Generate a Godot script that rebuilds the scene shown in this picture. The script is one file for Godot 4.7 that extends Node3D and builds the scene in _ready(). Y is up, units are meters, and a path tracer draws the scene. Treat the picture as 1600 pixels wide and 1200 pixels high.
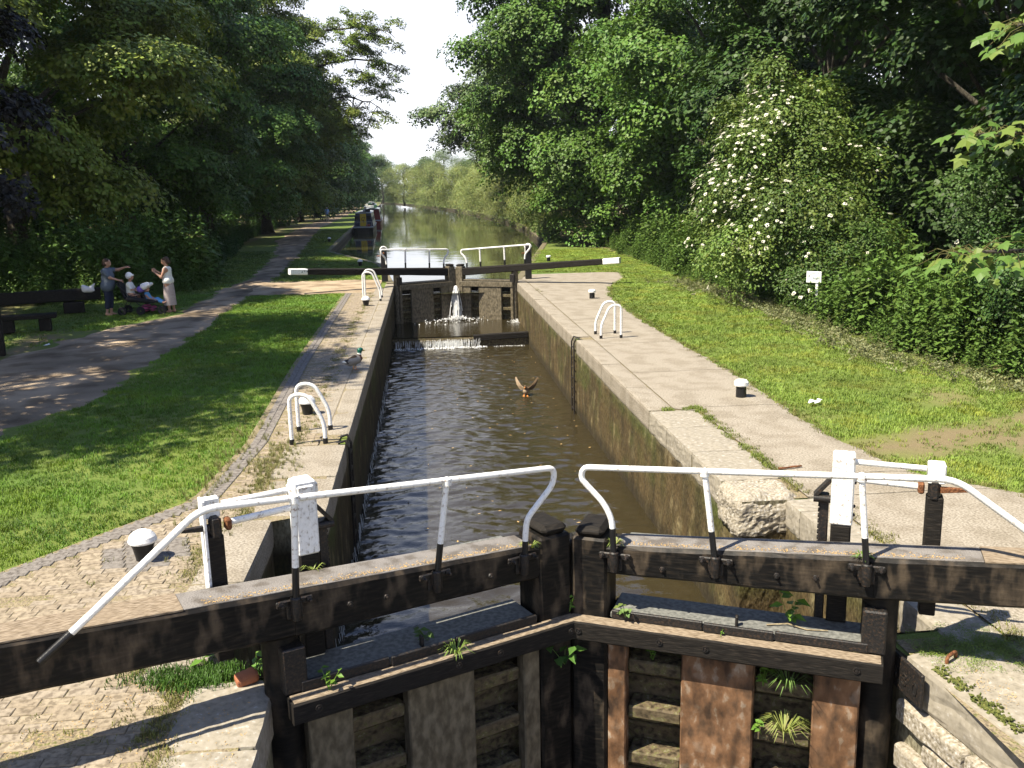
extends Node3D

var rng := RandomNumberGenerator.new()
var M := {}
var taken := {}
var sprays := {}
var nz := FastNoiseLite.new()

# ---------------------------------------------------------------- naming
func numbered(called: String) -> String:
	if not taken.has(called):
		taken[called] = 0
		return called
	taken[called] += 1
	return "%s_%03d" % [called, taken[called]]

func tag(o: Node, label: String, category := "", group := "", kind := "") -> Node:
	if label: o.set_meta("label", label)
	if category: o.set_meta("category", category)
	if group: o.set_meta("group", group)
	if kind: o.set_meta("kind", kind)
	return o

func thing(called: String, label: String, category: String, at := Vector3.ZERO, turn := 0.0, group := "", kind := "") -> Node3D:
	var o := Node3D.new()
	o.name = numbered(called)
	add_child(o)
	o.position = at
	o.rotation.y = turn
	tag(o, label, category, group, kind)
	return o

func put(called: String, mesh: Mesh, m: Material, parent: Node = null) -> MeshInstance3D:
	var o := MeshInstance3D.new()
	o.mesh = mesh
	o.material_override = m
	if parent == null:
		o.name = numbered(called)
		add_child(o)
	else:
		o.name = called
		if parent.has_node(NodePath(called)):
			var i := 1
			while parent.has_node(NodePath("%s_%03d" % [called, i])): i += 1
			o.name = "%s_%03d" % [called, i]
		parent.add_child(o, true)
	return o

var counts := {}
func piece(called: String, mesh: Mesh, m: Material, parent: Node) -> MeshInstance3D:
	var key := str(parent.get_instance_id()) + called
	var n: int = counts.get(key, 0)
	counts[key] = n + 1
	var o := MeshInstance3D.new()
	o.mesh = mesh
	o.material_override = m
	o.name = called if n == 0 else "%s_%03d" % [called, n]
	parent.add_child(o)
	return o

func copy(o: Node3D, label: String, at: Vector3, turn := 0.0) -> Node3D:
	var c: Node3D = o.duplicate()
	var stem := String(o.name)
	c.name = numbered(stem)
	add_child(c)
	c.position = at
	c.rotation.y = turn
	c.set_meta("label", label)
	return c

# ---------------------------------------------------------------- mesh helpers
func begin() -> SurfaceTool:
	var s := SurfaceTool.new()
	s.begin(Mesh.PRIMITIVE_TRIANGLES)
	return s

func tri(s: SurfaceTool, a: Vector3, b: Vector3, c: Vector3, out: Vector3) -> void:
	var n := (b - a).cross(c - a)
	if n.length_squared() < 1e-14: return
	n = n.normalized()
	if n.dot(out) > 0.0:
		s.set_normal(n)
		s.add_vertex(a); s.add_vertex(c); s.add_vertex(b)
	else:
		s.set_normal(-n)
		s.add_vertex(a); s.add_vertex(b); s.add_vertex(c)

func quad(s: SurfaceTool, a: Vector3, b: Vector3, c: Vector3, d: Vector3, out: Vector3) -> void:
	tri(s, a, b, c, out)
	tri(s, a, c, d, out)

func box(s: SurfaceTool, c: Vector3, size: Vector3, bevel := 0.006, xf := Transform3D(), jit := 0.0) -> void:
	var h := size * 0.5
	var b := minf(bevel, minf(h.x, minf(h.y, h.z)) * 0.9)
	var P := {}
	for i in 8:
		var q := Vector3(1 if i & 1 else -1, 1 if i & 2 else -1, 1 if i & 4 else -1)
		var j := Vector3(rng.randf_range(-jit, jit), rng.randf_range(-jit, jit), rng.randf_range(-jit, jit)) if jit > 0 else Vector3.ZERO
		for ax in 3:
			var v := Vector3(q.x * (h.x - b), q.y * (h.y - b), q.z * (h.z - b))
			v[ax] = q[ax] * h[ax]
			P[i * 3 + ax] = xf * (c + v + j)
	var o := xf * c
	for ax in 3:
		var u: int = 1 << ((ax + 1) % 3)
		var w: int = 1 << ((ax + 2) % 3)
		for sd in 2:
			var base: int = (1 << ax) * sd
			var a0: Vector3 = P[base * 3 + ax]
			var a1: Vector3 = P[(base | u) * 3 + ax]
			var a2: Vector3 = P[(base | u | w) * 3 + ax]
			var a3: Vector3 = P[(base | w) * 3 + ax]
			quad(s, a0, a1, a2, a3, (a0 + a2) * 0.5 - o)
		var axu := (ax + 1) % 3
		var axw := (ax + 2) % 3
		for k in 4:
			var e: int = (u if k & 1 else 0) | (w if k & 2 else 0)
			var f: int = e | (1 << ax)
			var c0: Vector3 = P[e * 3 + axu]
			var c1: Vector3 = P[f * 3 + axu]
			var c2: Vector3 = P[f * 3 + axw]
			var c3: Vector3 = P[e * 3 + axw]
			quad(s, c0, c1, c2, c3, (c0 + c2) * 0.5 - (xf * (c + Vector3(0, 0, 0))) )
	for i in 8:
		var t0: Vector3 = P[i * 3]
		tri(s, t0, P[i * 3 + 1], P[i * 3 + 2], t0 - o)

func box_mesh(size: Vector3, bevel := 0.006, jit := 0.0) -> ArrayMesh:
	var s := begin()
	box(s, Vector3.ZERO, size, bevel, Transform3D(), jit)
	return s.commit()

func bx(called: String, c: Vector3, size: Vector3, m: Material, parent: Node, bevel := 0.006) -> MeshInstance3D:
	var o := piece(called, box_mesh(size, bevel), m, parent)
	o.position = c
	return o

# a timber of chamfered rectangular section from p0 to p1 (ends are centres), up approx +y
func timber(s: SurfaceTool, p0: Vector3, p1: Vector3, w0: float, h0: float, w1: float, h1: float, ch := 0.02, segs := 10, wob := 0.003) -> void:
	var d := (p1 - p0).normalized()
	var side := d.cross(Vector3.UP).normalized() if absf(d.y) < 0.9 else Vector3.RIGHT
	var up := side.cross(d).normalized()
	var rings := []
	for i in segs + 1:
		var t := float(i) / segs
		var c := p0.lerp(p1, t)
		var hw := lerpf(w0, w1, t) * 0.5
		var hh := lerpf(h0, h1, t) * 0.5
		var r := []
		for q in [[-1, -1, 0], [-1, -1, 1], [-1, 1, 1], [-1, 1, 0], [1, 1, 0], [1, 1, 1], [1, -1, 1], [1, -1, 0]]:
			# q: side sign, up sign, which coordinate is pulled in
			var x: float = q[0] * (hw - (ch if q[2] == 0 else 0.0))
			var y: float = q[1] * (hh - (ch if q[2] == 1 else 0.0))
			r.append(c + side * (x + rng.randf_range(-wob, wob)) + up * (y + rng.randf_range(-wob, wob)))
		rings.append(r)
	for i in segs:
		var o: Vector3 = p0.lerp(p1, (i + 0.5) / segs)
		for k in 8:
			var a: Vector3 = rings[i][k]
			var b: Vector3 = rings[i][(k + 1) % 8]
			var c2: Vector3 = rings[i + 1][(k + 1) % 8]
			var e: Vector3 = rings[i + 1][k]
			quad(s, a, b, c2, e, (a + c2) * 0.5 - o)
	for k in range(1, 7):
		tri(s, rings[0][0], rings[0][k], rings[0][k + 1], -d)
		tri(s, rings[segs][0], rings[segs][k], rings[segs][k + 1], d)

func tube(s: SurfaceTool, pts: Array, r0: float, r1: float, sides := 8) -> void:
	var n := pts.size()
	var dir: Vector3 = (pts[1] - pts[0]).normalized()
	var u := dir.cross(Vector3.UP)
	if u.length() < 0.1: u = dir.cross(Vector3.RIGHT)
	u = u.normalized()
	var prev := []
	var prevn := []
	for i in n:
		var d: Vector3
		if i == 0: d = pts[1] - pts[0]
		elif i == n - 1: d = pts[i] - pts[i - 1]
		else: d = (pts[i + 1] - pts[i]).normalized() + (pts[i] - pts[i - 1]).normalized()
		d = d.normalized()
		u = (u - d * u.dot(d)).normalized()
		var v := d.cross(u)
		var r := lerpf(r0, r1, float(i) / (n - 1))
		var ring := []
		var nrm := []
		for k in sides:
			var a := TAU * k / sides
			var e := u * cos(a) + v * sin(a)
			ring.append(pts[i] + e * r)
			nrm.append(e)
		if i > 0:
			for k in sides:
				var k2 := (k + 1) % sides
				for q in [[prev[k], prevn[k]], [ring[k], nrm[k]], [ring[k2], nrm[k2]], [prev[k], prevn[k]], [ring[k2], nrm[k2]], [prev[k2], prevn[k2]]]:
					s.set_normal(q[1]); s.add_vertex(q[0])
		if i == 0 or i == n - 1:
			for k in range(1, sides - 1):
				tri(s, ring[0], ring[k], ring[k + 1], -d if i == 0 else d)
		prev = ring
		prevn = nrm

func fillet(pts: Array, r: float, n := 5) -> Array:
	var out := [pts[0]]
	for i in range(1, pts.size() - 1):
		var p: Vector3 = pts[i]
		var a: Vector3 = (pts[i - 1] - p)
		var b: Vector3 = (pts[i + 1] - p)
		var rr := minf(r, minf(a.length(), b.length()) * 0.48)
		var pa := p + a.normalized() * rr
		var pb := p + b.normalized() * rr
		for k in n + 1:
			var t := float(k) / n
			out.append(pa.lerp(p, t).lerp(p.lerp(pb, t), t))
	out.append(pts[-1])
	return out

func lathe(s: SurfaceTool, prof: Array, c: Vector3, sides := 16) -> void:
	for i in prof.size() - 1:
		var a: Vector2 = prof[i]
		var b: Vector2 = prof[i + 1]
		var nn := Vector2(b.y - a.y, -(b.x - a.x)).normalized()
		for k in sides:
			var t0 := TAU * k / sides
			var t1 := TAU * (k + 1) / sides
			var d0 := Vector3(cos(t0), 0, sin(t0))
			var d1 := Vector3(cos(t1), 0, sin(t1))
			var up := Vector3.UP
			var p := [c + d0 * a.x + up * a.y, c + d1 * a.x + up * a.y, c + d1 * b.x + up * b.y, c + d0 * b.x + up * b.y]
			var ns := [d0 * nn.x + up * nn.y, d1 * nn.x + up * nn.y]
			for q in [[0, 0], [1, 1], [2, 1], [0, 0], [2, 1], [3, 0]]:
				s.set_normal(ns[q[1]]); s.add_vertex(p[q[0]])

func grid(nu: int, nv: int, f: Callable, col = null) -> ArrayMesh:
	var P := PackedVector3Array(); var N := PackedVector3Array(); var C := PackedColorArray(); var I := PackedInt32Array()
	P.resize(nu * nv); N.resize(nu * nv)
	for j in nv:
		for i in nu:
			var p: Vector3 = f.call(float(i) / (nu - 1), float(j) / (nv - 1))
			P[j * nu + i] = p
			if col != null: C.append(col.call(p))
	for j in nv:
		for i in nu:
			var du := P[j * nu + mini(i + 1, nu - 1)] - P[j * nu + maxi(i - 1, 0)]
			var dv := P[mini(j + 1, nv - 1) * nu + i] - P[maxi(j - 1, 0) * nu + i]
			var n := dv.cross(du)
			N[j * nu + i] = n.normalized() if n.length_squared() > 1e-16 else Vector3.UP
	for j in nv - 1:
		for i in nu - 1:
			var a := j * nu + i
			I.append_array(PackedInt32Array([a, a + 1, a + nu, a + 1, a + nu + 1, a + nu]))
	var arr := []
	arr.resize(Mesh.ARRAY_MAX)
	arr[Mesh.ARRAY_VERTEX] = P; arr[Mesh.ARRAY_NORMAL] = N; arr[Mesh.ARRAY_INDEX] = I
	if col != null: arr[Mesh.ARRAY_COLOR] = C
	var m := ArrayMesh.new()
	m.add_surface_from_arrays(Mesh.PRIMITIVE_TRIANGLES, arr)
	return m

# smooth-joined tapered capsules meshed with surface nets; prims: [a, b, ra, rb]
func body(prims: Array, cell: float, k: float) -> ArrayMesh:
	var lo := Vector3.INF
	var hi := -Vector3.INF
	for p in prims:
		var m: float = maxf(p[2], p[3]) + 2.5 * cell + k * 0.3
		for e in [p[0], p[1]]:
			lo = lo.min(e - Vector3.ONE * m); hi = hi.max(e + Vector3.ONE * m)
	var nx := int((hi.x - lo.x) / cell) + 2
	var ny := int((hi.y - lo.y) / cell) + 2
	var nzc := int((hi.z - lo.z) / cell) + 2
	var F := PackedFloat32Array(); F.resize(nx * ny * nzc); F.fill(1.0)
	for p in prims:
		var a: Vector3 = p[0]; var b: Vector3 = p[1]
		var ra: float = p[2]; var rb: float = p[3]
		var m := maxf(ra, rb) + 2.0 * cell + k
		var l := ((a.min(b) - Vector3.ONE * m - lo) / cell).floor()
		var h := ((a.max(b) + Vector3.ONE * m - lo) / cell).ceil()
		var ab := b - a
		var L := maxf(ab.length_squared(), 1e-9)
		for z in range(maxi(int(l.z), 0), mini(int(h.z) + 1, nzc)):
			for y in range(maxi(int(l.y), 0), mini(int(h.y) + 1, ny)):
				for x in range(maxi(int(l.x), 0), mini(int(h.x) + 1, nx)):
					var q := lo + Vector3(x, y, z) * cell
					var t := clampf((q - a).dot(ab) / L, 0.0, 1.0)
					var d := (q - a - ab * t).length() - lerpf(ra, rb, t)
					var id := (z * ny + y) * nx + x
					var o := F[id]
					var hh := maxf(k - absf(d - o), 0.0) / k
					F[id] = minf(d, o) - hh * hh * k * 0.25
	var P := PackedVector3Array(); var N := PackedVector3Array(); var I := PackedInt32Array()
	var vid := PackedInt32Array(); vid.resize(nx * ny * nzc); vid.fill(-1)
	var sx := 1; var sy := nx; var sz := nx * ny
	var offs := [0, sx, sy, sx + sy, sz, sx + sz, sy + sz, sx + sy + sz]
	var cor := [Vector3(0, 0, 0), Vector3(1, 0, 0), Vector3(0, 1, 0), Vector3(1, 1, 0), Vector3(0, 0, 1), Vector3(1, 0, 1), Vector3(0, 1, 1), Vector3(1, 1, 1)]
	var edges := [[0, 1], [2, 3], [4, 5], [6, 7], [0, 2], [1, 3], [4, 6], [5, 7], [0, 4], [1, 5], [2, 6], [3, 7]]
	for z in nzc - 1:
		for y in ny - 1:
			for x in nx - 1:
				var id := (z * ny + y) * nx + x
				var neg := 0
				for o in offs:
					if F[id + o] < 0.0: neg += 1
				if neg == 0 or neg == 8: continue
				var acc := Vector3.ZERO
				var c := 0
				for e in edges:
					var f0 := F[id + offs[e[0]]]
					var f1 := F[id + offs[e[1]]]
					if (f0 < 0.0) != (f1 < 0.0):
						acc += (cor[e[0]] as Vector3).lerp(cor[e[1]], f0 / (f0 - f1))
						c += 1
				vid[id] = P.size()
				P.append(lo + (Vector3(x, y, z) + acc / c) * cell)
				var g := Vector3(F[id + sx] + F[id + sx + sy] + F[id + sx + sz] + F[id + sx + sy + sz] - F[id] - F[id + sy] - F[id + sz] - F[id + sy + sz],
					F[id + sy] + F[id + sx + sy] + F[id + sy + sz] + F[id + sx + sy + sz] - F[id] - F[id + sx] - F[id + sz] - F[id + sx + sz],
					F[id + sz] + F[id + sx + sz] + F[id + sy + sz] + F[id + sx + sy + sz] - F[id] - F[id + sx] - F[id + sy] - F[id + sx + sy])
				N.append(g.normalized() if g.length() > 1e-9 else Vector3.UP)
	for z in range(1, nzc - 1):
		for y in range(1, ny - 1):
			for x in range(1, nx - 1):
				var id := (z * ny + y) * nx + x
				var f0 := F[id] < 0.0
				for ax in 3:
					var st: int = [sx, sy, sz][ax]
					if f0 == (F[id + st] < 0.0): continue
					var u: int = [sy, sz, sx][ax]
					var w: int = [sz, sx, sy][ax]
					var a := vid[id]; var b := vid[id - u]; var c := vid[id - u - w]; var d := vid[id - w]
					if a < 0 or b < 0 or c < 0 or d < 0: continue
					if f0: I.append_array(PackedInt32Array([a, c, b, a, d, c]))
					else: I.append_array(PackedInt32Array([a, b, c, a, c, d]))
	var arr := []
	arr.resize(Mesh.ARRAY_MAX)
	arr[Mesh.ARRAY_VERTEX] = P; arr[Mesh.ARRAY_NORMAL] = N; arr[Mesh.ARRAY_INDEX] = I
	var mm := ArrayMesh.new()
	mm.add_surface_from_arrays(Mesh.PRIMITIVE_TRIANGLES, arr)
	return mm

func poly(t: float, pts: Array) -> float:      # pts: [key, value] with keys falling; linear between
	if t >= pts[0][0]: return pts[0][1]
	for i in pts.size() - 1:
		if t >= pts[i + 1][0]:
			return lerpf(pts[i][1], pts[i + 1][1], (pts[i][0] - t) / maxf(pts[i][0] - pts[i + 1][0], 1e-6))
	return pts[-1][1]

# ---------------------------------------------------------------- materials
func lin(r: float, g: float, b: float) -> Color:
	return Color(r, g, b).linear_to_srgb()

func noise_tex(sd: int, freq: float, stops: Array, size := 512, oct := 5, normal := false, bump := 4.0, kind := FastNoiseLite.TYPE_SIMPLEX_SMOOTH) -> NoiseTexture2D:
	var n := FastNoiseLite.new()
	n.noise_type = kind
	n.seed = sd
	n.frequency = freq
	n.fractal_octaves = oct
	var t := NoiseTexture2D.new()
	t.width = size; t.height = size
	t.seamless = true
	t.seamless_blend_skirt = 0.2
	t.noise = n
	t.generate_mipmaps = false
	if normal:
		t.as_normal_map = true
		t.bump_strength = bump
	elif stops:
		var g := Gradient.new()
		var off := PackedFloat32Array(); var cs := PackedColorArray()
		for q in stops:
			off.append(q[0]); cs.append(lin(q[1], q[2], q[3]))
		g.offsets = off; g.colors = cs
		t.color_ramp = g
	return t

func mat(called: String, rough: float, tex: Texture2D = null, scale := Vector3.ONE, normal: Texture2D = null, nscale := 1.0, color := Color.WHITE, world := true, vcol := false) -> StandardMaterial3D:
	var m := StandardMaterial3D.new()
	m.resource_name = called
	m.albedo_color = color
	m.roughness = rough
	m.metallic_specular = 0.4
	if tex: m.albedo_texture = tex
	if normal:
		m.normal_enabled = true
		m.normal_texture = normal
		m.normal_scale = nscale
	if tex or normal:
		m.uv1_triplanar = true
		m.uv1_world_triplanar = world
		m.uv1_scale = scale
	m.vertex_color_use_as_albedo = vcol
	if called.ends_with("timber"):
		m.metallic_specular = 0.25
	M[called] = m
	return m

func detail(m: StandardMaterial3D, tex: Texture2D, mask: Texture2D, scale: Vector3, world := true) -> void:
	m.detail_enabled = true
	m.detail_albedo = tex
	m.detail_mask = mask
	m.detail_blend_mode = BaseMaterial3D.BLEND_MODE_MUL
	m.detail_uv_layer = BaseMaterial3D.DETAIL_UV_2
	m.uv2_triplanar = true
	m.uv2_world_triplanar = world
	m.uv2_scale = scale

func leafmat(called: String, c: Color, back := 0.5) -> void:
	var m := mat(called, 0.5, null, Vector3.ONE, null, 1.0, Color.WHITE, true, true)
	m.metallic_specular = 0.35
	m.albedo_color = c
	m.backlight_enabled = true
	m.backlight = Color(back, back, back * 0.6)
	m.cull_mode = BaseMaterial3D.CULL_DISABLED

func materials() -> void:
	var fine := noise_tex(3, 0.05, [], 512, 5, true, 6.0)
	var rough_n := noise_tex(5, 0.02, [], 512, 6, true, 10.0)
	var mott := noise_tex(31, 0.012, [[0.25, 0.55, 0.52, 0.48], [0.5, 0.9, 0.9, 0.9], [0.75, 1, 1, 1]], 512, 5)
	var stain := noise_tex(32, 0.02, [[0.3, 0.35, 0.33, 0.3], [0.55, 1, 1, 1], [1, 1, 1, 1]], 512, 6)
	mat("concrete", 0.9, noise_tex(11, 0.03, [[0.2, 0.19, 0.165, 0.125], [0.5, 0.285, 0.25, 0.198], [0.8, 0.35, 0.315, 0.26]], 1024, 6), Vector3.ONE * 0.9, fine, 0.3)
	detail(M.concrete, noise_tex(61, 0.012, [[0.25, 0.82, 0.8, 0.77], [0.6, 1, 1, 1]], 512, 6), null, Vector3.ONE * 0.27)
	mat("stone", 0.92, noise_tex(12, 0.025, [[0.15, 0.2, 0.178, 0.138], [0.4, 0.265, 0.236, 0.185], [0.62, 0.285, 0.255, 0.203], [0.78, 0.31, 0.28, 0.23], [0.86, 0.42, 0.4, 0.36]], 1024, 7), Vector3.ONE * 0.5, rough_n, 0.18, Color.WHITE, true, true)
	mat("lichen_stone", 0.92, noise_tex(13, 0.03, [[0.12, 0.09, 0.075, 0.05], [0.32, 0.22, 0.19, 0.135], [0.5, 0.3, 0.265, 0.21], [0.68, 0.35, 0.315, 0.26], [0.75, 0.5, 0.48, 0.44]], 1024, 7), Vector3.ONE * 0.75, rough_n, 0.4, Color.WHITE, true, true)
	for i in 5:
		var tones := [[0.255, 0.21, 0.15], [0.28, 0.232, 0.165], [0.24, 0.196, 0.14], [0.262, 0.22, 0.165], [0.175, 0.158, 0.14]]
		var c: Array = tones[i]
		mat("brick%d" % i, 0.92, noise_tex(40 + i, 0.04, [[0.25, c[0] * 0.62, c[1] * 0.6, c[2] * 0.58], [0.5, c[0], c[1], c[2]], [0.8, c[0] * 1.2, c[1] * 1.2, c[2] * 1.2]], 256, 5), Vector3.ONE * 1.3, fine, 0.3)
	mat("joint_sand", 1.0, noise_tex(14, 0.05, [[0.3, 0.17, 0.135, 0.085], [0.5, 0.26, 0.212, 0.14], [0.66, 0.22, 0.18, 0.1], [0.8, 0.13, 0.13, 0.045]], 512, 6), Vector3.ONE * 0.8, fine, 1.0)
	mat("gravel", 1.0, noise_tex(15, 0.06, [[0.2, 0.31, 0.235, 0.16], [0.5, 0.46, 0.37, 0.265], [0.8, 0.55, 0.46, 0.345]], 1024, 6), Vector3.ONE * 0.9, rough_n, 0.4, Color.WHITE, true, true)
	detail(M.gravel, mott, null, Vector3.ONE * 0.13)
	mat("earth", 1.0, noise_tex(16, 0.06, [[0.2, 0.6, 0.55, 0.4], [0.5, 0.9, 0.9, 0.85], [0.8, 1, 1, 1]], 1024, 6), Vector3.ONE * 0.7, rough_n, 0.4, Color.WHITE, true, true)
	mat("slime_wall", 0.75, noise_tex(17, 0.03, [[0.2, 0.45, 0.42, 0.36], [0.5, 0.8, 0.78, 0.7], [0.8, 1, 1, 0.95]], 1024, 6), Vector3(0.8, 0.35, 0.8), rough_n, 0.5, Color.WHITE, true, true)
	mat("black_timber", 0.5, noise_tex(18, 0.02, [[0.2, 0.006, 0.006, 0.006], [0.55, 0.011, 0.01, 0.009], [0.75, 0.018, 0.015, 0.012], [0.92, 0.035, 0.027, 0.02]], 1024, 7), Vector3(0.25, 1.6, 1.6), noise_tex(19, 0.03, [], 512, 5, true, 6.0), 0.25, Color.WHITE, false)
	M.black_timber.detail_enabled = true
	M.black_timber.detail_albedo = noise_tex(62, 0.012, [[0.5, 0, 0, 0], [0.64, 0.02, 0.015, 0.01], [0.85, 0.065, 0.049, 0.033]], 512, 6)
	M.black_timber.detail_blend_mode = BaseMaterial3D.BLEND_MODE_ADD
	M.black_timber.detail_uv_layer = BaseMaterial3D.DETAIL_UV_2
	M.black_timber.uv2_triplanar = true
	M.black_timber.uv2_scale = Vector3(0.75, 0.3, 0.75)
	mat("dark_timber", 0.75, noise_tex(20, 0.03, [[0.2, 0.01, 0.009, 0.008], [0.55, 0.017, 0.015, 0.013], [0.75, 0.026, 0.022, 0.018], [0.9, 0.055, 0.044, 0.032]], 1024, 7), Vector3(0.25, 2.6, 2.6), rough_n, 0.3, Color.WHITE, false)
	mat("worn_timber", 0.85, noise_tex(21, 0.03, [[0.2, 0.1, 0.075, 0.05], [0.5, 0.23, 0.18, 0.125], [0.8, 0.34, 0.28, 0.21]], 1024, 6), Vector3(0.4, 3.0, 3.0), rough_n, 0.3, Color.WHITE, false)
	mat("rust_plate", 0.8, noise_tex(22, 0.009, [[0.18, 0.05, 0.03, 0.018], [0.36, 0.13, 0.072, 0.038], [0.5, 0.19, 0.1, 0.05], [0.66, 0.24, 0.135, 0.072], [0.76, 0.36, 0.28, 0.21]], 1024, 7), Vector3(0.9, 0.4, 0.9), rough_n, 0.25)
	detail(M.rust_plate, mott, null, Vector3(0.9, 0.3, 0.9))
	mat("wet_plate", 0.55, noise_tex(23, 0.02, [[0.2, 0.06, 0.05, 0.033], [0.5, 0.12, 0.1, 0.066], [0.75, 0.19, 0.16, 0.11]], 1024, 6), Vector3(0.7, 0.3, 0.7), rough_n, 0.25)
	mat("slimy_timber", 0.7, noise_tex(24, 0.03, [[0.2, 0.03, 0.024, 0.015], [0.45, 0.1, 0.077, 0.047], [0.58, 0.13, 0.102, 0.064], [0.68, 0.1, 0.1, 0.032], [0.8, 0.2, 0.17, 0.12]], 512, 6), Vector3.ONE * 0.8, rough_n, 0.4)
	mat("grit_felt", 0.95, noise_tex(25, 0.2, [[0.2, 0.11, 0.1, 0.095], [0.5, 0.2, 0.185, 0.17], [0.8, 0.3, 0.28, 0.26]], 512, 4), Vector3.ONE * 2.0, fine, 0.8)
	detail(M.grit_felt, mott, null, Vector3.ONE * 0.7)
	mat("grey_board", 0.85, noise_tex(26, 0.04, [[0.2, 0.095, 0.097, 0.088], [0.5, 0.14, 0.142, 0.13], [0.8, 0.19, 0.19, 0.172]], 512, 6), Vector3.ONE * 0.9, fine, 0.15)
	mat("white_paint", 0.5, noise_tex(27, 0.02, [[0.2, 0.2, 0.13, 0.09], [0.27, 0.62, 0.6, 0.56], [0.45, 0.78, 0.78, 0.76], [1, 0.82, 0.82, 0.8]], 512, 5), Vector3.ONE * 2.0, fine, 0.25)
	mat("flaking_white", 0.55, noise_tex(28, 0.03, [[0.2, 0.2, 0.17, 0.14], [0.3, 0.62, 0.62, 0.62], [0.5, 0.74, 0.75, 0.76], [1, 0.8, 0.8, 0.8]], 512, 5), Vector3(2.5, 1.2, 2.5), rough_n, 0.5)
	mat("black_paint", 0.35, null, Vector3.ONE * 2, fine, 0.2, lin(0.012, 0.012, 0.013))
	mat("iron", 0.5, noise_tex(29, 0.05, [[0.2, 0.008, 0.008, 0.008], [0.6, 0.02, 0.018, 0.017], [0.8, 0.06, 0.035, 0.02]], 256, 5), Vector3.ONE * 3, fine, 0.5)
	mat("rust", 0.85, noise_tex(30, 0.05, [[0.2, 0.05, 0.02, 0.01], [0.5, 0.16, 0.06, 0.022], [0.8, 0.26, 0.12, 0.05]], 256, 5), Vector3.ONE * 4, fine, 0.6)
	mat("bark", 0.95, noise_tex(33, 0.05, [[0.2, 0.02, 0.017, 0.012], [0.5, 0.06, 0.052, 0.04], [0.8, 0.12, 0.11, 0.085]], 512, 5), Vector3(1.0, 0.3, 1.0), rough_n, 1.0)
	mat("pale_bark", 0.95, noise_tex(34, 0.05, [[0.2, 0.1, 0.08, 0.05], [0.5, 0.25, 0.2, 0.12], [0.8, 0.36, 0.31, 0.2]], 256, 5), Vector3(1.0, 0.3, 1.0), rough_n, 1.0)
	leafmat("leaf", Color.WHITE, 0.55)
	leafmat("grass_blade", Color.WHITE, 0.6)
	mat("petal", 0.7, null, Vector3.ONE, null, 1.0, lin(0.72, 0.7, 0.58))
	M.petal.backlight_enabled = true
	M.petal.backlight = Color(0.4, 0.4, 0.35)
	var w1 := noise_tex(35, 0.03, [], 512, 4, true, 3.0)
	var w := mat("chamber_water", 0.04, null, Vector3(0.6, 1, 1.5), w1, 0.4, lin(0.028, 0.022, 0.01))
	w.metallic_specular = 0.5
	var w2 := noise_tex(36, 0.015, [], 512, 3, true, 2.0)
	w = mat("canal_water", 0.03, null, Vector3(0.35, 1, 0.5), w2, 0.05, lin(0.05, 0.05, 0.022))
	w.metallic_specular = 0.36
	mat("foam", 0.6, null, Vector3.ONE, null, 1.0, lin(0.78, 0.79, 0.78))
	w = mat("falling_water", 0.3, null, Vector3.ONE, null, 1.0, Color(0.86, 0.88, 0.88, 0.75))
	w.transparency = BaseMaterial3D.TRANSPARENCY_ALPHA
	for q in [["skin", 0.42, 0.24, 0.165, 0.5], ["hair_brown", 0.06, 0.035, 0.02, 0.6], ["shirt_grey", 0.1, 0.125, 0.16, 0.9], ["jeans", 0.02, 0.026, 0.05, 0.9], ["top_white", 0.72, 0.72, 0.66, 0.9],
		["black_cloth", 0.012, 0.012, 0.014, 0.9], ["cap_white", 0.78, 0.78, 0.78, 0.9], ["pink_cloth", 0.4, 0.07, 0.2, 0.9], ["blue_cloth", 0.1, 0.3, 0.6, 0.9], ["purple_cloth", 0.16, 0.1, 0.4, 0.9],
		["shirt_blue", 0.16, 0.26, 0.5, 0.9], ["trousers_pale", 0.5, 0.46, 0.38, 0.9], ["boat_blue", 0.02, 0.028, 0.07, 0.35], ["boat_yellow", 0.55, 0.4, 0.03, 0.5], ["boat_cream", 0.5, 0.5, 0.42, 0.4],
		["boat_grey", 0.3, 0.33, 0.34, 0.5], ["boat_black", 0.012, 0.012, 0.012, 0.5], ["boat_red", 0.16, 0.02, 0.02, 0.4], ["boat_green", 0.03, 0.09, 0.05, 0.4], ["duck_green", 0.01, 0.1, 0.07, 0.25],
		["duck_brown", 0.1, 0.065, 0.035, 0.8], ["duck_chest", 0.09, 0.035, 0.022, 0.8], ["duck_grey", 0.2, 0.185, 0.165, 0.8], ["duck_tan", 0.27, 0.2, 0.13, 0.8], ["duck_black", 0.015, 0.014, 0.014, 0.7],
		["bill_yellow", 0.55, 0.45, 0.12, 0.5], ["leg_orange", 0.6, 0.22, 0.05, 0.5], ["bag_plastic", 0.62, 0.6, 0.62, 0.4], ["sign_white", 0.74, 0.75, 0.74, 0.5], ["red_brick", 0.32, 0.12, 0.06, 0.9], ["dry_litter", 0.42, 0.28, 0.12, 0.95], ["leaf_stalk", 0.11, 0.1, 0.03, 0.7], ["white_litter", 0.75, 0.75, 0.75, 0.8]]:
		mat(q[0], q[4], null, Vector3.ONE * 5, fine, 0.3, lin(q[1], q[2], q[3]))
	mat("skirt_print", 0.9, noise_tex(37, 0.09, [[0.3, 0.2, 0.12, 0.14], [0.42, 0.46, 0.42, 0.38], [0.6, 0.52, 0.49, 0.44], [0.75, 0.3, 0.2, 0.22]], 256, 2), Vector3.ONE * 3.0)
	M.skin.subsurf_scatter_enabled = true
	M.skin.subsurf_scatter_strength = 0.1
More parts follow.
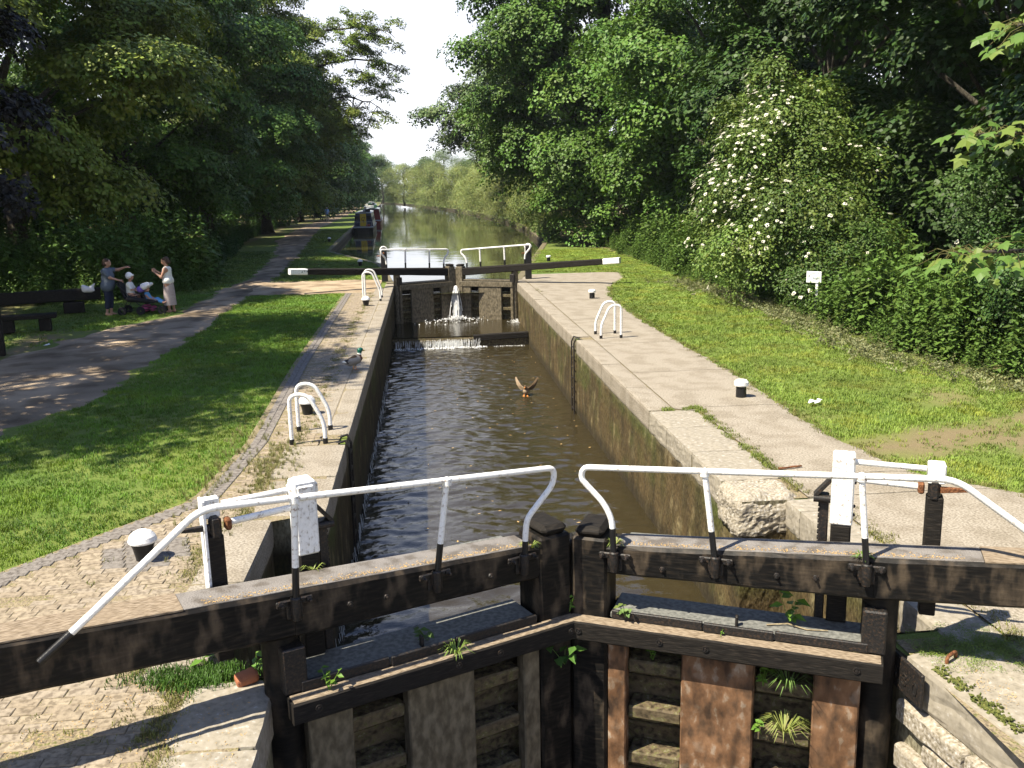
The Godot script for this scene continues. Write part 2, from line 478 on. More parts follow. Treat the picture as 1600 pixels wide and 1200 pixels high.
	mat("moss", 1.0, noise_tex(38, 0.08, [[0.2, 0.03, 0.045, 0.01], [0.5, 0.1, 0.12, 0.025], [0.8, 0.2, 0.17, 0.06]], 256, 5), Vector3.ONE * 3.0, rough_n, 1.5)

# ---------------------------------------------------------------- plan of the lock (metres; the lock runs along -z, y = 0 is the coping)
const WATER := -1.8
const CANAL := -0.38
var XL := [[40, -4.0], [9, -2.4], [-2, -1.45], [-5, -1.22], [-6.45, -1.24], [-6.46, -1.8], [-9.9, -1.8], [-9.91, -1.24], [-36.5, -1.24], [-46.6, -2.1], [-58.2, -5.8], [-90, -6.85], [-150, -8.6], [-280, -12.3], [-320, -14.2]]
var XR := [[40, 7.5], [9, 5.6], [-2, 4.0], [-5, 3.66], [-6.5, 3.47], [-6.51, 3.98], [-9.7, 3.98], [-9.71, 3.47], [-36.5, 3.47], [-45, 5.0], [-62, 7.9], [-90, 9.6], [-120, 9.6], [-150, 8.2], [-172, 6.9], [-220, 1.5], [-300, -9], [-320, -14.1]]
var PATH_R := [[40, -9.5], [-4, -8.2], [-9, -7.2], [-14, -6.45], [-18, -5.85], [-26, -6.0], [-34.9, -6.3], [-41.6, -6.35], [-54, -7.1], [-75, -8.8], [-99, -10.6], [-125, -11.2], [-180, -12.8], [-320, -17.5]]
var PATH_L := [[40, -12.5], [-4, -12], [-14, -10.8], [-21.5, -9.7], [-25.3, -9.0], [-28.8, -7.7], [-42, -7.6], [-54.8, -8.7], [-74, -11.4], [-99, -12.9], [-125, -13.4], [-180, -15], [-320, -20]]
var PAVE_R := [[20, 9], [-5, 7.4], [-9.5, 6.7], [-10.4, 5.9], [-12.2, 5.6], [-17, 5.75], [-24, 5.7], [-30, 6.0], [-33, 6.6], [-36, 7.8], [-38.5, 8.2], [-39.5, 5.5], [-41, 4.4]]
var BRICK_L := [[20, -7.5], [-5, -5.3], [-8.7, -4.15], [-9.8, -3.4], [-10.7, -2.75], [-13.2, -2.58], [-19.4, -2.75], [-33.2, -2.85]]

func _ready() -> void:
	rng.seed = 7
	nz.seed = 5
	nz.frequency = 1.0
	nz.fractal_octaves = 4
	# camera
	var cam := Camera3D.new()
	cam.name = "camera"
	var yaw := deg_to_rad(5.159); var pitch := deg_to_rad(11.885); var roll := deg_to_rad(1.2)
	var fwd := Vector3(sin(yaw) * cos(pitch), -sin(pitch), -cos(yaw) * cos(pitch))
	var right := Vector3(cos(yaw), 0, sin(yaw))
	var up := right.cross(fwd)
	cam.basis = Basis(right * cos(roll) - up * sin(roll), up * cos(roll) + right * sin(roll), -fwd)
	cam.position = Vector3(0, 3.5, 0)
	cam.fov = 45.0
	cam.near = 0.1
	cam.far = 2000.0
	add_child(cam)
	# sky, exposure
	var env := Environment.new()
	env.background_mode = Environment.BG_SKY
	var sm := ProceduralSkyMaterial.new()
	sm.sky_top_color = Color(0.42, 0.58, 0.88)
	sm.sky_horizon_color = Color(1.3, 1.31, 1.33)
	sm.sky_curve = 0.3
	sm.sky_energy_multiplier = 0.68
	sm.ground_bottom_color = Color(0.2, 0.22, 0.15)
	sm.ground_horizon_color = Color(0.45, 0.48, 0.42)
	var sky := Sky.new()
	sky.sky_material = sm
	env.sky = sky
	env.tonemap_mode = Environment.TONE_MAPPER_LINEAR
	env.tonemap_exposure = 2.25
	env.fog_enabled = true
	env.fog_density = 0.00014
	env.fog_light_color = Color(0.85, 0.9, 0.95)
	env.sdfgi_enabled = true
	env.ssao_enabled = true
	env.ssil_enabled = true
	var we := WorldEnvironment.new()
	we.name = "environment"
	we.environment = env
	add_child(we)
	# sun: from the left, a little behind the camera, 56 degrees up
	var sun := DirectionalLight3D.new()
	sun.name = "sun"
	var el := deg_to_rad(56.0)
	sun.basis = Basis.looking_at(Vector3(0.915 * cos(el), -sin(el), -0.4 * cos(el)))
	sun.light_energy = 1.6
	sun.light_color = Color(1.0, 0.96, 0.88)
	sun.light_angular_distance = 0.5
	sun.shadow_enabled = true
	add_child(sun)

	materials()
	make_sprays()
	setting()
	lock_walls()
	paving_left()
	paving_right()
	gates()
	lockside_furniture()
	waterfall()
	litter()
	boats()
	people()
	ducks()
	trees()
	undergrowth()
	grass()
	weeds()

# ---------------------------------------------------------------- setting
func zsteps(near_step: float, z0: float, z1: float, breaks: Array) -> Array:
	var zs := []
	var z := z0
	while z > z1:
		zs.append(z)
		z -= near_step if z > -70 else near_step * 6.0
	zs.append(z1)
	for b in breaks:
		if b[0] < z0 and b[0] > z1: zs.append(float(b[0]))
	zs.sort()
	zs.reverse()
	return zs

func ground_color(p: Vector3) -> Color:
	var n := nz.get_noise_2d(p.x * 0.55, p.z * 0.55)
	var n2 := nz.get_noise_2d(p.x * 0.13 + 40, p.z * 0.13)
	var g := Color(0.09, 0.15, 0.025).lerp(Color(0.15, 0.19, 0.04), clampf(0.5 + n + n2, 0, 1))
	var dirt := 0.0
	if p.x > 5:
		var e := Vector2((p.x - 8.6) / 2.1, (p.z + 11.2) / 2.0).length()
		dirt = clampf(1.15 - e + n * 2.2, 0, 0.85)
		dirt = maxf(dirt, clampf(1.2 - absf(p.x - 7.6) / 1.5 - absf(p.z + 37.5) / 0.8 + n, 0, 1))
		dirt = maxf(dirt, clampf((p.x - 9.6) * 0.8, 0, 0.8))
	else:
		var pl := poly(p.z, PATH_L)
		dirt = maxf(0.0, clampf(0.9 - (pl - p.x) / 1.4 + n * 2.0, 0, 1)) if p.z > -27 and p.x < pl else 0.0
		if p.x < -13: dirt = maxf(dirt, clampf(0.6 + n, 0, 1))
	return g.lerp(Color(0.2, 0.15, 0.095), dirt)

func setting() -> void:
	# ground: one strip on each bank, reaching far past the trees, the canal and the lock left open between them
	for sd in 2:
		var s := begin()
		var edge: Array = XL if sd == 0 else XR
		var zs := zsteps(0.6, 40.0, -320.0, edge)
		var offs := [0.0]
		while offs[-1] < 14.0: offs.append(offs[-1] + 0.5)
		offs.append_array([18.0, 26.0, 45.0, 110.0, 400.0])
		var sg := -1.0 if sd == 0 else 1.0
		var prev := []
		for z in zs:
			var row := []
			var e := poly(z, edge)
			for o in offs:
				var p := Vector3(e + sg * o, -0.035, z)
				if o > 0.6 and o < 30: p.y += nz.get_noise_2d(p.x * 0.3, p.z * 0.3) * 0.02
				row.append([p, ground_color(p)])
			if prev:
				for i in offs.size() - 1:
					for q in [prev[i], prev[i + 1], row[i + 1], prev[i], row[i + 1], row[i]] if sd == 0 else [prev[i], row[i + 1], prev[i + 1], prev[i], row[i], row[i + 1]]:
						s.set_normal(Vector3.UP); s.set_color(q[1]); s.add_vertex(q[0])
			prev = row
		if sd == 1:   # the land that closes the view beyond the bend
			for q in [Vector3(-400, -0.035, -320), Vector3(400, -0.035, -900), Vector3(400, -0.035, -320), Vector3(-400, -0.035, -320), Vector3(-400, -0.035, -900), Vector3(400, -0.035, -900)]:
				s.set_normal(Vector3.UP); s.set_color(Color(0.08, 0.12, 0.03)); s.add_vertex(q)
		tag(put("ground", s.commit(), M.earth), "grassed canal bank left of the lock" if sd == 0 else "grassed canal bank right of the lock", "", "", "structure")
	# towpath
	var zs2 := zsteps(0.35, 30.0, -300.0, [])
	var s2 := begin()
	var prev2 := []
	for z in zs2:
		var l := poly(z, PATH_L) + nz.get_noise_2d(z * 0.9, 3) * 0.35 + nz.get_noise_2d(z * 0.2, 9) * 0.4
		var r := poly(z, PATH_R) + nz.get_noise_2d(z * 0.9, 30) * 0.28
		var row := []
		for i in 9:
			var t := i / 8.0
			var p := Vector3(lerpf(l, r, t), -0.02 + sin(t * PI) * 0.03 - 0.018 * float(i == 0 or i == 8), z)
			p.y += nz.get_noise_2d(p.x * 1.2, z * 1.2) * 0.012
			var c := clampf(0.62 + nz.get_noise_2d(p.x * 0.8, z * 0.25) * 0.6, 0.3, 1.0)
			row.append([p, Color(c, c * 0.96, c * 0.9)])
		if prev2:
			for i in 8:
				for q in [prev2[i], row[i + 1], prev2[i + 1], prev2[i], row[i], row[i + 1]]:
					s2.set_normal(Vector3.UP); s2.set_color(q[1]); s2.add_vertex(q[0])
		prev2 = row
	tag(put("towpath", s2.commit(), M.gravel), "beige trodden gravel towpath beside the lock", "", "", "structure")
	# worn crossing from the towpath to the far gate
	var cross := grid(40, 24, func(u, v):
		var z: float = lerpf(-38.6, -33.4, v) + (u - 0.5) * 0.8
		var x := lerpf(-6.9, -1.75, u)
		var ragged := nz.get_noise_2d(x * 1.1, v * 3.0) * 0.5
		return Vector3(x, -0.012, z + ragged * (1.0 if v < 0.05 or v > 0.95 else 0.0)), func(p): return Color(0.95, 0.92, 0.86) * (0.85 + 0.2 * nz.get_noise_2d(p.x, p.z)))
	tag(put("path", cross, M.gravel), "worn beige crossing between towpath and far gate", "", "", "structure")
	# water
	var cw := grid(110, 520, func(u, v):
		var x := lerpf(-1.9, 4.05, u)
		var z := lerpf(-36.2, -4.0, v)
		var near_fall := clampf((-22.0 - z) / 10.0, 0, 1)
		var a := 0.024 + 0.004 * near_fall
		var y := nz.get_noise_2d(x * 0.9 + z * 0.25, z * 2.1) * a + nz.get_noise_2d(x * 2.2 - 7, z * 4.2) * a * 0.75
		return Vector3(x, WATER + y, z))
	tag(put("chamber_water", cw, M.chamber_water), "rippled brown water in the empty lock chamber", "", "", "structure")
	var tail := grid(20, 40, func(u, v): return Vector3(lerpf(-5, 8, u), WATER + nz.get_noise_2d(u * 9, v * 30) * 0.006, lerpf(-4.0, 40, v)))
	tag(put("tail_water", tail, M.chamber_water), "dark water below the near gate", "", "", "structure")
	var pz := grid(60, 400, func(u, v):
		var z: float = -35.6 - 285.0 * (1.0 - v) * (1.0 - v)
		var x := lerpf(poly(z, XL) - 0.6, poly(z, XR) + 0.6, u)
		return Vector3(x, CANAL + nz.get_noise_2d(x * 0.35, z * 0.6) * 0.0035, z))
	tag(put("canal_water", pz, M.canal_water), "still upper canal mirroring the trees", "", "", "structure")
	# banks of the upper canal
	for sd in 2:
		var edge: Array = XL if sd == 0 else XR
		var s3 := begin()
		var zz := zsteps(0.7, -36.5, -319.0, [])
		var sg := -1.0 if sd == 0 else 1.0
		var pr := []
		for z in zz:
			var x := poly(z, edge)
			var w := nz.get_noise_2d(z * 1.1, sd * 9.0) * 0.05
			var row := [Vector3(x + sg * 0.3, 0.0 + w * 0.4, z), Vector3(x + w * 0.4, 0.0 + w * 0.4, z), Vector3(x - sg * 0.04 + w * 0.5, -0.1, z), Vector3(x + w * 0.3, -0.8, z)]
			if pr:
				for i in 3:
					var cc := Color(0.2, 0.18, 0.12) if i < 1 else Color(0.08, 0.07, 0.05)
					s3.set_color(cc)
					quad(s3, pr[i], pr[i + 1], row[i + 1], row[i], Vector3(-sg, 0.6, 0))
			pr = row
		tag(put("canal_bank", s3.commit(), M.slime_wall), "low edge of the towpath bank along the upper canal" if sd == 0 else "low edge of the wooded bank along the upper canal", "", "", "structure")

# ---------------------------------------------------------------- lock chamber
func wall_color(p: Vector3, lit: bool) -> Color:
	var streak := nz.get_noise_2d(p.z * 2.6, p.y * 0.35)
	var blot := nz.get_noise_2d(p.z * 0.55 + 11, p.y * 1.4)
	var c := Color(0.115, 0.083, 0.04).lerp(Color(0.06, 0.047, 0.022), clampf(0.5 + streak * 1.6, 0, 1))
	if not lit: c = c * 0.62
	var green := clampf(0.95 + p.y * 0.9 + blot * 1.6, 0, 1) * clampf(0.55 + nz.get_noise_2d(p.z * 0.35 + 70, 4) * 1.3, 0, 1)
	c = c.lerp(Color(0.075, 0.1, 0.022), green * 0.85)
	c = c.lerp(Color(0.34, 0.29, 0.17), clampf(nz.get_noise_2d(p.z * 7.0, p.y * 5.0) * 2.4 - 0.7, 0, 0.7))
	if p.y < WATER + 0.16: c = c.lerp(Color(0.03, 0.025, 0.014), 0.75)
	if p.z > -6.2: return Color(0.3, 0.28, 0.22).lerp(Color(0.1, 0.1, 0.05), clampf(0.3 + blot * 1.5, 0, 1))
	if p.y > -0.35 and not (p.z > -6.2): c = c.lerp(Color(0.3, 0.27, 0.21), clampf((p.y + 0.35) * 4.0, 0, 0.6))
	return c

func wall_strip(edge: Array, zs: Array, inward: float, depth: float, lit: bool, back := 0.0) -> ArrayMesh:
	var s := begin()
	var pr := []
	var rows := 22
	for z in zs:
		var x := poly(z, edge)
		var col := []
		for k in rows + 1:
			var y := lerpf(-0.02, -depth, float(k) / rows)
			var p := Vector3(x + inward * back, y, z)
			if absf(x) < 9: p.x += nz.get_noise_2d(z * 3.0, y * 3.0) * 0.018
			col.append(p)
		if pr:
			var along: Vector3 = col[0] - pr[0]
			var n := Vector3(inward, 0, 0) if absf(along.z) > 0.05 else Vector3(0, 0, 1 if true else -1)
			for k in rows:
				for q in [pr[k], pr[k + 1], col[k + 1], pr[k], col[k + 1], col[k]] if inward < 0 else [pr[k], col[k + 1], pr[k + 1], pr[k], col[k], col[k + 1]]:
					s.set_normal(n); s.set_color(wall_color(q, lit)); s.add_vertex(q)
		pr = col
	return s.commit()

func coping_run(parent: Node, edge: Array, z0: float, z1: float, width: float, inward: float, called: String, m: Material, lmin: float, lmax: float, rough: float, top := 0.0) -> void:
	var z := z0
	while z > z1 + 0.05:
		var l := minf(rng.randf_range(lmin, lmax), z - z1)
		if z - z1 - l < 0.25: l = z - z1
		var xa := poly(z - l * 0.5, edge)
		var dx := poly(z - l, edge) - poly(z, edge)
		var o := piece(called, stone_mesh(Vector3(width, 0.34, l - 0.012), rough), m, parent)
		o.position = Vector3(xa + inward * (0.02 - width * 0.5), top - 0.17 + rng.randf_range(-0.006, 0.006), z - l * 0.5)
		o.rotation.y = atan2(-dx, l)
		z -= l

# a worn block: rounded, slightly lumpy
func stone_mesh(size: Vector3, rough: float, n := 7) -> ArrayMesh:
	if rough < 0.004: return box_mesh(size, 0.012, 0.002)
	var s := begin()
	var off := rng.randf() * 100.0
	var h := size * 0.5
	var rr := minf(0.16 if n > 10 else 0.035, minf(h.x, minf(h.y, h.z)) * 0.8) if rough > 0.015 else 0.03
	for ax in 3:
		for sd in [-1.0, 1.0]:
			var u := (ax + 1) % 3
			var w := (ax + 2) % 3
			var P := []
			for j in n + 1:
				for i in n + 1:
					var q := Vector3.ZERO
					q[ax] = sd
					q[u] = lerpf(-1, 1, float(i) / n); q[w] = lerpf(-1, 1, float(j) / n)
					var p := Vector3(q.x * h.x, q.y * h.y, q.z * h.z)
					var inner := p.clamp(-h + Vector3.ONE * rr, h - Vector3.ONE * rr)
					if (p - inner).length() > 1e-6: p = inner + (p - inner).normalized() * rr
					var k := nz.get_noise_3d(p.x * 4 + off, p.y * 4, p.z * 4) + 0.5 * nz.get_noise_3d(p.x * 13 + off, p.y * 13, p.z * 13)
					P.append(p + (p - inner * 0.6).normalized() * k * rough)
			for j in n:
				for i in n:
					var a := j * (n + 1) + i
					var v := Vector3.ZERO
					v[ax] = sd
					quad(s, P[a], P[a + 1], P[a + n + 2], P[a + n + 1], v)
	return s.commit()

func lock_walls() -> void:
	# left wall
	var left := thing("lock_wall", "shaded dark lock chamber wall on the towpath side", "wall")
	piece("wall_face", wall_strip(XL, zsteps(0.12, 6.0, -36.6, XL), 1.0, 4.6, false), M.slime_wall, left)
	coping_run(left, [[0, -1.24], [-99, -1.24]], -9.92, -12.9, 0.85, 1.0, "coping_stone", M.concrete, 1.4, 1.6, 0.012)
	coping_run(left, [[0, -1.24], [-99, -1.24]], -13.45, -36.3, 0.34, 1.0, "coping_stone", M.concrete, 1.1, 1.9, 0.006)
	coping_run(left, [[0, -1.8], [-99, -1.8]], -6.47, -9.9, 0.5, 1.0, "coping_stone", M.concrete, 1.5, 1.8, 0.008)
	coping_run(left, XL, -2.0, -6.4, 0.62, 1.0, "coping_stone", M.stone, 0.75, 1.05, 0.016)
	# ladder recess lining on the left
	var sl := begin()
	for q in [[-1.42, -13.16, 0.36, 0.02], [-1.62, -13.16, 0.03, 0.5]]:
		box(sl, Vector3(q[0], -0.3, q[1]), Vector3(q[2], 0.03 if q[2] > 0.1 else 0.6, 0.5), 0.004)
	piece("ladder_recess", sl.commit(), M.dark_timber, left)
	# right wall
	var right := thing("lock_wall", "sunlit lock chamber wall stained brown and green", "wall")
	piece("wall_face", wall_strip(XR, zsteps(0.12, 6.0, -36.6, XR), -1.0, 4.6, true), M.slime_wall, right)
	coping_run(right, [[0, 3.47], [-99, 3.47]], -10.45, -14.1, 0.78, -1.0, "coping_stone", M.stone, 1.1, 1.35, 0.02)
	coping_run(right, [[0, 3.47], [-99, 3.47]], -14.12, -21.3, 0.42, -1.0, "coping_stone", M.concrete, 1.7, 2.4, 0.008)
	coping_run(right, [[0, 3.47], [-99, 3.47]], -21.75, -36.3, 0.42, -1.0, "coping_stone", M.concrete, 1.7, 2.4, 0.008)
	coping_run(right, [[0, 3.98], [-99, 3.98]], -6.22, -9.7, 0.45, -1.0, "coping_stone", M.stone, 0.9, 1.2, 0.02)
	coping_run(right, XR, 0.5, -6.2, 0.72, -1.0, "coping_stone", M.stone, 0.8, 1.15, 0.02)
	var worn := piece("worn_quoin", stone_mesh(Vector3(0.8, 0.54, 0.8), 0.035, 20), M.lichen_stone, right)
	worn.position = Vector3(3.78, -0.24, -10.08)
	# courses of big blocks in the near wing wall on the right
	var y := -0.34
	for course in 7:
		var hgt: float = [0.2, 0.17, 0.22, 0.2, 0.24, 0.24, 0.3][course]
		var z := -6.15 + (0.3 if course % 2 else 0.0)
		while z < -2.2:
			var l := rng.randf_range(0.55, 0.9)
			var xa := poly(z + l * 0.5, XR)
			var o := piece("stone_block", stone_mesh(Vector3(0.3, hgt - 0.012, l - 0.014), 0.0155), M.lichen_stone if course < 4 else M.stone, right)
			o.position = Vector3(xa + 0.075 + rng.randf_range(-0.008, 0.008), y - hgt * 0.5, z + l * 0.5)
			o.rotation.y = atan2(poly(z + l, XR) - xa, l * 0.5)
			z += l
		y -= hgt
	# anchor plate with raised figures, let into the quoin
	var plate := piece("anchor_plate", box_mesh(Vector3(0.03, 0.27, 0.54), 0.008), M.iron, right)
	plate.position = Vector3(3.455, -0.135, -6.08)
	plate.rotation.y = 0.03
	for i in 3:
		var t := TextMesh.new()
		t.text = ["8", "3", "0"][i]
		t.font_size = 32
		t.pixel_size = 0.0042
		t.depth = 0.012
		var o := piece("figure", t, M.iron, plate)
		o.rotation.y = -PI / 2
		o.position = Vector3(-0.016, -0.01, -0.09 + i * 0.14)
	# stepped cill below the far gate
	var cill := thing("gate_cill", "stepped stone cill under the far gate with water spilling over", "cill")
	bx("apron", Vector3(1.11, -3.0, -34.2), Vector3(4.72, 3.08, 5.2), M.slimy_timber, cill, 0.02)
	var sb := begin()
	timber(sb, Vector3(1.55, -1.5, -31.62), Vector3(3.45, -1.44, -31.62), 0.2, 0.2, 0.2, 0.2, 0.02)
	piece("cill_beam", sb.commit(), M.dark_timber, cill)
	var sb2 := begin()
	timber(sb2, Vector3(-1.2, -1.62, -31.58), Vector3(1.6, -1.56, -31.6), 0.14, 0.14, 0.14, 0.14, 0.02)
	piece("cill_beam", sb2.commit(), M.slimy_timber, cill)
	# ladders in the chamber walls
	ladder("iron ladder set in the sunlit right chamber wall", Vector3(3.44, 0, -21.52), -1.0)
	ladder("iron ladder set in the dark left chamber wall", Vector3(-1.22, 0, -13.17), 1.0)

func ladder(label: String, at: Vector3, inward: float) -> void:
	var t := thing("wall_ladder", label, "ladder", at, 0, "ladders in the chamber walls")
	for sd in [-0.17, 0.17]:
		var s := begin()
		tube(s, [Vector3(-inward * 0.25, -0.05, sd), Vector3(-inward * 0.02, 0.02, sd), Vector3(inward * 0.03, -0.1, sd), Vector3(inward * 0.03, -2.6, sd)], 0.02, 0.02, 6)
		piece("rail", s.commit(), M.iron, t)
	for k in 8:
		var s := begin()
		tube(s, [Vector3(inward * 0.03, -0.2 - k * 0.25, -0.17), Vector3(inward * 0.03, -0.2 - k * 0.25, 0.17)], 0.013, 0.013, 6)
		piece("rung", s.commit(), M.iron, t)

# ---------------------------------------------------------------- paving
func paving_left() -> void:
	var t := thing("brick_paving", "buff brick paving along the left side of the lock", "paving", Vector3.ZERO, 0, "", "structure")
	# bed of sand that shows in the joints
	var bed := begin()
	var zs := zsteps(0.3, 2.0, -33.4, [])
	var pr := []
	for z in zs:
		var l := poly(z, BRICK_L)
		var r := poly(z, XL) - (0.1 if z > -33 else 0.1)
		if z > -9.95 and z < -6.3: r = -2.1
		var row := [Vector3(l - 0.1, -0.007, z), Vector3(r, -0.007, z)]
		if pr: quad(bed, pr[0], pr[1], row[1], row[0], Vector3.UP)
		pr = row
	piece("sand_bed", bed.commit(), M.joint_sand, t)
	var variants := []
	for i in 6:
		variants.append(box_mesh(Vector3(0.209, 0.05, 0.102), 0.005, 0.002))
	var spots := []
	var z := -1.2
	var row := 0
	while z > -33.2:
		var l := poly(z, BRICK_L)
		var r := -1.62
		if z > -6.4: r = poly(z, XL) - 0.64
		elif z > -9.95: r = -2.32
		elif z > -12.95: r = -2.12
		var border := 0.24
		# edging: headers of blue brick along the grass
		for k in 2:
			spots.append([Vector3(l + 0.05 + 0.108 * k, -0.02, z), PI / 2, 4])
		var x := l + border + (0.107 if row % 2 else 0.0) + 0.1
		while x < r - 0.08:
			var wob := Vector3(rng.randf_range(-0.003, 0.003), rng.randf_range(-0.004, 0.004), rng.randf_range(-0.003, 0.003))
			var dark := Vector2((x + 2.9) / 0.42, (z + 9.05) / 0.42).length() < 1.0
			if nz.get_noise_2d(x * 1.3 + 5, z * 1.3) < 0.42:
				spots.append([Vector3(x, -0.025, z) + wob, rng.randf_range(-0.01, 0.01), 4 if dark else rng.randi() % 4])
			x += 0.215
		z -= 0.108 if spots.size() else 0.1
		row += 1
	var eye := Vector3(0, 3.5, 0)
	spots.sort_custom(func(a, b):
		var pa: Vector3 = a[0]
		var pb: Vector3 = b[0]
		return pa.distance_to(eye) + (30.0 if pa.z > -4.9 else 0.0) < pb.distance_to(eye) + (30.0 if pb.z > -4.9 else 0.0))
	var rest := [begin(), begin(), begin(), begin(), begin()]
	for i in spots.size():
		var q: Array = spots[i]
		var tr := Transform3D(Basis(Vector3.UP, q[1]).rotated(Vector3.RIGHT, rng.randf_range(-0.015, 0.015)), q[0])
		if i < 300:
			var o := piece("brick", variants[i % 6], M["brick%d" % q[2]], t)
			o.transform = tr
		else:
			rest[q[2]].append_from(variants[i % 6], 0, tr)
	var whole := ArrayMesh.new()
	for i in 5:
		rest[i].commit(whole)
	var o := MeshInstance3D.new()
	o.name = "brickwork"
	o.mesh = whole
	for i in 5: o.set_surface_override_material(i, M["brick%d" % i])
	o.set_meta("kind", "stuff")
	t.add_child(o)
	# smooth concrete apron between bricks and coping, from the block to the ladder and beyond
	var k := thing("lockside_apron", "worn concrete strip between brick paving and left coping", "paving", Vector3.ZERO, 0, "", "structure")
	var za := -13.6
	while za > -33.0:
		var l := rng.randf_range(2.2, 3.4)
		var m := piece("slab", box_mesh(Vector3(0.3, 0.06, l - 0.012), 0.006), M.concrete, k)
		m.position = Vector3(-1.71, -0.031, za - l * 0.5)
		za -= l

func paving_right() -> void:
	var t := thing("concrete_paving", "pale concrete paving along the right side of the lock", "paving", Vector3.ZERO, 0, "", "structure")
	var cuts := [-6.25, -9.72, -10.5, -14.2, -17.2, -20.6, -24.8, -29.2, -33.4, -36.3, -38.6]
	for i in cuts.size() - 1:
		var z0: float = cuts[i]
		var z1: float = cuts[i + 1]
		var s := begin()
		var pr := []
		var n := int((z0 - z1) / 0.25) + 2
		for k in n + 1:
			var z := lerpf(z0 - 0.01, z1 + 0.012, float(k) / n)
			var l := 3.47 + 0.41
			if z > -9.71: l = 3.98 + 0.44
			elif z > -14.15: l = 3.47 + 0.77
			if z < -36.3: l = 3.6 + (-36.3 - z) * 0.3
			var r := poly(z, PAVE_R) + nz.get_noise_2d(z * 1.3, 77) * 0.12
			var row := []
			for j in 7:
				var x := lerpf(l, r, j / 6.0)
				row.append(Vector3(x, -0.004 + nz.get_noise_2d(x * 0.8, z * 0.8) * 0.006 - (0.02 if j == 6 else 0.0), z))
			row.append(Vector3(r, -0.09, z))
			if pr:
				for j in 7: quad(s, pr[j], pr[j + 1], row[j + 1], row[j], Vector3(0.2, 1, 0))
			else:
				for j in 6: quad(s, row[j], row[j + 1], row[j + 1] - Vector3(0, 0.08, 0), row[j] - Vector3(0, 0.08, 0), Vector3(0, 0, 1))
			pr = row
		piece("slab", s.commit(), M.concrete, t)
	# flagstones on the near side of the gate
	var rows := [[-5.95, 4.32], [-5.2, 4.42], [-4.4, 4.55], [-3.5, 4.65], [-2.6, 4.8]]
	for i in rows.size():
		var x: float = rows[i][1]
		var h := 0.86
		while x < 8.4:
			var w := rng.randf_range(0.75, 1.25)
			var o := piece("flagstone", stone_mesh(Vector3(w - 0.02, 0.1, h - 0.05), 0.006), M.concrete if rng.randf() < 0.6 else M.stone, t)
			o.position = Vector3(x + w * 0.5, -0.05 + rng.randf_range(-0.005, 0.005), rows[i][0] + 0.1 + rng.randf_range(-0.02, 0.02))
			x += w
	var b := begin()
	quad(b, Vector3(3.55, -0.026, -2), Vector3(9, -0.026, -2), Vector3(9, -0.026, -6.4), Vector3(3.55, -0.026, -6.4), Vector3.UP)
	quad(b, Vector3(4.02, -0.026, -6.4), Vector3(4.5, -0.026, -6.4), Vector3(4.5, -0.026, -9.7), Vector3(4.02, -0.026, -9.7), Vector3.UP)
	quad(b, Vector3(3.6, -0.026, -9.75), Vector3(4.4, -0.026, -9.75), Vector3(4.4, -0.026, -14.2), Vector3(3.6, -0.026, -14.2), Vector3.UP)
	quad(b, Vector3(3.6, -0.026, -14.2), Vector3(4.0, -0.026, -14.2), Vector3(4.0, -0.026, -36.3), Vector3(3.6, -0.026, -36.3), Vector3.UP)
	piece("sand_bed", b.commit(), M.joint_sand, t)

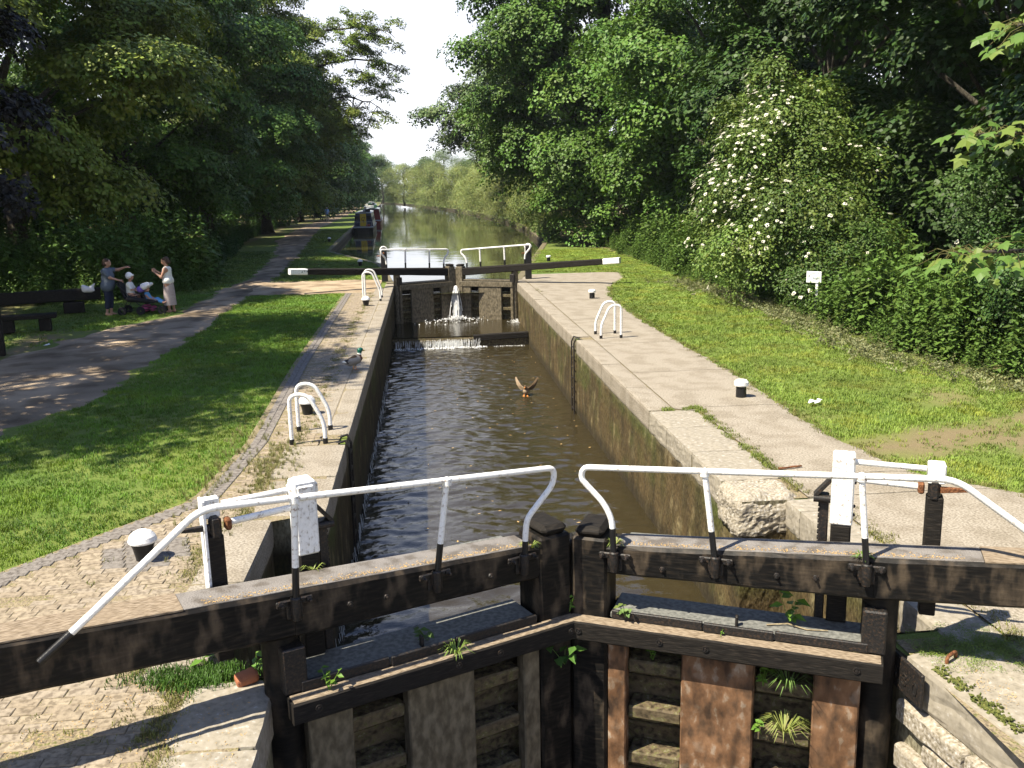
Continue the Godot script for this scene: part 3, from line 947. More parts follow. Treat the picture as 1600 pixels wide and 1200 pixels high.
# ---------------------------------------------------------------- gates
# a leaf is built from the mitre outwards: s runs along the leaf, z is 0 on its downstream face and falls towards the upper water
func gate_leaf(label: String, at: Vector3, sg: float, p: Dictionary) -> Node3D:
	var near: bool = p.near
	var g := thing("lock_gate", label, "lock gate", at, deg_to_rad(-25.0 if sg > 0 else 25.0))
	var y0: float = p.y0
	var sl: float = p.slope
	var L: float = p.length
	var bottom: float = p.bottom
	var top := func(s): return y0 + sl * s
	var plate_m: Material = M.rust_plate if p.rusty else M.wet_plate
	# balance beam in two lengths, so that it is thinner at the mitre
	var b := begin()
	var t0: float = p.t0
	var t1: float = p.t1
	timber(b, Vector3(sg * 0.3, top.call(0.3) - t0 * 0.5, -0.17), Vector3(sg * 2.3, top.call(2.3) - t1 * 0.5, -0.17), 0.33, t0, 0.35, t1, 0.025, 14, 0.003)
	timber(b, Vector3(sg * 2.3, top.call(2.3) - t1 * 0.5, -0.17), Vector3(sg * L, top.call(L) - t1 * 0.5 + (0.03 if not near else 0.0), -0.17), 0.352, t1, 0.3, t1 * (1.05 if near else 0.8), 0.025, 18, 0.003)
	piece("balance_beam", b.commit(), M.black_timber if near else M.dark_timber, g)
	if p.has("white"):
		var wb := begin()
		timber(wb, Vector3(sg * p.white, top.call(p.white) - t1 * 0.5 + 0.025, -0.17), Vector3(sg * (L + 0.01), top.call(L) - t1 * 0.5 + 0.03, -0.17), 0.318, t1 * 0.84, 0.31, t1 * 0.84, 0.025, 4, 0.002)
		var we := piece("painted_end", wb.commit(), M.white_paint, g)
		if p.get("marks", false):
			for i in 3:
				var mk := piece("mark", box_mesh(Vector3([0.05, 0.035, 0.05][i], 0.03, 0.004), 0.001), M.black_paint, we)
				mk.position = Vector3(sg * (6.06 - i * 0.09), top.call(6.0) - 0.1 + 0.03 * (i % 2), -0.006)
				mk.rotation.z = [0.5, -0.7, 0.2][i]
	# gritted tread and worn bare timber on top of the beam
	var tr := begin()
	var te := 3.02
	timber(tr, Vector3(sg * 0.36, top.call(0.36) + 0.002, -0.165), Vector3(sg * te, top.call(te) + 0.002, -0.165), 0.27, 0.012, 0.28, 0.012, 0.003, 12, 0.001)
	piece("tread", tr.commit(), M.grit_felt if near else M.dark_timber, g)
	if near:
		tr = begin()
		timber(tr, Vector3(sg * (te + 0.004), top.call(te) + 0.006, -0.165), Vector3(sg * L, top.call(L) + 0.01, -0.165), 0.3, 0.016, 0.26, 0.016, 0.003, 8, 0.001)
		piece("bare_top", tr.commit(), M.worn_timber, g)
	# mitre post and heel post
	var mp := begin()
	var pt: float = top.call(0.15) + 0.07
	box(mp, Vector3(sg * 0.152, (pt + bottom) * 0.5, -0.165), Vector3(0.296, pt - bottom, 0.35), 0.02)
	piece("mitre_post", mp.commit(), M.black_timber if near else M.wet_plate, g)
	mp = begin()
	box(mp, Vector3(sg * 0.15, pt + 0.045, -0.17), Vector3(0.24, 0.085, 0.36), 0.035)
	piece("post_cap", mp.commit(), M.dark_timber, g)
	if sg < 0:
		mp = begin()
		box(mp, Vector3(-0.01, (pt + bottom) * 0.5 - 0.06, -0.2), Vector3(0.16, pt - bottom - 0.12, 0.2), 0.02, Transform3D(Basis(Vector3.UP, deg_to_rad(-25.0)), Vector3.ZERO))
		piece("mitre_bead", mp.commit(), M.black_timber, g)
	mp = begin()
	lathe(mp, [Vector2(0.13, bottom), Vector2(0.13, top.call(2.4) - t1 - 0.002), Vector2(0.0, top.call(2.4) - t1 - 0.001)], Vector3(sg * 2.37, 0, -0.2), 18)
	piece("heel_post", mp.commit(), M.black_timber if near else M.wet_plate, g)
	var hx := begin()
	box(hx, Vector3(sg * 2.33, 0.23 if near else 0.16, -0.12), Vector3(0.17, 0.34, 0.27), 0.012)
	piece("heel_strap", hx.commit(), M.iron, g)
	# uprights of the frame
	var ups := [[0.305, 0.46], [0.91, 1.48], [1.92, 2.26]] if near else [[0.305, 0.62], [0.95, 1.88], [2.25, 2.36]]
	var step := 0.42 if near else 0.5
	for q in ups:
		var u := begin()
		box(u, Vector3(sg * (q[0] + q[1]) * 0.5, (bottom - 0.02) * 0.5 - 0.05, -0.07), Vector3(q[1] - q[0], -bottom - 0.08, 0.12), 0.012)
		piece("plate", u.commit(), plate_m, g)
	# ribs in the bays, and planking behind them
	for k in int((-bottom) / step):
		var yy := -0.33 - step * k - (0.12 if not near else 0.0)
		for bay in [[ups[0][1] + 0.005, ups[1][0] - 0.005], [ups[1][1] + 0.005, ups[2][0] - 0.005]]:
			var r := begin()
			box(r, Vector3(sg * (bay[0] + bay[1]) * 0.5, yy - 0.05, -0.185), Vector3(bay[1] - bay[0], 0.11, 0.23), 0.012, Transform3D(), 0.004)
			piece("rib", r.commit(), M.slimy_timber, g)
	for k in int((-bottom + 0.1) / 0.22):
		var pl := begin()
		box(pl, Vector3(sg * 1.25, 0.08 - 0.11 - 0.22 * k, -0.335), Vector3(1.9, 0.21, 0.06), 0.008)
		piece("plank", pl.commit(), M.dark_timber if k < 2 else M.slimy_timber, g)
	# top rail, its bolts, and the foot board behind it
	if near:
		var rl := begin()
		timber(rl, Vector3(sg * 0.008, -0.025, 0.07), Vector3(sg * 2.4, -0.03, 0.07), 0.15, 0.16, 0.15, 0.16, 0.012, 12, 0.002)
		piece("front_rail", rl.commit(), M.dark_timber, g)
		var rt := begin()
		timber(rt, Vector3(sg * 0.015, 0.057, 0.072), Vector3(sg * 2.385, 0.052, 0.072), 0.125, 0.008, 0.125, 0.008, 0.003, 14, 0.0015)
		piece("rail_top", rt.commit(), M.worn_timber, g)
		for q in [0.1, 0.76, 1.12, 2.22]:
			var bo := begin()
			lathe(bo, [Vector2(0.026, 0.0), Vector2(0.026, 0.008), Vector2(0.018, 0.008), Vector2(0.016, 0.002), Vector2(0.012, 0.002), Vector2(0.01, 0.012), Vector2(0.0, 0.012)], Vector3.ZERO, 12)
			var bolt := piece("bolt", bo.commit(), M.iron, g)
			bolt.position = Vector3(sg * q, -0.02, 0.146)
			bolt.rotation.x = PI / 2
	else:
		bx("front_rail", Vector3(sg * 1.25, -0.06, -0.005), Vector3(2.2, 0.2, 0.05), plate_m, g, 0.01)
	bx("foot_board", Vector3(sg * 1.32, 0.085, -0.2), Vector3(1.98, 0.05, 0.4), M.grey_board if near else M.wet_plate, g, 0.008)
	if near:
		for q in [[0.34, 1.08, 0.0], [1.08, 1.62, 0.014], [1.62, 2.3, 0.0]]:
			bx("kerb", Vector3(sg * (q[0] + q[1]) * 0.5, 0.1, 0.006 + q[2]), Vector3(q[1] - q[0] - 0.012, 0.075, 0.03), M.iron, g, 0.006)
		bx("peg", Vector3(sg * 1.33, 0.15, -0.06), Vector3(0.022, 0.09, 0.05), M.iron, g, 0.006)
		# plank walkway on the upstream side of the beam
		var wk := begin()
		timber(wk, Vector3(sg * 0.4, top.call(0.4) - 0.07, -0.41), Vector3(sg * 1.86, top.call(1.86) - 0.1, -0.41), 0.1, 0.06, 0.1, 0.06, 0.008, 8, 0.002)
		piece("walkway_plank", wk.commit(), M.grey_board, g)
	# handrail
	var pts: Array = p.rail
	var line := []
	for q in pts: line.append(Vector3(sg * q[0], q[1], p.rail_z))
	var sm := fillet(line, 0.11, 5)
	var rr: float = p.rail_r
	# the first and the last stretch are black
	var hw := begin()
	tube(hw, sm.slice(1, sm.size() - 1), rr, rr, 10)
	var hr := piece("handrail", hw.commit(), M.white_paint, g)
	for e in [[sm[0], sm[1]], [sm[-1], sm[-2]]]:
		var f := begin()
		tube(f, [e[0], e[1]], rr * 1.02, rr * 1.02, 10)
		piece("rail_foot", f.commit(), M.black_paint, hr)
	for q in p.posts:
		var f := begin()
		var a := Vector3(sg * q[0], top.call(q[0]) - 0.08, p.rail_z)
		var c := Vector3(sg * q[1], q[2], p.rail_z)
		var mid := a.lerp(c, 0.36)
		tube(f, [mid, c], rr, rr * 0.95, 10)
		var po := piece("rail_post", f.commit(), M.white_paint, g)
		f = begin()
		tube(f, [a, mid], rr * 1.04, rr * 1.02, 10)
		piece("post_foot", f.commit(), M.black_paint, po)
		f = begin()
		lathe(f, [Vector2(0.0, -0.038), Vector2(rr * 1.5, -0.03), Vector2(rr * 1.5, 0.02), Vector2(0.0, 0.036)], c, 10)
		piece("collar", f.commit(), M.white_paint, po)
	if near:
		for q in p.sockets:
			var f := begin()
			var yy: float = top.call(q) - 0.1
			lathe(f, [Vector2(0.0, yy - 0.1), Vector2(0.03, yy - 0.09), Vector2(0.038, yy - 0.02), Vector2(0.038, yy + 0.07), Vector2(0.028, yy + 0.08)], Vector3(sg * q, 0, p.rail_z), 12)
			box(f, Vector3(sg * q, yy + 0.03, 0.012), Vector3(0.26, 0.05, 0.022), 0.008)
			box(f, Vector3(sg * q, yy - 0.02, 0.012), Vector3(0.12, 0.14, 0.022), 0.008)
			piece("socket", f.commit(), M.iron, g)
			for d in [-0.1, 0.1]:
				var bo := begin()
				lathe(bo, [Vector2(0.022, 0), Vector2(0.022, 0.02), Vector2(0.01, 0.024), Vector2(0.01, 0.06), Vector2(0, 0.062)], Vector3.ZERO, 6)
				var bolt := piece("bolt", bo.commit(), M.iron, g)
				bolt.position = Vector3(sg * (q + d), yy + 0.035, 0.022)
				bolt.rotation.x = PI / 2
		for q in [0.75, 1.62, 1.9]:
			var bo := begin()
			lathe(bo, [Vector2(0.026, 0), Vector2(0.02, 0.014), Vector2(0.01, 0.016), Vector2(0.01, 0.04), Vector2(0, 0.042)], Vector3.ZERO, 6)
			var bolt := piece("bolt", bo.commit(), M.iron, g)
			bolt.position = Vector3(sg * q, top.call(q) - 0.17, 0.0)
			bolt.rotation.x = PI / 2
	return g

# winding gear that stands on the upstream side of a near leaf; drawn in the leaf's own axes
func paddle_gear(label: String, at: Vector3, sg: float, flaking: bool) -> void:
	var g := thing("paddle_gear", label, "paddle gear", at, deg_to_rad(-25.0 if sg > 0 else 25.0))
	var z := -0.43
	var wm: Material = M.flaking_white if flaking else M.white_paint
	# main post
	var s := begin()
	box(s, Vector3(sg * 2.06, -0.05, z), Vector3(0.15, 1.92, 0.15), 0.012)
	piece("main_post", s.commit(), M.dark_timber, g)
	s = begin()
	box(s, Vector3(sg * 2.06, 1.19, z), Vector3(0.165, 0.56, 0.158), 0.012)
	piece("post_sleeve", s.commit(), wm, g)
	if flaking:
		s = begin()
		box(s, Vector3(sg * 2.06, 1.385, z), Vector3(0.215, 0.2, 0.18), 0.055)
		piece("post_hood", s.commit(), M.white_paint, g)
	# rack and roller beside it
	s = begin()
	box(s, Vector3(sg * 1.93, 0.35, z - 0.02), Vector3(0.07, 1.5, 0.07), 0.008)
	for k in 14: box(s, Vector3(sg * 1.892, 0.45 + k * 0.045, z - 0.02), Vector3(0.012, 0.022, 0.05), 0.003)
	piece("rack", s.commit(), M.iron, g)
	s = begin()
	box(s, Vector3(sg * 1.91, 1.1, z - 0.02), Vector3(0.11, 0.05, 0.12), 0.01)
	timber(s, Vector3(sg * 1.86, 1.12, z), Vector3(sg * 1.975, 1.26, z), 0.1, 0.03, 0.1, 0.03, 0.004, 2, 0.0)
	piece("bracket", s.commit(), M.iron, g)
	s = begin()
	tube(s, [Vector3(sg * 1.85, 1.1, z + 0.03), Vector3(sg * 1.98, 1.1, z + 0.03)], 0.03, 0.03, 10)
	piece("roller", s.commit(), M.iron, g)
	for k in 3:
		s = begin()
		lathe(s, [Vector2(0.014, 0), Vector2(0.014, 0.02), Vector2(0.0, 0.024)], Vector3.ZERO, 6)
		var bo := piece("bolt", s.commit(), M.iron, g)
		bo.position = Vector3(sg * 2.136, 0.98 + k * 0.07 + (0.12 if k == 2 else 0.0), z)
		bo.rotation.z = -sg * PI / 2
	# the two shafts and the spindle post
	s = begin()
	tube(s, [Vector3(sg * 2.12, 1.405, z), Vector3(sg * 2.64, 1.395, z)], 0.022, 0.022, 10)
	piece("tie_bar", s.commit(), M.white_paint, g)
	s = begin()
	tube(s, [Vector3(sg * 2.12, 1.27, z), Vector3(sg * 2.6, 1.25, z)], 0.024, 0.024, 10)
	piece("shaft", s.commit(), M.white_paint, g)
	s = begin()
	box(s, Vector3(sg * 2.71, 0.72, z), Vector3(0.115, 0.94, 0.13), 0.008)
	piece("spindle_post", s.commit(), M.dark_timber, g)
	s = begin()
	box(s, Vector3(sg * 2.71, 1.37, z - (0.035 if flaking else 0.0)), Vector3(0.122, 0.15, 0.07 if flaking else 0.136), 0.01)
	piece("post_head", s.commit(), M.white_paint, g)
	if flaking:
		s = begin()
		box(s, Vector3(sg * 2.772, 1.1, z), Vector3(0.022, 0.7, 0.134), 0.004)
		piece("white_side", s.commit(), M.flaking_white, g)
	s = begin()
	box(s, Vector3(sg * 2.7, 1.245, z + 0.03), Vector3(0.06, 0.15, 0.09), 0.012)
	lathe(s, [Vector2(0.0, -0.05), Vector2(0.045, -0.05), Vector2(0.045, 0.05), Vector2(0.0, 0.05)], Vector3(sg * 2.7, 1.25, z + 0.03), 12)
	piece("bearing", s.commit(), M.iron, g)
	s = begin()
	box(s, Vector3(sg * 2.61, 1.25, z + 0.02), Vector3(0.045, 0.085, 0.08), 0.012)
	piece("ratchet", s.commit(), M.rust, g)
	s = begin()
	timber(s, Vector3(sg * 2.74, 1.25, z + 0.04), Vector3(sg * 2.93, 1.262, z + 0.04), 0.044, 0.044, 0.026, 0.026, 0.004, 2, 0.0)
	piece("spindle", s.commit(), M.rust if not flaking else M.iron, g)

func gates() -> void:
	var A := Vector3(1.09, 0, -7.05)
	var base := {"near": true, "length": 5.4, "bottom": -3.2, "rail_r": 0.024, "rail_z": 0.045}
	var pr := base.duplicate()
	pr.merge({"y0": 0.65, "slope": 0.068, "t0": 0.24, "t1": 0.325, "rusty": true,
		"rail": [[0.37, 0.56], [0.355, 0.92], [0.29, 1.05], [0.1, 1.24], [0.12, 1.335], [2.79, 1.468], [3.45, 1.0], [3.75, 0.78]],
		"posts": [[1.165, 1.07, 1.375], [2.25, 2.18, 1.435]], "sockets": [0.37, 1.165, 2.25]}, true)
	gate_leaf("near right lock gate leaf with sunlit rusty plates", A, 1.0, pr)
	var pl := base.duplicate()
	pl.merge({"y0": 0.69, "slope": 0.054, "t0": 0.28, "t1": 0.345, "rusty": false,
		"rail": [[0.47, 0.56], [0.455, 0.86], [0.44, 0.98], [0.19, 1.22], [0.18, 1.35], [2.87, 1.54], [3.6, 0.975], [3.88, 0.77]],
		"posts": [[1.23, 1.12, 1.41], [2.3, 2.26, 1.495]], "sockets": [0.47, 1.23, 2.3]}, true)
	gate_leaf("near left lock gate leaf with black shaded beam", A, -1.0, pl)
	paddle_gear("winding gear on near right gate with square white post", A, 1.0, false)
	paddle_gear("winding gear on near left gate with flaking round-topped post", A, -1.0, true)
	var F := Vector3(1.14, 0, -36.1)
	var fb := {"near": false, "length": 6.46, "bottom": -1.62, "rail_r": 0.034, "rail_z": -0.3, "y0": 0.52, "slope": 0.068, "t0": 0.29, "t1": 0.25, "rusty": false, "white": 5.86,
		"posts": [[0.95, 0.93, 1.27], [1.95, 1.93, 1.345]], "sockets": []}
	var f1 := fb.duplicate()
	f1.merge({"rail": [[0.38, 0.5], [0.37, 0.8], [0.3, 0.95], [0.14, 1.1], [0.16, 1.22], [2.98, 1.43], [2.98, 1.3], [2.78, 1.08], [2.76, 0.95], [2.76, 0.6]]}, true)
	gate_leaf("far right lock gate leaf with leaking mitre and white beam end", F, 1.0, f1)
	var f2 := fb.duplicate()
	f2.merge({"rail": [[0.34, 0.5], [0.33, 0.8], [0.28, 0.95], [0.12, 1.1], [0.14, 1.26], [2.92, 1.38], [2.92, 1.25], [2.74, 1.05], [2.72, 0.9], [2.72, 0.6]], "y0": 0.54, "slope": 0.054, "marks": true}, true)
	gate_leaf("far left lock gate leaf whose white beam end meets the towpath", F, -1.0, f2)

# ---------------------------------------------------------------- furniture
func bollard(label: String, at: Vector3, cone: bool) -> void:
	var b := thing("bollard", label, "bollard", at, 0, "mooring bollards on the lockside")
	var s := begin()
	if cone: lathe(s, [Vector2(0.075, -0.02), Vector2(0.08, 0.03), Vector2(0.098, 0.12), Vector2(0.122, 0.19), Vector2(0.0, 0.192)], Vector3.ZERO, 20)
	else: lathe(s, [Vector2(0.088, -0.02), Vector2(0.085, 0.2), Vector2(0.0, 0.202)], Vector3.ZERO, 20)
	piece("shaft", s.commit(), M.black_paint, b)
	s = begin()
	if cone: lathe(s, [Vector2(0.0, 0.186), Vector2(0.135, 0.188), Vector2(0.138, 0.205), Vector2(0.125, 0.245), Vector2(0.09, 0.285), Vector2(0.045, 0.306), Vector2(0.0, 0.31)], Vector3.ZERO, 20)
	else: lathe(s, [Vector2(0.0, 0.19), Vector2(0.115, 0.19), Vector2(0.122, 0.21), Vector2(0.12, 0.255), Vector2(0.09, 0.29), Vector2(0.0, 0.297)], Vector3.ZERO, 20)
	piece("cap", s.commit(), M.white_paint, b)

func hoop_pair(label: String, at: Vector3, inward: float, sep: float, run: float, hgt: float) -> void:
	var t := thing("ladder_handrail", label, "handrail", at, 0, "white ladder hoops on the lockside")
	for k in 2:
		var z := -k * sep
		var pts := fillet([Vector3(-inward * run, 0.04, z), Vector3(-inward * run, hgt, z), Vector3(-inward * run * 0.45, hgt, z), Vector3(inward * 0.0, 0.3, z), Vector3(inward * 0.0, 0.04, z)], 0.17, 6)
		pts = fillet([pts[0]] + pts.slice(1, pts.size() - 1) + [pts[-1]], 0.02, 1)
		var s := begin()
		tube(s, pts, 0.03, 0.03, 10)
		var h := piece("hoop", s.commit(), M.white_paint, t)
		for x in [-inward * run, 0.0]:
			s = begin()
			lathe(s, [Vector2(0.036, -0.02), Vector2(0.036, 0.075), Vector2(0.0, 0.077)], Vector3(x, 0, z), 10)
			piece("sleeve", s.commit(), M.black_paint, h)

func lockside_furniture() -> void:
	bollard("domed white bollard on the dark brick square by near gate", Vector3(-2.87, 0, -8.9), true)
	bollard("domed white bollard behind the nearest ladder hoops", Vector3(-1.99, 0, -14.85), true)
	bollard("domed white bollard beside the far left ladder hoops", Vector3(-1.9, 0, -29.3), true)
	bollard("small white bollard on the grass behind far left beam", Vector3(-3.15, 0, -45.8), true)
	bollard("distant white bollard on the grass below the moored boats", Vector3(-6.95, 0, -69.8), true)
	bollard("flat-capped bollard at the concrete edge nearest the camera", Vector3(5.2, 0, -14.8), false)
	bollard("flat-capped bollard beside the right ladder hoops", Vector3(5.3, 0, -29.4), false)
	bollard("flat-capped bollard on the grass behind far right beam", Vector3(6.0, 0, -45.2), false)
	hoop_pair("pair of white hoops at the near left ladder", Vector3(-1.52, 0, -13.0), 1.0, 0.75, 0.47, 0.72)
	hoop_pair("pair of white hoops at the far left ladder", Vector3(-1.5, 0, -30.5), 1.0, 1.0, 0.55, 0.95)
	hoop_pair("pair of white hoops at the right-hand ladder", Vector3(4.06, 0, -21.35), -1.0, 0.72, 0.48, 0.78)
	# ground paddle posts at the far gate
	for q in [[-1.62, -37.2, "black paddle post with white arched top left of far gate"], [4.05, -36.6, "black paddle post with white arched top right of far gate"]]:
		var t := thing("paddle_post", q[2], "paddle gear", Vector3(q[0], 0, q[1]), 0, "paddle posts at the far gate")
		bx("post", Vector3(0, 0.62, 0), Vector3(0.24, 1.24, 0.24), M.black_paint, t, 0.01)
		var s := begin()
		var arc := []
		for i in 9: arc.append(Vector3(-cos(PI * i / 8.0) * 0.13, 1.24 + sin(PI * i / 8.0) * 0.13, 0.0))
		tube(s, arc, 0.03, 0.03, 8)
		box(s, Vector3(-0.125, 1.0, 0.05), Vector3(0.02, 0.5, 0.16), 0.004)
		piece("white_edge", s.commit(), M.white_paint, t)
		s = begin()
		lathe(s, [Vector2(0.0, 1.24), Vector2(0.12, 1.24), Vector2(0.11, 1.32), Vector2(0.0, 1.36)], Vector3.ZERO, 12)
		piece("head", s.commit(), M.iron, t)
		s = begin()
		tube(s, [Vector3(0, 1.12, 0.1), Vector3(0, 1.12, 0.26)], 0.05, 0.03, 8)
		box(s, Vector3(-0.18, 1.02, 0.1), Vector3(0.18, 0.05, 0.05), 0.01)
		piece("spindle", s.commit(), M.rust, t)
	# small sign on a short post in the nettles
	var sg := thing("notice_sign", "weathered white notice board on short post among right-hand nettles", "sign", Vector3(10.25, -0.12, -23.6), -0.75)
	bx("post", Vector3(0, 0.52, -0.03), Vector3(0.07, 1.04, 0.05), M.flaking_white, sg, 0.006)
	bx("board", Vector3(-0.08, 1.18, 0), Vector3(0.4, 0.3, 0.03), M.sign_white, sg, 0.006)
	for k in 9:
		var mk := piece("smudge", box_mesh(Vector3(rng.randf_range(0.03, 0.1), rng.randf_range(0.012, 0.04), 0.003), 0.001), M.boat_grey, sg)
		mk.position = Vector3(rng.randf_range(-0.22, 0.06), rng.randf_range(1.07, 1.29), 0.0165)
		mk.rotation.z = rng.randf_range(-0.8, 0.8)
	# old timber baulk used as a bench
	var bt := thing("timber_bench", "long dark old timber baulk laid as a bench in the shade", "bench", Vector3(-12.1, 0, -29.6), 0.33)
	var s1 := begin()
	timber(s1, Vector3(-3.6, 0.52, 0), Vector3(2.0, 0.56, 0), 0.36, 0.36, 0.36, 0.36, 0.03, 12, 0.006)
	piece("baulk", s1.commit(), M.dark_timber, bt)
	for x in [-2.6, 1.2]:
		bx("support", Vector3(x, 0.17, 0.02), Vector3(0.6, 0.34, 0.4), M.dark_timber, bt, 0.02)
	var st := thing("low_bench", "low dark timber block seat left of towpath", "seat", Vector3(-10.75, 0, -25.9), 0.3)
	bx("seat_top", Vector3(0, 0.4, 0), Vector3(1.5, 0.12, 0.45), M.dark_timber, st, 0.02)
	for x in [-0.45, 0.45]: bx("support", Vector3(x, 0.17, 0), Vector3(0.3, 0.34, 0.36), M.dark_timber, st, 0.02)
	var mp := thing("marker_post", "dark waymarker post with white ring badge at left edge", "post", Vector3(-9.72, 0, -21.9), 0.25)
	bx("post", Vector3(0, 0.75, 0), Vector3(0.16, 1.5, 0.16), M.dark_timber, mp, 0.012)
	var rg := begin()
	lathe(rg, [Vector2(0.04, 0.0), Vector2(0.04, 0.008), Vector2(0.065, 0.008), Vector2(0.065, 0.0)], Vector3.ZERO, 18)
	var ring := piece("badge", rg.commit(), M.white_paint, mp)
	ring.position = Vector3(0.015, 1.28, 0.082)
	ring.rotation.x = PI / 2
	# carrier bag on the baulk
	var cb := thing("carrier_bag", "crumpled white plastic bag left on the timber baulk", "bag", Vector3(-10.15, 0.72, -29.05))
	var bag := body([[Vector3(-0.1, 0.08, 0), Vector3(0.08, 0.07, 0.02), 0.1, 0.09], [Vector3(-0.14, 0.16, 0.02), Vector3(-0.1, 0.12, 0), 0.06, 0.07], [Vector3(0.12, 0.15, 0), Vector3(0.2, 0.24, 0.02), 0.05, 0.02], [Vector3(0.1, 0.12, 0.04), Vector3(0.17, 0.05, 0.05), 0.06, 0.03]], 0.015, 0.04)
	piece("bag_body", bag, M.bag_plastic, cb)

func waterfall() -> void:
	# leak at the mitre of the far gate: a tapering bundle of separate strands
	var A := Vector3(1.14, 0, -36.0)
	var s := begin()
	for k in 230:
		var t := rng.randf()
		var y := lerpf(-0.12, -1.1, pow(rng.randf(), 2.2))
		var spread := 0.025
		var vx := rng.randfn(0.0, 0.13)
		var vz := absf(rng.randfn(0.28, 0.14))
		var p := A + Vector3(rng.randfn(0, spread), y, 0.04)
		var pts := []
		var fall := rng.randf_range(0.35, 1.0) * (-1.44 - y)
		var steps := 6
		for i in steps + 1:
			var dy := fall * float(i) / steps
			var tt := sqrt(absf(dy) * 2.0 / 9.8)
			pts.append(p + Vector3(vx * tt * 1.3 + rng.randfn(0, 0.006), dy, vz * tt * 1.6))
		tube(s, pts, 0.005, rng.randf_range(0.008, 0.02), 4)
	for k in 420:
		var a := rng.randf() * TAU
		var r := absf(rng.randfn(0, 0.42))
		var c := A + Vector3(cos(a) * r * 1.6 - 0.12 * r, -1.44 + absf(rng.randfn(0, 0.05)) + maxf(0, 0.16 - r * 0.25), 0.7 + sin(a) * r * 0.9)
		blob(s, c, rng.randf_range(0.006, 0.032))
	tag(put("leaking_water", s.commit(), M.foam), "white jet of water leaking down between far gate leaves", "water", "", "stuff")
	# film of water over the cill, with foam
	var sf := begin()
	for k in 900:
		var x := rng.randf_range(-1.15, 1.8)
		if rng.randf() > 0.12 + 0.88 * clampf(1.1 - absf(x - 0.75) / 0.85, 0, 1): continue
		var y0 := -1.5 + rng.randf_range(-0.04, 0.02)
		var pts := []
		var vz := rng.randf_range(0.05, 0.2)
		var f := rng.randf_range(0.05, 0.36)
		var st := rng.randf() * 0.12
		for i in 4:
			var dy := st + f * i / 3.0
			pts.append(Vector3(x + rng.randfn(0, 0.004), maxf(y0 - dy, -1.79), -31.5 + vz * sqrt(dy) * 0.6))
		tube(sf, pts, 0.004, rng.randf_range(0.004, 0.009), 4)
	for k in 420:
		blob(sf, Vector3(rng.randf_range(-1.15, 2.0), -1.79 + absf(rng.randfn(0, 0.02)), -31.42 + absf(rng.randfn(0, 0.14))), rng.randf_range(0.008, 0.03))
	for k in 60:
		blob(sf, Vector3(rng.randf_range(2.2, 3.3), -1.79, -31.45 + absf(rng.randfn(0, 0.05))), rng.randf_range(0.008, 0.02))
	for k in 110:
		blob(sf, Vector3(3.42 - absf(rng.randfn(0, 0.16)), rng.randf_range(-1.44, -1.36), -35.0 + rng.randfn(0.3, 0.3)), rng.randf_range(0.006, 0.025))
	tag(put("spilling_water", sf.commit(), M.foam), "white strands of water spilling over the cill step", "water", "", "stuff")
	var film := grid(50, 16, func(u, v): return Vector3(lerpf(-1.22, 3.45, u), -1.425 + nz.get_noise_2d(u * 30, v * 8) * 0.012, lerpf(-35.9, -31.6, v)))
	tag(put("cill_water", film, M.chamber_water), "shallow water running over the cill", "", "", "structure")
	# weeping leak along the foot of the left wall
	var sw := begin()
	for k in 260:
		var z := -9.5 - rng.randf() * 16.0
		var y := rng.randf_range(-1.78, -1.45)
		var l := rng.randf_range(0.05, 0.22)
		var x := -1.19 + rng.randf_range(0.0, 0.02)
		tube(sw, [Vector3(x, y, z), Vector3(x + 0.012, maxf(y - l, -1.8), z + rng.randfn(0, 0.02))], 0.003, 0.004, 4)
	tag(put("weeping_water", sw.commit(), M.falling_water), "thin white trickles along the foot of the shaded wall", "water", "", "stuff")

func blob(s: SurfaceTool, c: Vector3, r: float) -> void:
	var P := [Vector3(1, 0, 0), Vector3(-1, 0, 0), Vector3(0, 0.6, 0), Vector3(0, -0.6, 0), Vector3(0, 0, 1), Vector3(0, 0, -1)]
	var b := Basis.from_euler(Vector3(rng.randf() * TAU, rng.randf() * TAU, 0))
	for q in [[0, 2, 4], [4, 2, 1], [1, 2, 5], [5, 2, 0], [0, 3, 4], [4, 3, 1], [1, 3, 5], [5, 3, 0]]:
		var a: Vector3 = c + b * P[q[0]] * r
		var d: Vector3 = c + b * P[q[1]] * r
		var e: Vector3 = c + b * P[q[2]] * r
		tri(s, a, d, e, (a + d + e) / 3.0 - c)

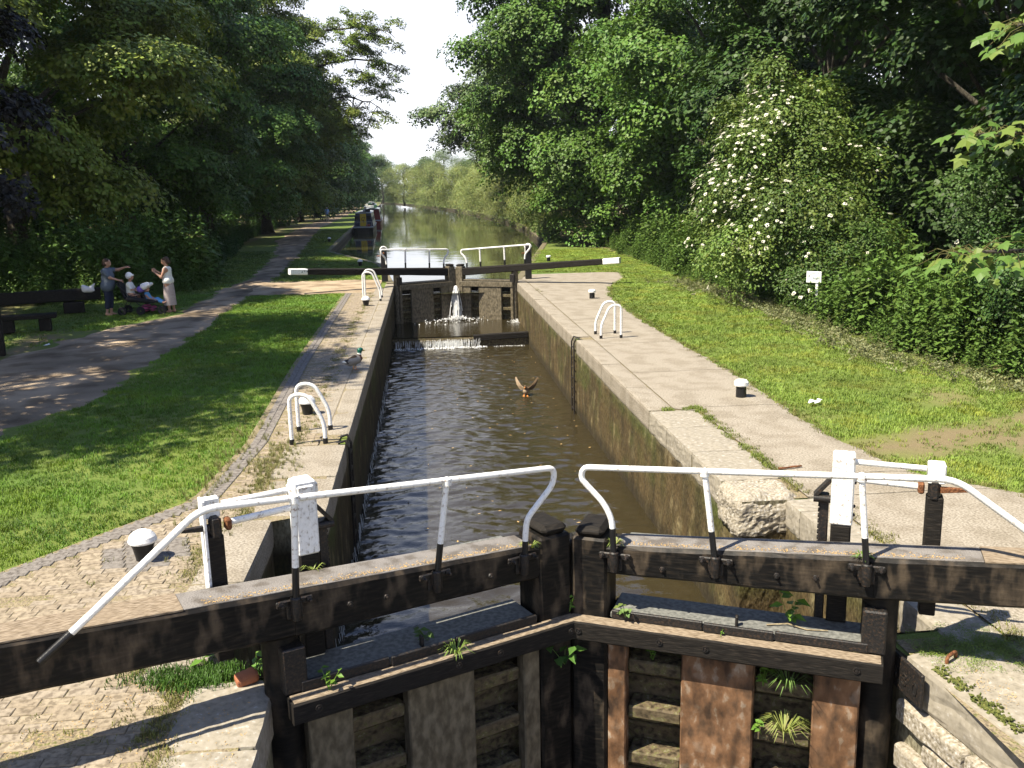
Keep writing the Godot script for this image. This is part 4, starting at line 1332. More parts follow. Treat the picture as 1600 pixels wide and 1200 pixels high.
func litter() -> void:
	for q in [[6.16, -14.1, "scrap of white litter on the grass right of bollard"], [4.9, -5.1, "scrap of white litter on the stone flags near right gate"], [-9.25, -23.2, "scrap of white litter at the left edge of towpath"]]:
		var s := begin()
		for k in 5:
			var c := Vector3(rng.randfn(0, 0.04), 0.02, rng.randfn(0, 0.03))
			tri(s, c + Vector3(-0.05, 0, 0.03), c + Vector3(0.06, rng.randf() * 0.04, 0.02), c + Vector3(0.01, rng.randf() * 0.05, -0.06), Vector3.UP)
		var o := put("paper_scrap", s.commit(), M.white_litter)
		o.position = Vector3(q[0], 0.0, q[1])
		tag(o, q[2], "litter", "scraps of paper on the ground")
	var rs := begin()
	timber(rs, Vector3(-0.16, 0.015, 0), Vector3(0.16, 0.02, -0.06), 0.025, 0.02, 0.02, 0.02, 0.004, 5, 0.004)
	var st := put("stick", rs.commit(), M.rust)
	st.position = Vector3(4.45, 0, -10.75)
	tag(st, "thin brown stick lying on the concrete by white post", "stick")
	# broken red brick on the left coping and rusty staple on the right
	var bk := put("broken_brick", stone_mesh(Vector3(0.16, 0.08, 0.11), 0.012), M.red_brick)
	bk.position = Vector3(-1.42, 0.05, -6.35)
	bk.rotation = Vector3(0.3, 0.5, 0.1)
	tag(bk, "broken red brick lying beside near left gate heel", "brick")
	var sp := begin()
	tube(sp, fillet([Vector3(-0.07, -0.02, 0), Vector3(-0.07, 0.05, 0), Vector3(0.07, 0.05, 0), Vector3(0.07, -0.02, 0)], 0.05), 0.014, 0.014, 8)
	var sta := put("mooring_staple", sp.commit(), M.rust)
	sta.position = Vector3(3.78, 0.0, -6.0)
	sta.rotation.y = 0.6
	tag(sta, "rusty iron staple in the clover by near right gate", "staple")
	var sk := begin()
	tube(sk, [Vector3(-0.2, 0, 0.06), Vector3(-0.05, 0.012, 0.0), Vector3(0.1, 0.0, 0.02), Vector3(0.25, 0.004, -0.02)], 0.007, 0.005, 6)
	var tw := put("twig", sk.commit(), M.pale_bark)
	tw.position = Vector3(2.75, 0.12, -6.45)
	tw.rotation.y = -0.55
	tag(tw, "pale bare twig lying on the near gate foot board", "twig")
	var fl := begin()
	for k in 130:
		var p := Vector3(rng.randf_range(-0.9, 3.3), WATER + 0.014, rng.randf_range(-30.0, -7.8))
		var w := rng.randf_range(0.01, 0.028)
		var d := Vector3.RIGHT.rotated(Vector3.UP, rng.randf() * TAU) * w
		tri(fl, p - d * 1.6, p + d.cross(Vector3.UP) * 0.7, p + d * 1.6, Vector3.UP)
		tri(fl, p - d * 1.6, p - d.cross(Vector3.UP) * 0.7, p + d * 1.6 , Vector3.UP)
	tag(put("floating_leaves", fl.commit(), M.dry_litter), "small pale leaf flecks drifting on the chamber water", "plant litter", "", "stuff")
	# drifts of dry husks on the near flags and copings
	var dh := begin()
	for k in 9000:
		var p: Vector3
		var f := rng.randf()
		if f < 0.55:
			p = Vector3(rng.randf_range(3.75, 5.6), 0.004, rng.randf_range(-6.0, -3.6))
			if nz.get_noise_2d(p.x * 1.1 + 3, p.z * 0.9) < -0.12: continue
		elif f < 0.8:
			p = Vector3(rng.randf_range(-2.9, -1.3), 0.004, rng.randf_range(-6.5, -4.6))
			if nz.get_noise_2d(p.x * 1.3, p.z * 1.3 + 9) < 0.05: continue
		else:
			var sd := -1.0 if rng.randf() < 0.5 else 1.0
			var ss := rng.randf_range(0.35, 2.9)
			var a := deg_to_rad(25.0)
			var zz := -0.04 - absf(rng.randfn(0, 0.04))
			var y := (0.65 + 0.068 * ss) if sd > 0 else (0.69 + 0.054 * ss)
			p = Vector3(1.09, y + 0.009, -7.05) + Vector3(sd * cos(a), 0, sin(a)) * ss + Vector3(-sd * sin(a), 0, cos(a)) * zz
		var w := rng.randf_range(0.003, 0.007)
		var dr := Vector3.RIGHT.rotated(Vector3.UP, rng.randf() * TAU)
		var sdv := dr.cross(Vector3.UP)
		tri(dh, p - dr * w * 1.6, p + sdv * w + Vector3.UP * 0.004, p + dr * w * 1.6 + Vector3.UP * 0.002, Vector3.UP)
	tag(put("dry_husks", dh.commit(), M.dry_litter), "scattered brown husks on stones and beams", "plant litter", "", "stuff")

# ---------------------------------------------------------------- boats
func narrowboat(label: String, at: Vector3, turn: float, length: float, hull: Material, side: Material, rear: Material, panel: Material, clutter := 0) -> void:
	var b := thing("narrowboat", label, "narrowboat", at, turn, "narrowboats moored along the towpath")
	# stern at z = 0, bow at z = -length; water level is y = 0
	var s := begin()
	var ring := func(z, w, y0, y1, wb): return [Vector3(-wb, y0, z), Vector3(-w, y1, z), Vector3(w, y1, z), Vector3(wb, y0, z)]
	var rings := []
	for q in [[0.0, 0.55, 0.05], [-0.25, 0.9, 0.2], [-0.8, 1.03, 0.7], [-length + 4.0, 1.03, 1.0], [-length + 2.0, 0.85, 0.8], [-length + 0.7, 0.45, 0.4], [-length, 0.05, 0.03]]:
		rings.append(ring.call(q[0], q[1], -0.4, 0.55 + (0.35 * clampf((-q[0] - length + 4.0) / 4.0, 0, 1)), q[2] if q[0] < -0.5 else q[1]))
	for i in rings.size() - 1:
		for k in 3: quad(s, rings[i][k], rings[i][k + 1], rings[i + 1][k + 1], rings[i + 1][k], [Vector3(-1, 0, 0), Vector3(0, 1, 0), Vector3(1, 0, 0)][k])
	quad(s, rings[0][0], rings[0][1], rings[0][2], rings[0][3], Vector3(0, 0, 1))
	piece("hull", s.commit(), hull, b)
	s = begin()
	for x in [-1.0, 1.0]: box(s, Vector3(x, 0.6, -length * 0.5 + 1.0), Vector3(0.07, 0.1, length - 5.0), 0.02)
	box(s, Vector3(0, 0.58, -0.45), Vector3(1.9, 0.12, 0.9), 0.03)
	piece("gunwale", s.commit(), M.boat_grey, b)
	s = begin()
	var z0 := -1.5
	var z1 := -length + 3.4
	var c := [[Vector3(-0.93, 0.62, z0), Vector3(-0.74, 1.88, z0), Vector3(0.74, 1.88, z0), Vector3(0.93, 0.62, z0)], [Vector3(-0.93, 0.62, z1), Vector3(-0.74, 1.88, z1), Vector3(0.74, 1.88, z1), Vector3(0.93, 0.62, z1)]]
	quad(s, c[0][0], c[0][1], c[1][1], c[1][0], Vector3(-1, 0.2, 0))
	quad(s, c[0][2], c[0][3], c[1][3], c[1][2], Vector3(1, 0.2, 0))
	quad(s, c[1][0], c[1][1], c[1][2], c[1][3], Vector3(0, 0, -1))
	piece("cabin_side", s.commit(), side, b)
	s = begin()
	quad(s, c[0][0], c[0][1], c[0][2], c[0][3], Vector3(0, 0, 1))
	piece("rear_bulkhead", s.commit(), rear, b)
	s = begin()
	for k in 6:
		var a0 := lerpf(-0.8, 0.8, k / 6.0)
		var a1 := lerpf(-0.8, 0.8, (k + 1) / 6.0)
		var h0 := 1.89 + 0.09 * (1 - pow(a0 / 0.8, 2))
		var h1 := 1.89 + 0.09 * (1 - pow(a1 / 0.8, 2))
		quad(s, Vector3(a0, h0, z0 + 0.12), Vector3(a1, h1, z0 + 0.12), Vector3(a1, h1, z1 - 0.1), Vector3(a0, h0, z1 - 0.1), Vector3.UP)
		quad(s, Vector3(a0, h0, z0 + 0.12), Vector3(a1, h1, z0 + 0.12), Vector3(a1, 1.85, z0 + 0.12), Vector3(a0, 1.85, z0 + 0.12), Vector3(0, 0, 1))
	var roof := piece("roof", s.commit(), M.boat_grey, b)
	bx("hatch", Vector3(0, 2.0, z0 - 0.35), Vector3(0.62, 0.06, 0.9), M.black_cloth, roof, 0.01)
	for k in clutter:
		bx("roof_box", Vector3(rng.randf_range(-0.5, 0.5), 2.1, z0 - 1.5 - k * 1.1), Vector3(rng.randf_range(0.25, 0.6), rng.randf_range(0.15, 0.45), rng.randf_range(0.3, 0.8)), [M.boat_grey, M.boat_cream, M.boat_black, M.white_paint, M.boat_green][rng.randi() % 5], roof, 0.02)
	if panel:
		var d := piece("door_panel", box_mesh(Vector3(0.58, 1.16, 0.04), 0.01), panel, b)
		d.position = Vector3(-0.02, 1.24, z0 + 0.09)
		# black scroll emblem on the panel
		var e := begin()
		var pts := []
		for i in 14:
			var a := 0.9 + i * 0.42
			pts.append(Vector3(cos(a) * (0.17 - i * 0.008), 0.05 + sin(a) * (0.24 - i * 0.012), 0.022))
		tube(e, pts, 0.02, 0.035, 5)
		tube(e, [Vector3(0.12, 0.34, 0.022), Vector3(0.17, 0.24, 0.022), Vector3(0.12, 0.14, 0.022)], 0.012, 0.03, 5)
		tube(e, [Vector3(-0.02, -0.05, 0.022), Vector3(0.08, -0.16, 0.022), Vector3(0.02, -0.3, 0.022)], 0.03, 0.012, 5)
		piece("emblem", e.commit(), M.boat_black, d)
		for x in [-0.62, 0.5]:
			bx("window", Vector3(x, 1.45, z0 + 0.012), Vector3(0.38, 0.36, 0.02), M.boat_black, b, 0.006)
		e = begin()
		for x in [-0.8, -0.3, 0.35, 0.8]: tube(e, [Vector3(x, 0.6, -0.2), Vector3(x, 1.1, -0.2)], 0.018, 0.018, 6)
		tube(e, [Vector3(-0.85, 1.1, -0.2), Vector3(0.85, 1.1, -0.2)], 0.018, 0.018, 6)
		piece("stern_rail", e.commit(), M.boat_grey, b)
		bx("stern_box", Vector3(0.45, 0.75, -0.6), Vector3(0.4, 0.22, 0.4), M.boat_red, b, 0.02)
	for k in 5:
		for x in [-1.0, 1.0]:
			var w := piece("porthole", box_mesh(Vector3(0.02, 0.36, 0.6), 0.006), M.boat_black, b)
			w.position = Vector3(x * 0.845, 1.3, z0 - 1.2 - k * 2.2)
			w.rotation.z = x * 0.15

func boats() -> void:
	narrowboat("nearest dark blue narrowboat with yellow panel on its stern door", Vector3(-5.72, CANAL, -90.0), 0.03, 16.0, M.boat_black, M.boat_cream, M.boat_blue, M.boat_yellow, 2)
	narrowboat("red narrowboat with white band moored beyond the yellow-panelled boat", Vector3(-5.9, CANAL, -110.5), 0.03, 15.0, M.boat_red, M.boat_cream, M.boat_red, null, 6)
	narrowboat("green narrowboat with cluttered roof moored third from the lock", Vector3(-7.2, CANAL, -129.0), 0.04, 16.0, M.boat_black, M.boat_green, M.boat_cream, null, 9)
	narrowboat("far grey narrowboat at the end of the moored row", Vector3(-8.0, CANAL, -149.0), 0.05, 16.0, M.boat_black, M.boat_grey, M.boat_grey, null, 8)
	for q in [[-5.4, -106.0], [-6.2, -127.0]]: pass

# ---------------------------------------------------------------- people (built facing +z, then turned)
func hand_prims(w: Vector3, dir: Vector3, palm_n: Vector3, curl: float) -> Array:
	var side := dir.cross(palm_n).normalized()
	var out := [[w, w + dir * 0.07, 0.026, 0.03], [w + side * 0.018 + dir * 0.03, w + side * 0.03 + dir * 0.075, 0.018, 0.016], [w - side * 0.018 + dir * 0.03, w - side * 0.03 + dir * 0.075, 0.018, 0.016]]
	for i in 4:
		var o := (i - 1.5) * 0.021
		var l: float = [0.068, 0.08, 0.074, 0.056][i]
		var p0 := w + dir * 0.08 + side * o
		var d1 := (dir * cos(curl) + palm_n * sin(curl)).normalized()
		var d2 := (dir * cos(curl * 2.2) + palm_n * sin(curl * 2.2)).normalized()
		out.append([p0, p0 + d1 * l * 0.55, 0.0095, 0.009])
		out.append([p0 + d1 * l * 0.55, p0 + d1 * l * 0.55 + d2 * l * 0.45, 0.009, 0.0075])
	var t0 := w + dir * 0.02 - side * 0.025
	var t1 := t0 + (dir * 0.6 - side * 0.75 + palm_n * 0.3).normalized() * 0.045
	out.append([t0, t1, 0.013, 0.011])
	out.append([t1, t1 + (dir * 0.9 - side * 0.2 + palm_n * 0.3).normalized() * 0.035, 0.011, 0.009])
	return out

func head_prims(h: Vector3, look: Vector3, sc := 1.0) -> Array:
	var side := Vector3.UP.cross(look).normalized()
	var up := look.cross(side)
	var out := []
	for q in [[0, 0.02, -0.015, 0, 0.03, -0.01, 0.092, 0.092], [0, -0.02, 0.02, 0, 0.03, 0.03, 0.07, 0.078], [0, -0.07, 0.045, 0, -0.055, 0.05, 0.042, 0.045], [0, 0.01, 0.1, 0, -0.02, 0.118, 0.012, 0.017],
		[-0.088, 0.0, -0.005, -0.09, -0.03, 0.0, 0.02, 0.014], [0.088, 0.0, -0.005, 0.09, -0.03, 0.0, 0.02, 0.014], [-0.025, -0.052, 0.09, 0.025, -0.052, 0.09, 0.012, 0.012]]:
		out.append([h + (side * q[0] + up * q[1] + look * q[2]) * sc, h + (side * q[3] + up * q[4] + look * q[5]) * sc, q[6] * sc, q[7] * sc])
	return out

func eyes(parent: Node, h: Vector3, look: Vector3, sc := 1.0) -> void:
	var side := Vector3.UP.cross(look).normalized()
	for x in [-0.033, 0.033]:
		var s := begin()
		blob(s, h + (side * x + Vector3(0, 0.012, 0) + look * 0.097) * sc, 0.013 * sc)
		piece("eye", s.commit(), M.duck_black, parent)

func limb(sh: Vector3, el: Vector3, wr: Vector3, r: Array) -> Array:
	return [[sh, el, r[0], r[1]], [el, wr, r[1], r[2]]]

func people() -> void:
	# woman pointing, left
	var a := thing("person", "woman in grey T-shirt and dark jeans pointing with one hand on pushchair", "person", Vector3(-9.6, -0.02, -29.1), PI / 2)
	var hd := Vector3(0, 1.58, 0.05)
	var hw := [hd.y]
	var arm_r := limb(Vector3(0.18, 1.37, 0.03), Vector3(0.2, 1.36, 0.3), Vector3(0.14, 1.44, 0.54), [0.052, 0.043, 0.028])
	var arm_l := limb(Vector3(-0.2, 1.35, 0.02), Vector3(-0.24, 1.16, 0.17), Vector3(-0.19, 1.07, 0.42), [0.052, 0.043, 0.028])
	var legs := [[Vector3(0.09, 0.92, 0), Vector3(0.1, 0.5, 0.03), 0.095, 0.062], [Vector3(0.1, 0.5, 0.03), Vector3(0.1, 0.09, 0.0), 0.062, 0.038], [Vector3(-0.09, 0.92, 0), Vector3(-0.1, 0.5, 0.0), 0.095, 0.062], [Vector3(-0.1, 0.5, 0.0), Vector3(-0.1, 0.09, -0.06), 0.062, 0.038]]
	var feet := [[Vector3(0.1, 0.045, -0.02), Vector3(0.115, 0.03, 0.14), 0.04, 0.028], [Vector3(-0.1, 0.045, -0.08), Vector3(-0.12, 0.03, 0.08), 0.04, 0.028]]
	var torso := [[Vector3(-0.08, 0.96, 0), Vector3(0.08, 0.96, 0), 0.15, 0.15], [Vector3(0, 1.0, 0.02), Vector3(0, 1.28, 0.02), 0.16, 0.15], [Vector3(-0.11, 1.33, 0.0), Vector3(0.11, 1.33, 0.0), 0.1, 0.1], [Vector3(0, 1.36, 0.0), Vector3(0, 1.52, 0.04), 0.06, 0.052]]
	piece("body", body(torso + legs + feet + arm_r + arm_l + head_prims(hd, Vector3(0, -0.05, 1).normalized()), 0.02, 0.04), M.skin, a)
	piece("hand", body(hand_prims(Vector3(0.14, 1.44, 0.54), Vector3(-0.2, 0.05, 0.98).normalized(), Vector3.DOWN, 0.25), 0.007, 0.008), M.skin, a)
	piece("hand", body(hand_prims(Vector3(-0.19, 1.07, 0.42), Vector3(0.15, -0.1, 0.98).normalized(), Vector3.DOWN, 0.8), 0.007, 0.008), M.skin, a)
	piece("t_shirt", body([[Vector3(-0.09, 0.9, 0.01), Vector3(0.09, 0.9, 0.01), 0.185, 0.185], [Vector3(0, 1.0, 0.03), Vector3(0, 1.28, 0.03), 0.19, 0.17], [Vector3(-0.12, 1.33, 0.0), Vector3(0.12, 1.33, 0.0), 0.112, 0.112], [Vector3(0.17, 1.37, 0.02), Vector3(0.195, 1.36, 0.17), 0.07, 0.07], [Vector3(-0.19, 1.35, 0.02), Vector3(-0.23, 1.22, 0.12), 0.07, 0.07], [Vector3(-0.07, 1.2, 0.13), Vector3(0.07, 1.2, 0.13), 0.08, 0.08]], 0.02, 0.05), M.shirt_grey, a)
	piece("jeans", body([[Vector3(0.085, 0.86, 0), Vector3(0.1, 0.5, 0.03), 0.12, 0.08], [Vector3(0.1, 0.5, 0.03), Vector3(0.1, 0.26, 0.01), 0.08, 0.07], [Vector3(-0.085, 0.86, 0), Vector3(-0.1, 0.5, 0.0), 0.12, 0.08], [Vector3(-0.1, 0.5, 0.0), Vector3(-0.1, 0.26, -0.04), 0.08, 0.07]], 0.02, 0.03), M.jeans, a)
	piece("hair", body([[hd + Vector3(0, 0.05, -0.03), hd + Vector3(0, 0.0, -0.06), 0.1, 0.09], [hd + Vector3(-0.06, -0.03, -0.04), hd + Vector3(0.06, -0.03, -0.04), 0.06, 0.06], [hd + Vector3(-0.05, 0.075, 0.03), hd + Vector3(0.05, 0.075, 0.03), 0.045, 0.045]], 0.012, 0.02), M.hair_brown, a)
	eyes(a, hd, Vector3(0, -0.05, 1).normalized())
	# woman with the pale skirt, right
	var b := thing("person", "woman in white sleeveless top and long pale skirt with raised hands", "person", Vector3(-7.87, -0.02, -29.35), -PI / 2 - 0.15)
	hd = Vector3(0, 1.57, 0.04)
	arm_r = limb(Vector3(0.17, 1.35, 0.0), Vector3(0.19, 1.1, 0.12), Vector3(0.09, 1.26, 0.37), [0.048, 0.04, 0.026])
	arm_l = limb(Vector3(-0.17, 1.35, 0.0), Vector3(-0.19, 1.11, 0.14), Vector3(-0.06, 1.28, 0.38), [0.048, 0.04, 0.026])
	torso = [[Vector3(-0.08, 0.95, 0), Vector3(0.08, 0.95, 0), 0.12, 0.12], [Vector3(0, 1.0, 0.0), Vector3(0, 1.28, 0.01), 0.12, 0.125], [Vector3(-0.11, 1.32, 0.0), Vector3(0.11, 1.32, 0.0), 0.085, 0.085], [Vector3(0, 1.36, 0.0), Vector3(0, 1.5, 0.03), 0.052, 0.048]]
	piece("body", body(torso + legs + feet + arm_r + arm_l + head_prims(hd, Vector3(0, -0.12, 1).normalized()), 0.02, 0.035), M.skin, b)
	piece("hand", body(hand_prims(Vector3(0.09, 1.26, 0.37), Vector3(-0.3, 0.6, 0.7).normalized(), Vector3(-0.8, 0, -0.4).normalized(), 0.55), 0.007, 0.008), M.skin, b)
	piece("hand", body(hand_prims(Vector3(-0.06, 1.28, 0.38), Vector3(0.3, 0.6, 0.7).normalized(), Vector3(0.8, 0, -0.4).normalized(), 0.55), 0.007, 0.008), M.skin, b)
	piece("top", body([[Vector3(-0.07, 0.98, 0), Vector3(0.07, 0.98, 0), 0.145, 0.145], [Vector3(0, 1.05, 0.01), Vector3(0, 1.28, 0.02), 0.14, 0.14], [Vector3(-0.09, 1.33, 0.0), Vector3(0.09, 1.33, 0.0), 0.09, 0.09], [Vector3(-0.06, 1.22, 0.08), Vector3(0.06, 1.22, 0.08), 0.075, 0.075]], 0.02, 0.04), M.top_white, b)
	var sk := begin()
	lathe(sk, [Vector2(0.215, 0.24), Vector2(0.2, 0.5), Vector2(0.185, 0.75), Vector2(0.165, 0.92), Vector2(0.14, 1.02)], Vector3.ZERO, 20)
	var skirt := piece("skirt", sk.commit(), M.skirt_print, b)
	skirt.scale = Vector3(1.0, 1.0, 0.85)
	piece("hair", body([[hd + Vector3(0, 0.05, -0.03), hd + Vector3(0, 0.0, -0.06), 0.1, 0.085], [hd + Vector3(0, 0.0, -0.1), hd + Vector3(0, -0.03, -0.12), 0.055, 0.05], [hd + Vector3(-0.05, 0.07, 0.03), hd + Vector3(0.05, 0.07, 0.03), 0.045, 0.045]], 0.012, 0.02), M.hair_brown, b)
	eyes(b, hd, Vector3(0, -0.12, 1).normalized())
	# tandem pushchair
	var p := thing("pushchair", "black double pushchair with white sunshade and pink bag underneath", "pushchair", Vector3(-8.75, -0.02, -29.15), PI / 2)
	for x in [-0.27, 0.27]:
		var s := begin()
		tube(s, fillet([Vector3(x, 1.0, -0.55), Vector3(x, 0.85, -0.42), Vector3(x, 0.3, 0.1), Vector3(x, 0.16, 0.75)], 0.1), 0.014, 0.014, 6)
		tube(s, [Vector3(x, 0.16, -0.42), Vector3(x, 0.62, -0.12), Vector3(x, 0.72, 0.4)], 0.012, 0.012, 6)
		tube(s, [Vector3(x, 0.16, -0.42), Vector3(x, 0.18, 0.75)], 0.012, 0.012, 6)
		piece("frame", s.commit(), M.black_paint, p)
		for z in [-0.42, 0.12, 0.75]:
			var w := begin()
			lathe(w, [Vector2(0.03, -0.03), Vector2(0.12, -0.03), Vector2(0.135, 0.0), Vector2(0.12, 0.03), Vector2(0.03, 0.03)], Vector3.ZERO, 16)
			var wh := piece("wheel", w.commit(), M.black_cloth, p)
			wh.position = Vector3(x + 0.03 * signf(x), 0.135, z)
			wh.rotation.z = PI / 2
	var s2 := begin()
	tube(s2, [Vector3(-0.27, 1.0, -0.55), Vector3(0.27, 1.0, -0.55)], 0.018, 0.018, 8)
	piece("handle", s2.commit(), M.black_cloth, p)
	s2 = begin()
	for q in [[-0.25, 0.55], [0.35, 0.4]]:
		timber(s2, Vector3(0, q[1] - 0.05, q[0] - 0.1), Vector3(0, q[1], q[0] + 0.25), 0.46, 0.06, 0.44, 0.06, 0.02, 3, 0.0)
		timber(s2, Vector3(0, q[1] - 0.05, q[0] - 0.08), Vector3(0, q[1] + 0.5, q[0] - 0.25), 0.46, 0.06, 0.42, 0.06, 0.02, 3, 0.0)
	piece("seat", s2.commit(), M.black_cloth, p)
	piece("side_panel", body([[Vector3(-0.25, 0.5, -0.2), Vector3(-0.25, 0.4, 0.5), 0.09, 0.06], [Vector3(0.25, 0.5, -0.2), Vector3(0.25, 0.4, 0.5), 0.09, 0.06]], 0.025, 0.03), M.black_cloth, p)
	piece("sunshade", body([[Vector3(-0.2, 0.86, 0.24), Vector3(0.2, 0.86, 0.24), 0.1, 0.1], [Vector3(-0.18, 0.9, 0.38), Vector3(0.18, 0.9, 0.38), 0.05, 0.05]], 0.02, 0.06), M.cap_white, p)
	piece("hood", body([[Vector3(-0.21, 0.78, 0.14), Vector3(0.21, 0.78, 0.14), 0.1, 0.1]], 0.02, 0.05), M.purple_cloth, p)
	piece("bag", body([[Vector3(-0.12, 0.2, 0.2), Vector3(0.12, 0.2, 0.22), 0.11, 0.11], [Vector3(-0.1, 0.17, 0.42), Vector3(0.1, 0.17, 0.42), 0.08, 0.08]], 0.02, 0.05), M.pink_cloth, p)
	# toddlers
	var c := thing("person", "toddler in white sun hat standing up in the back of pushchair", "person", Vector3(-8.98, 0.4, -29.2), PI / 2)
	hd = Vector3(0, 0.72, 0.03)
	piece("body", body([[Vector3(-0.05, 0.2, 0), Vector3(0.05, 0.2, 0), 0.09, 0.09], [Vector3(0, 0.22, 0.0), Vector3(0, 0.45, 0.0), 0.1, 0.1], [Vector3(-0.08, 0.5, 0), Vector3(0.08, 0.5, 0), 0.065, 0.065], [Vector3(0, 0.52, 0), Vector3(0, 0.64, 0.02), 0.045, 0.042], [Vector3(0.06, 0.2, 0.02), Vector3(0.08, 0.14, 0.2), 0.06, 0.045], [Vector3(0.08, 0.14, 0.2), Vector3(0.08, 0.0, 0.26), 0.045, 0.03], [Vector3(-0.06, 0.2, 0.02), Vector3(-0.08, 0.14, 0.2), 0.06, 0.045], [Vector3(-0.08, 0.14, 0.2), Vector3(-0.08, 0.0, 0.26), 0.045, 0.03],
		[Vector3(0.13, 0.5, 0.0), Vector3(0.17, 0.36, 0.08), 0.04, 0.032], [Vector3(0.17, 0.36, 0.08), Vector3(0.12, 0.32, 0.2), 0.032, 0.022], [Vector3(-0.13, 0.5, 0.0), Vector3(-0.17, 0.36, 0.08), 0.04, 0.032], [Vector3(-0.17, 0.36, 0.08), Vector3(-0.12, 0.32, 0.2), 0.032, 0.022]] + head_prims(hd, Vector3(0, 0, 1), 0.88), 0.017, 0.03), M.skin, c)
	for x in [-0.12, 0.12]: piece("hand", body(hand_prims(Vector3(x, 0.32, 0.2), Vector3(0, -0.1, 1).normalized(), Vector3.DOWN, 0.5), 0.008, 0.008), M.skin, c)
	piece("shirt", body([[Vector3(0, 0.2, 0.0), Vector3(0, 0.45, 0.0), 0.125, 0.118], [Vector3(-0.09, 0.5, 0), Vector3(0.09, 0.5, 0), 0.08, 0.08], [Vector3(0.12, 0.5, 0.0), Vector3(0.165, 0.38, 0.07), 0.055, 0.05], [Vector3(-0.12, 0.5, 0.0), Vector3(-0.165, 0.38, 0.07), 0.055, 0.05]], 0.018, 0.03), M.top_white, c)
	piece("sun_hat", body([[hd + Vector3(0, 0.05, -0.02), hd + Vector3(0, 0.03, -0.03), 0.1, 0.1], [hd + Vector3(-0.07, 0.03, -0.01), hd + Vector3(0.07, 0.03, -0.01), 0.06, 0.06], [hd + Vector3(-0.05, 0.05, 0.09), hd + Vector3(0.05, 0.05, 0.09), 0.025, 0.025]], 0.014, 0.03), M.cap_white, c)
	eyes(c, hd, Vector3(0, 0, 1), 0.88)
	var d := thing("person", "small child in blue sitting low in the front pushchair seat", "person", Vector3(-8.42, 0.3, -29.15), PI / 2)
	hd = Vector3(0, 0.44, -0.08)
	piece("body", body([[Vector3(0, 0.1, -0.02), Vector3(0, 0.26, -0.08), 0.1, 0.09], [Vector3(0, 0.28, -0.08), Vector3(0, 0.38, -0.08), 0.045, 0.04], [Vector3(0.06, 0.08, 0.0), Vector3(0.08, 0.12, 0.22), 0.055, 0.042], [Vector3(0.08, 0.12, 0.22), Vector3(0.08, 0.02, 0.42), 0.042, 0.028], [Vector3(0.08, 0.02, 0.42), Vector3(0.08, 0.05, 0.5), 0.03, 0.022], [Vector3(-0.06, 0.08, 0.0), Vector3(-0.08, 0.12, 0.22), 0.055, 0.042], [Vector3(-0.08, 0.12, 0.22), Vector3(-0.08, 0.02, 0.42), 0.042, 0.028], [Vector3(-0.08, 0.02, 0.42), Vector3(-0.08, 0.05, 0.5), 0.03, 0.022],
		[Vector3(0.11, 0.26, -0.06), Vector3(0.15, 0.16, 0.04), 0.036, 0.03], [Vector3(0.15, 0.16, 0.04), Vector3(0.1, 0.14, 0.15), 0.03, 0.02], [Vector3(-0.11, 0.26, -0.06), Vector3(-0.15, 0.16, 0.04), 0.036, 0.03], [Vector3(-0.15, 0.16, 0.04), Vector3(-0.1, 0.14, 0.15), 0.03, 0.02]] + head_prims(hd, Vector3(0, 0, 1), 0.82), 0.017, 0.03), M.skin, d)
	for x in [-0.1, 0.1]: piece("hand", body(hand_prims(Vector3(x, 0.14, 0.15), Vector3(0, -0.1, 1).normalized(), Vector3.DOWN, 0.5), 0.008, 0.008), M.skin, d)
	piece("blue_suit", body([[Vector3(0, 0.1, -0.02), Vector3(0, 0.26, -0.08), 0.118, 0.11], [Vector3(0.06, 0.08, 0.0), Vector3(0.08, 0.12, 0.22), 0.07, 0.055], [Vector3(0.08, 0.12, 0.22), Vector3(0.08, 0.05, 0.36), 0.055, 0.045], [Vector3(-0.06, 0.08, 0.0), Vector3(-0.08, 0.12, 0.22), 0.07, 0.055], [Vector3(-0.08, 0.12, 0.22), Vector3(-0.08, 0.05, 0.36), 0.055, 0.045]], 0.018, 0.03), M.blue_cloth, d)
	eyes(d, hd, Vector3(0, 0, 1), 0.82)
	# walker far up the towpath
	var e := thing("person", "distant walker in blue shirt, pale trousers and cap under the trees", "person", Vector3(-11.95, 0.0, -119.0), 0.3)
	hd = Vector3(0, 1.64, 0.03)
	arm_r = limb(Vector3(0.2, 1.42, 0.0), Vector3(0.25, 1.15, 0.02), Vector3(0.2, 0.95, 0.15), [0.055, 0.045, 0.03])
	arm_l = limb(Vector3(-0.2, 1.42, 0.0), Vector3(-0.25, 1.15, 0.02), Vector3(-0.2, 0.95, 0.15), [0.055, 0.045, 0.03])
	piece("body", body([[Vector3(0, 0.95, 0), Vector3(0, 1.35, 0), 0.15, 0.16], [Vector3(0, 1.4, 0), Vector3(0, 1.56, 0.02), 0.07, 0.06]] + legs + feet + arm_r + arm_l + head_prims(hd, Vector3(0, 0, 1)), 0.03, 0.04), M.skin, e)
	for q in [[0.2, Vector3(0.2, 0.95, 0.15)], [-0.2, Vector3(-0.2, 0.95, 0.15)]]: piece("hand", body(hand_prims(q[1], Vector3(0, -0.7, 0.7), Vector3(-signf(q[0]), 0, 0), 0.4), 0.01, 0.008), M.skin, e)
	piece("shirt", body([[Vector3(0, 0.92, 0), Vector3(0, 1.35, 0), 0.185, 0.19], [Vector3(0.2, 1.42, 0.0), Vector3(0.25, 1.15, 0.02), 0.08, 0.07], [Vector3(-0.2, 1.42, 0.0), Vector3(-0.25, 1.15, 0.02), 0.08, 0.07], [Vector3(-0.12, 1.4, 0), Vector3(0.12, 1.4, 0), 0.1, 0.1]], 0.03, 0.05), M.shirt_blue, e)
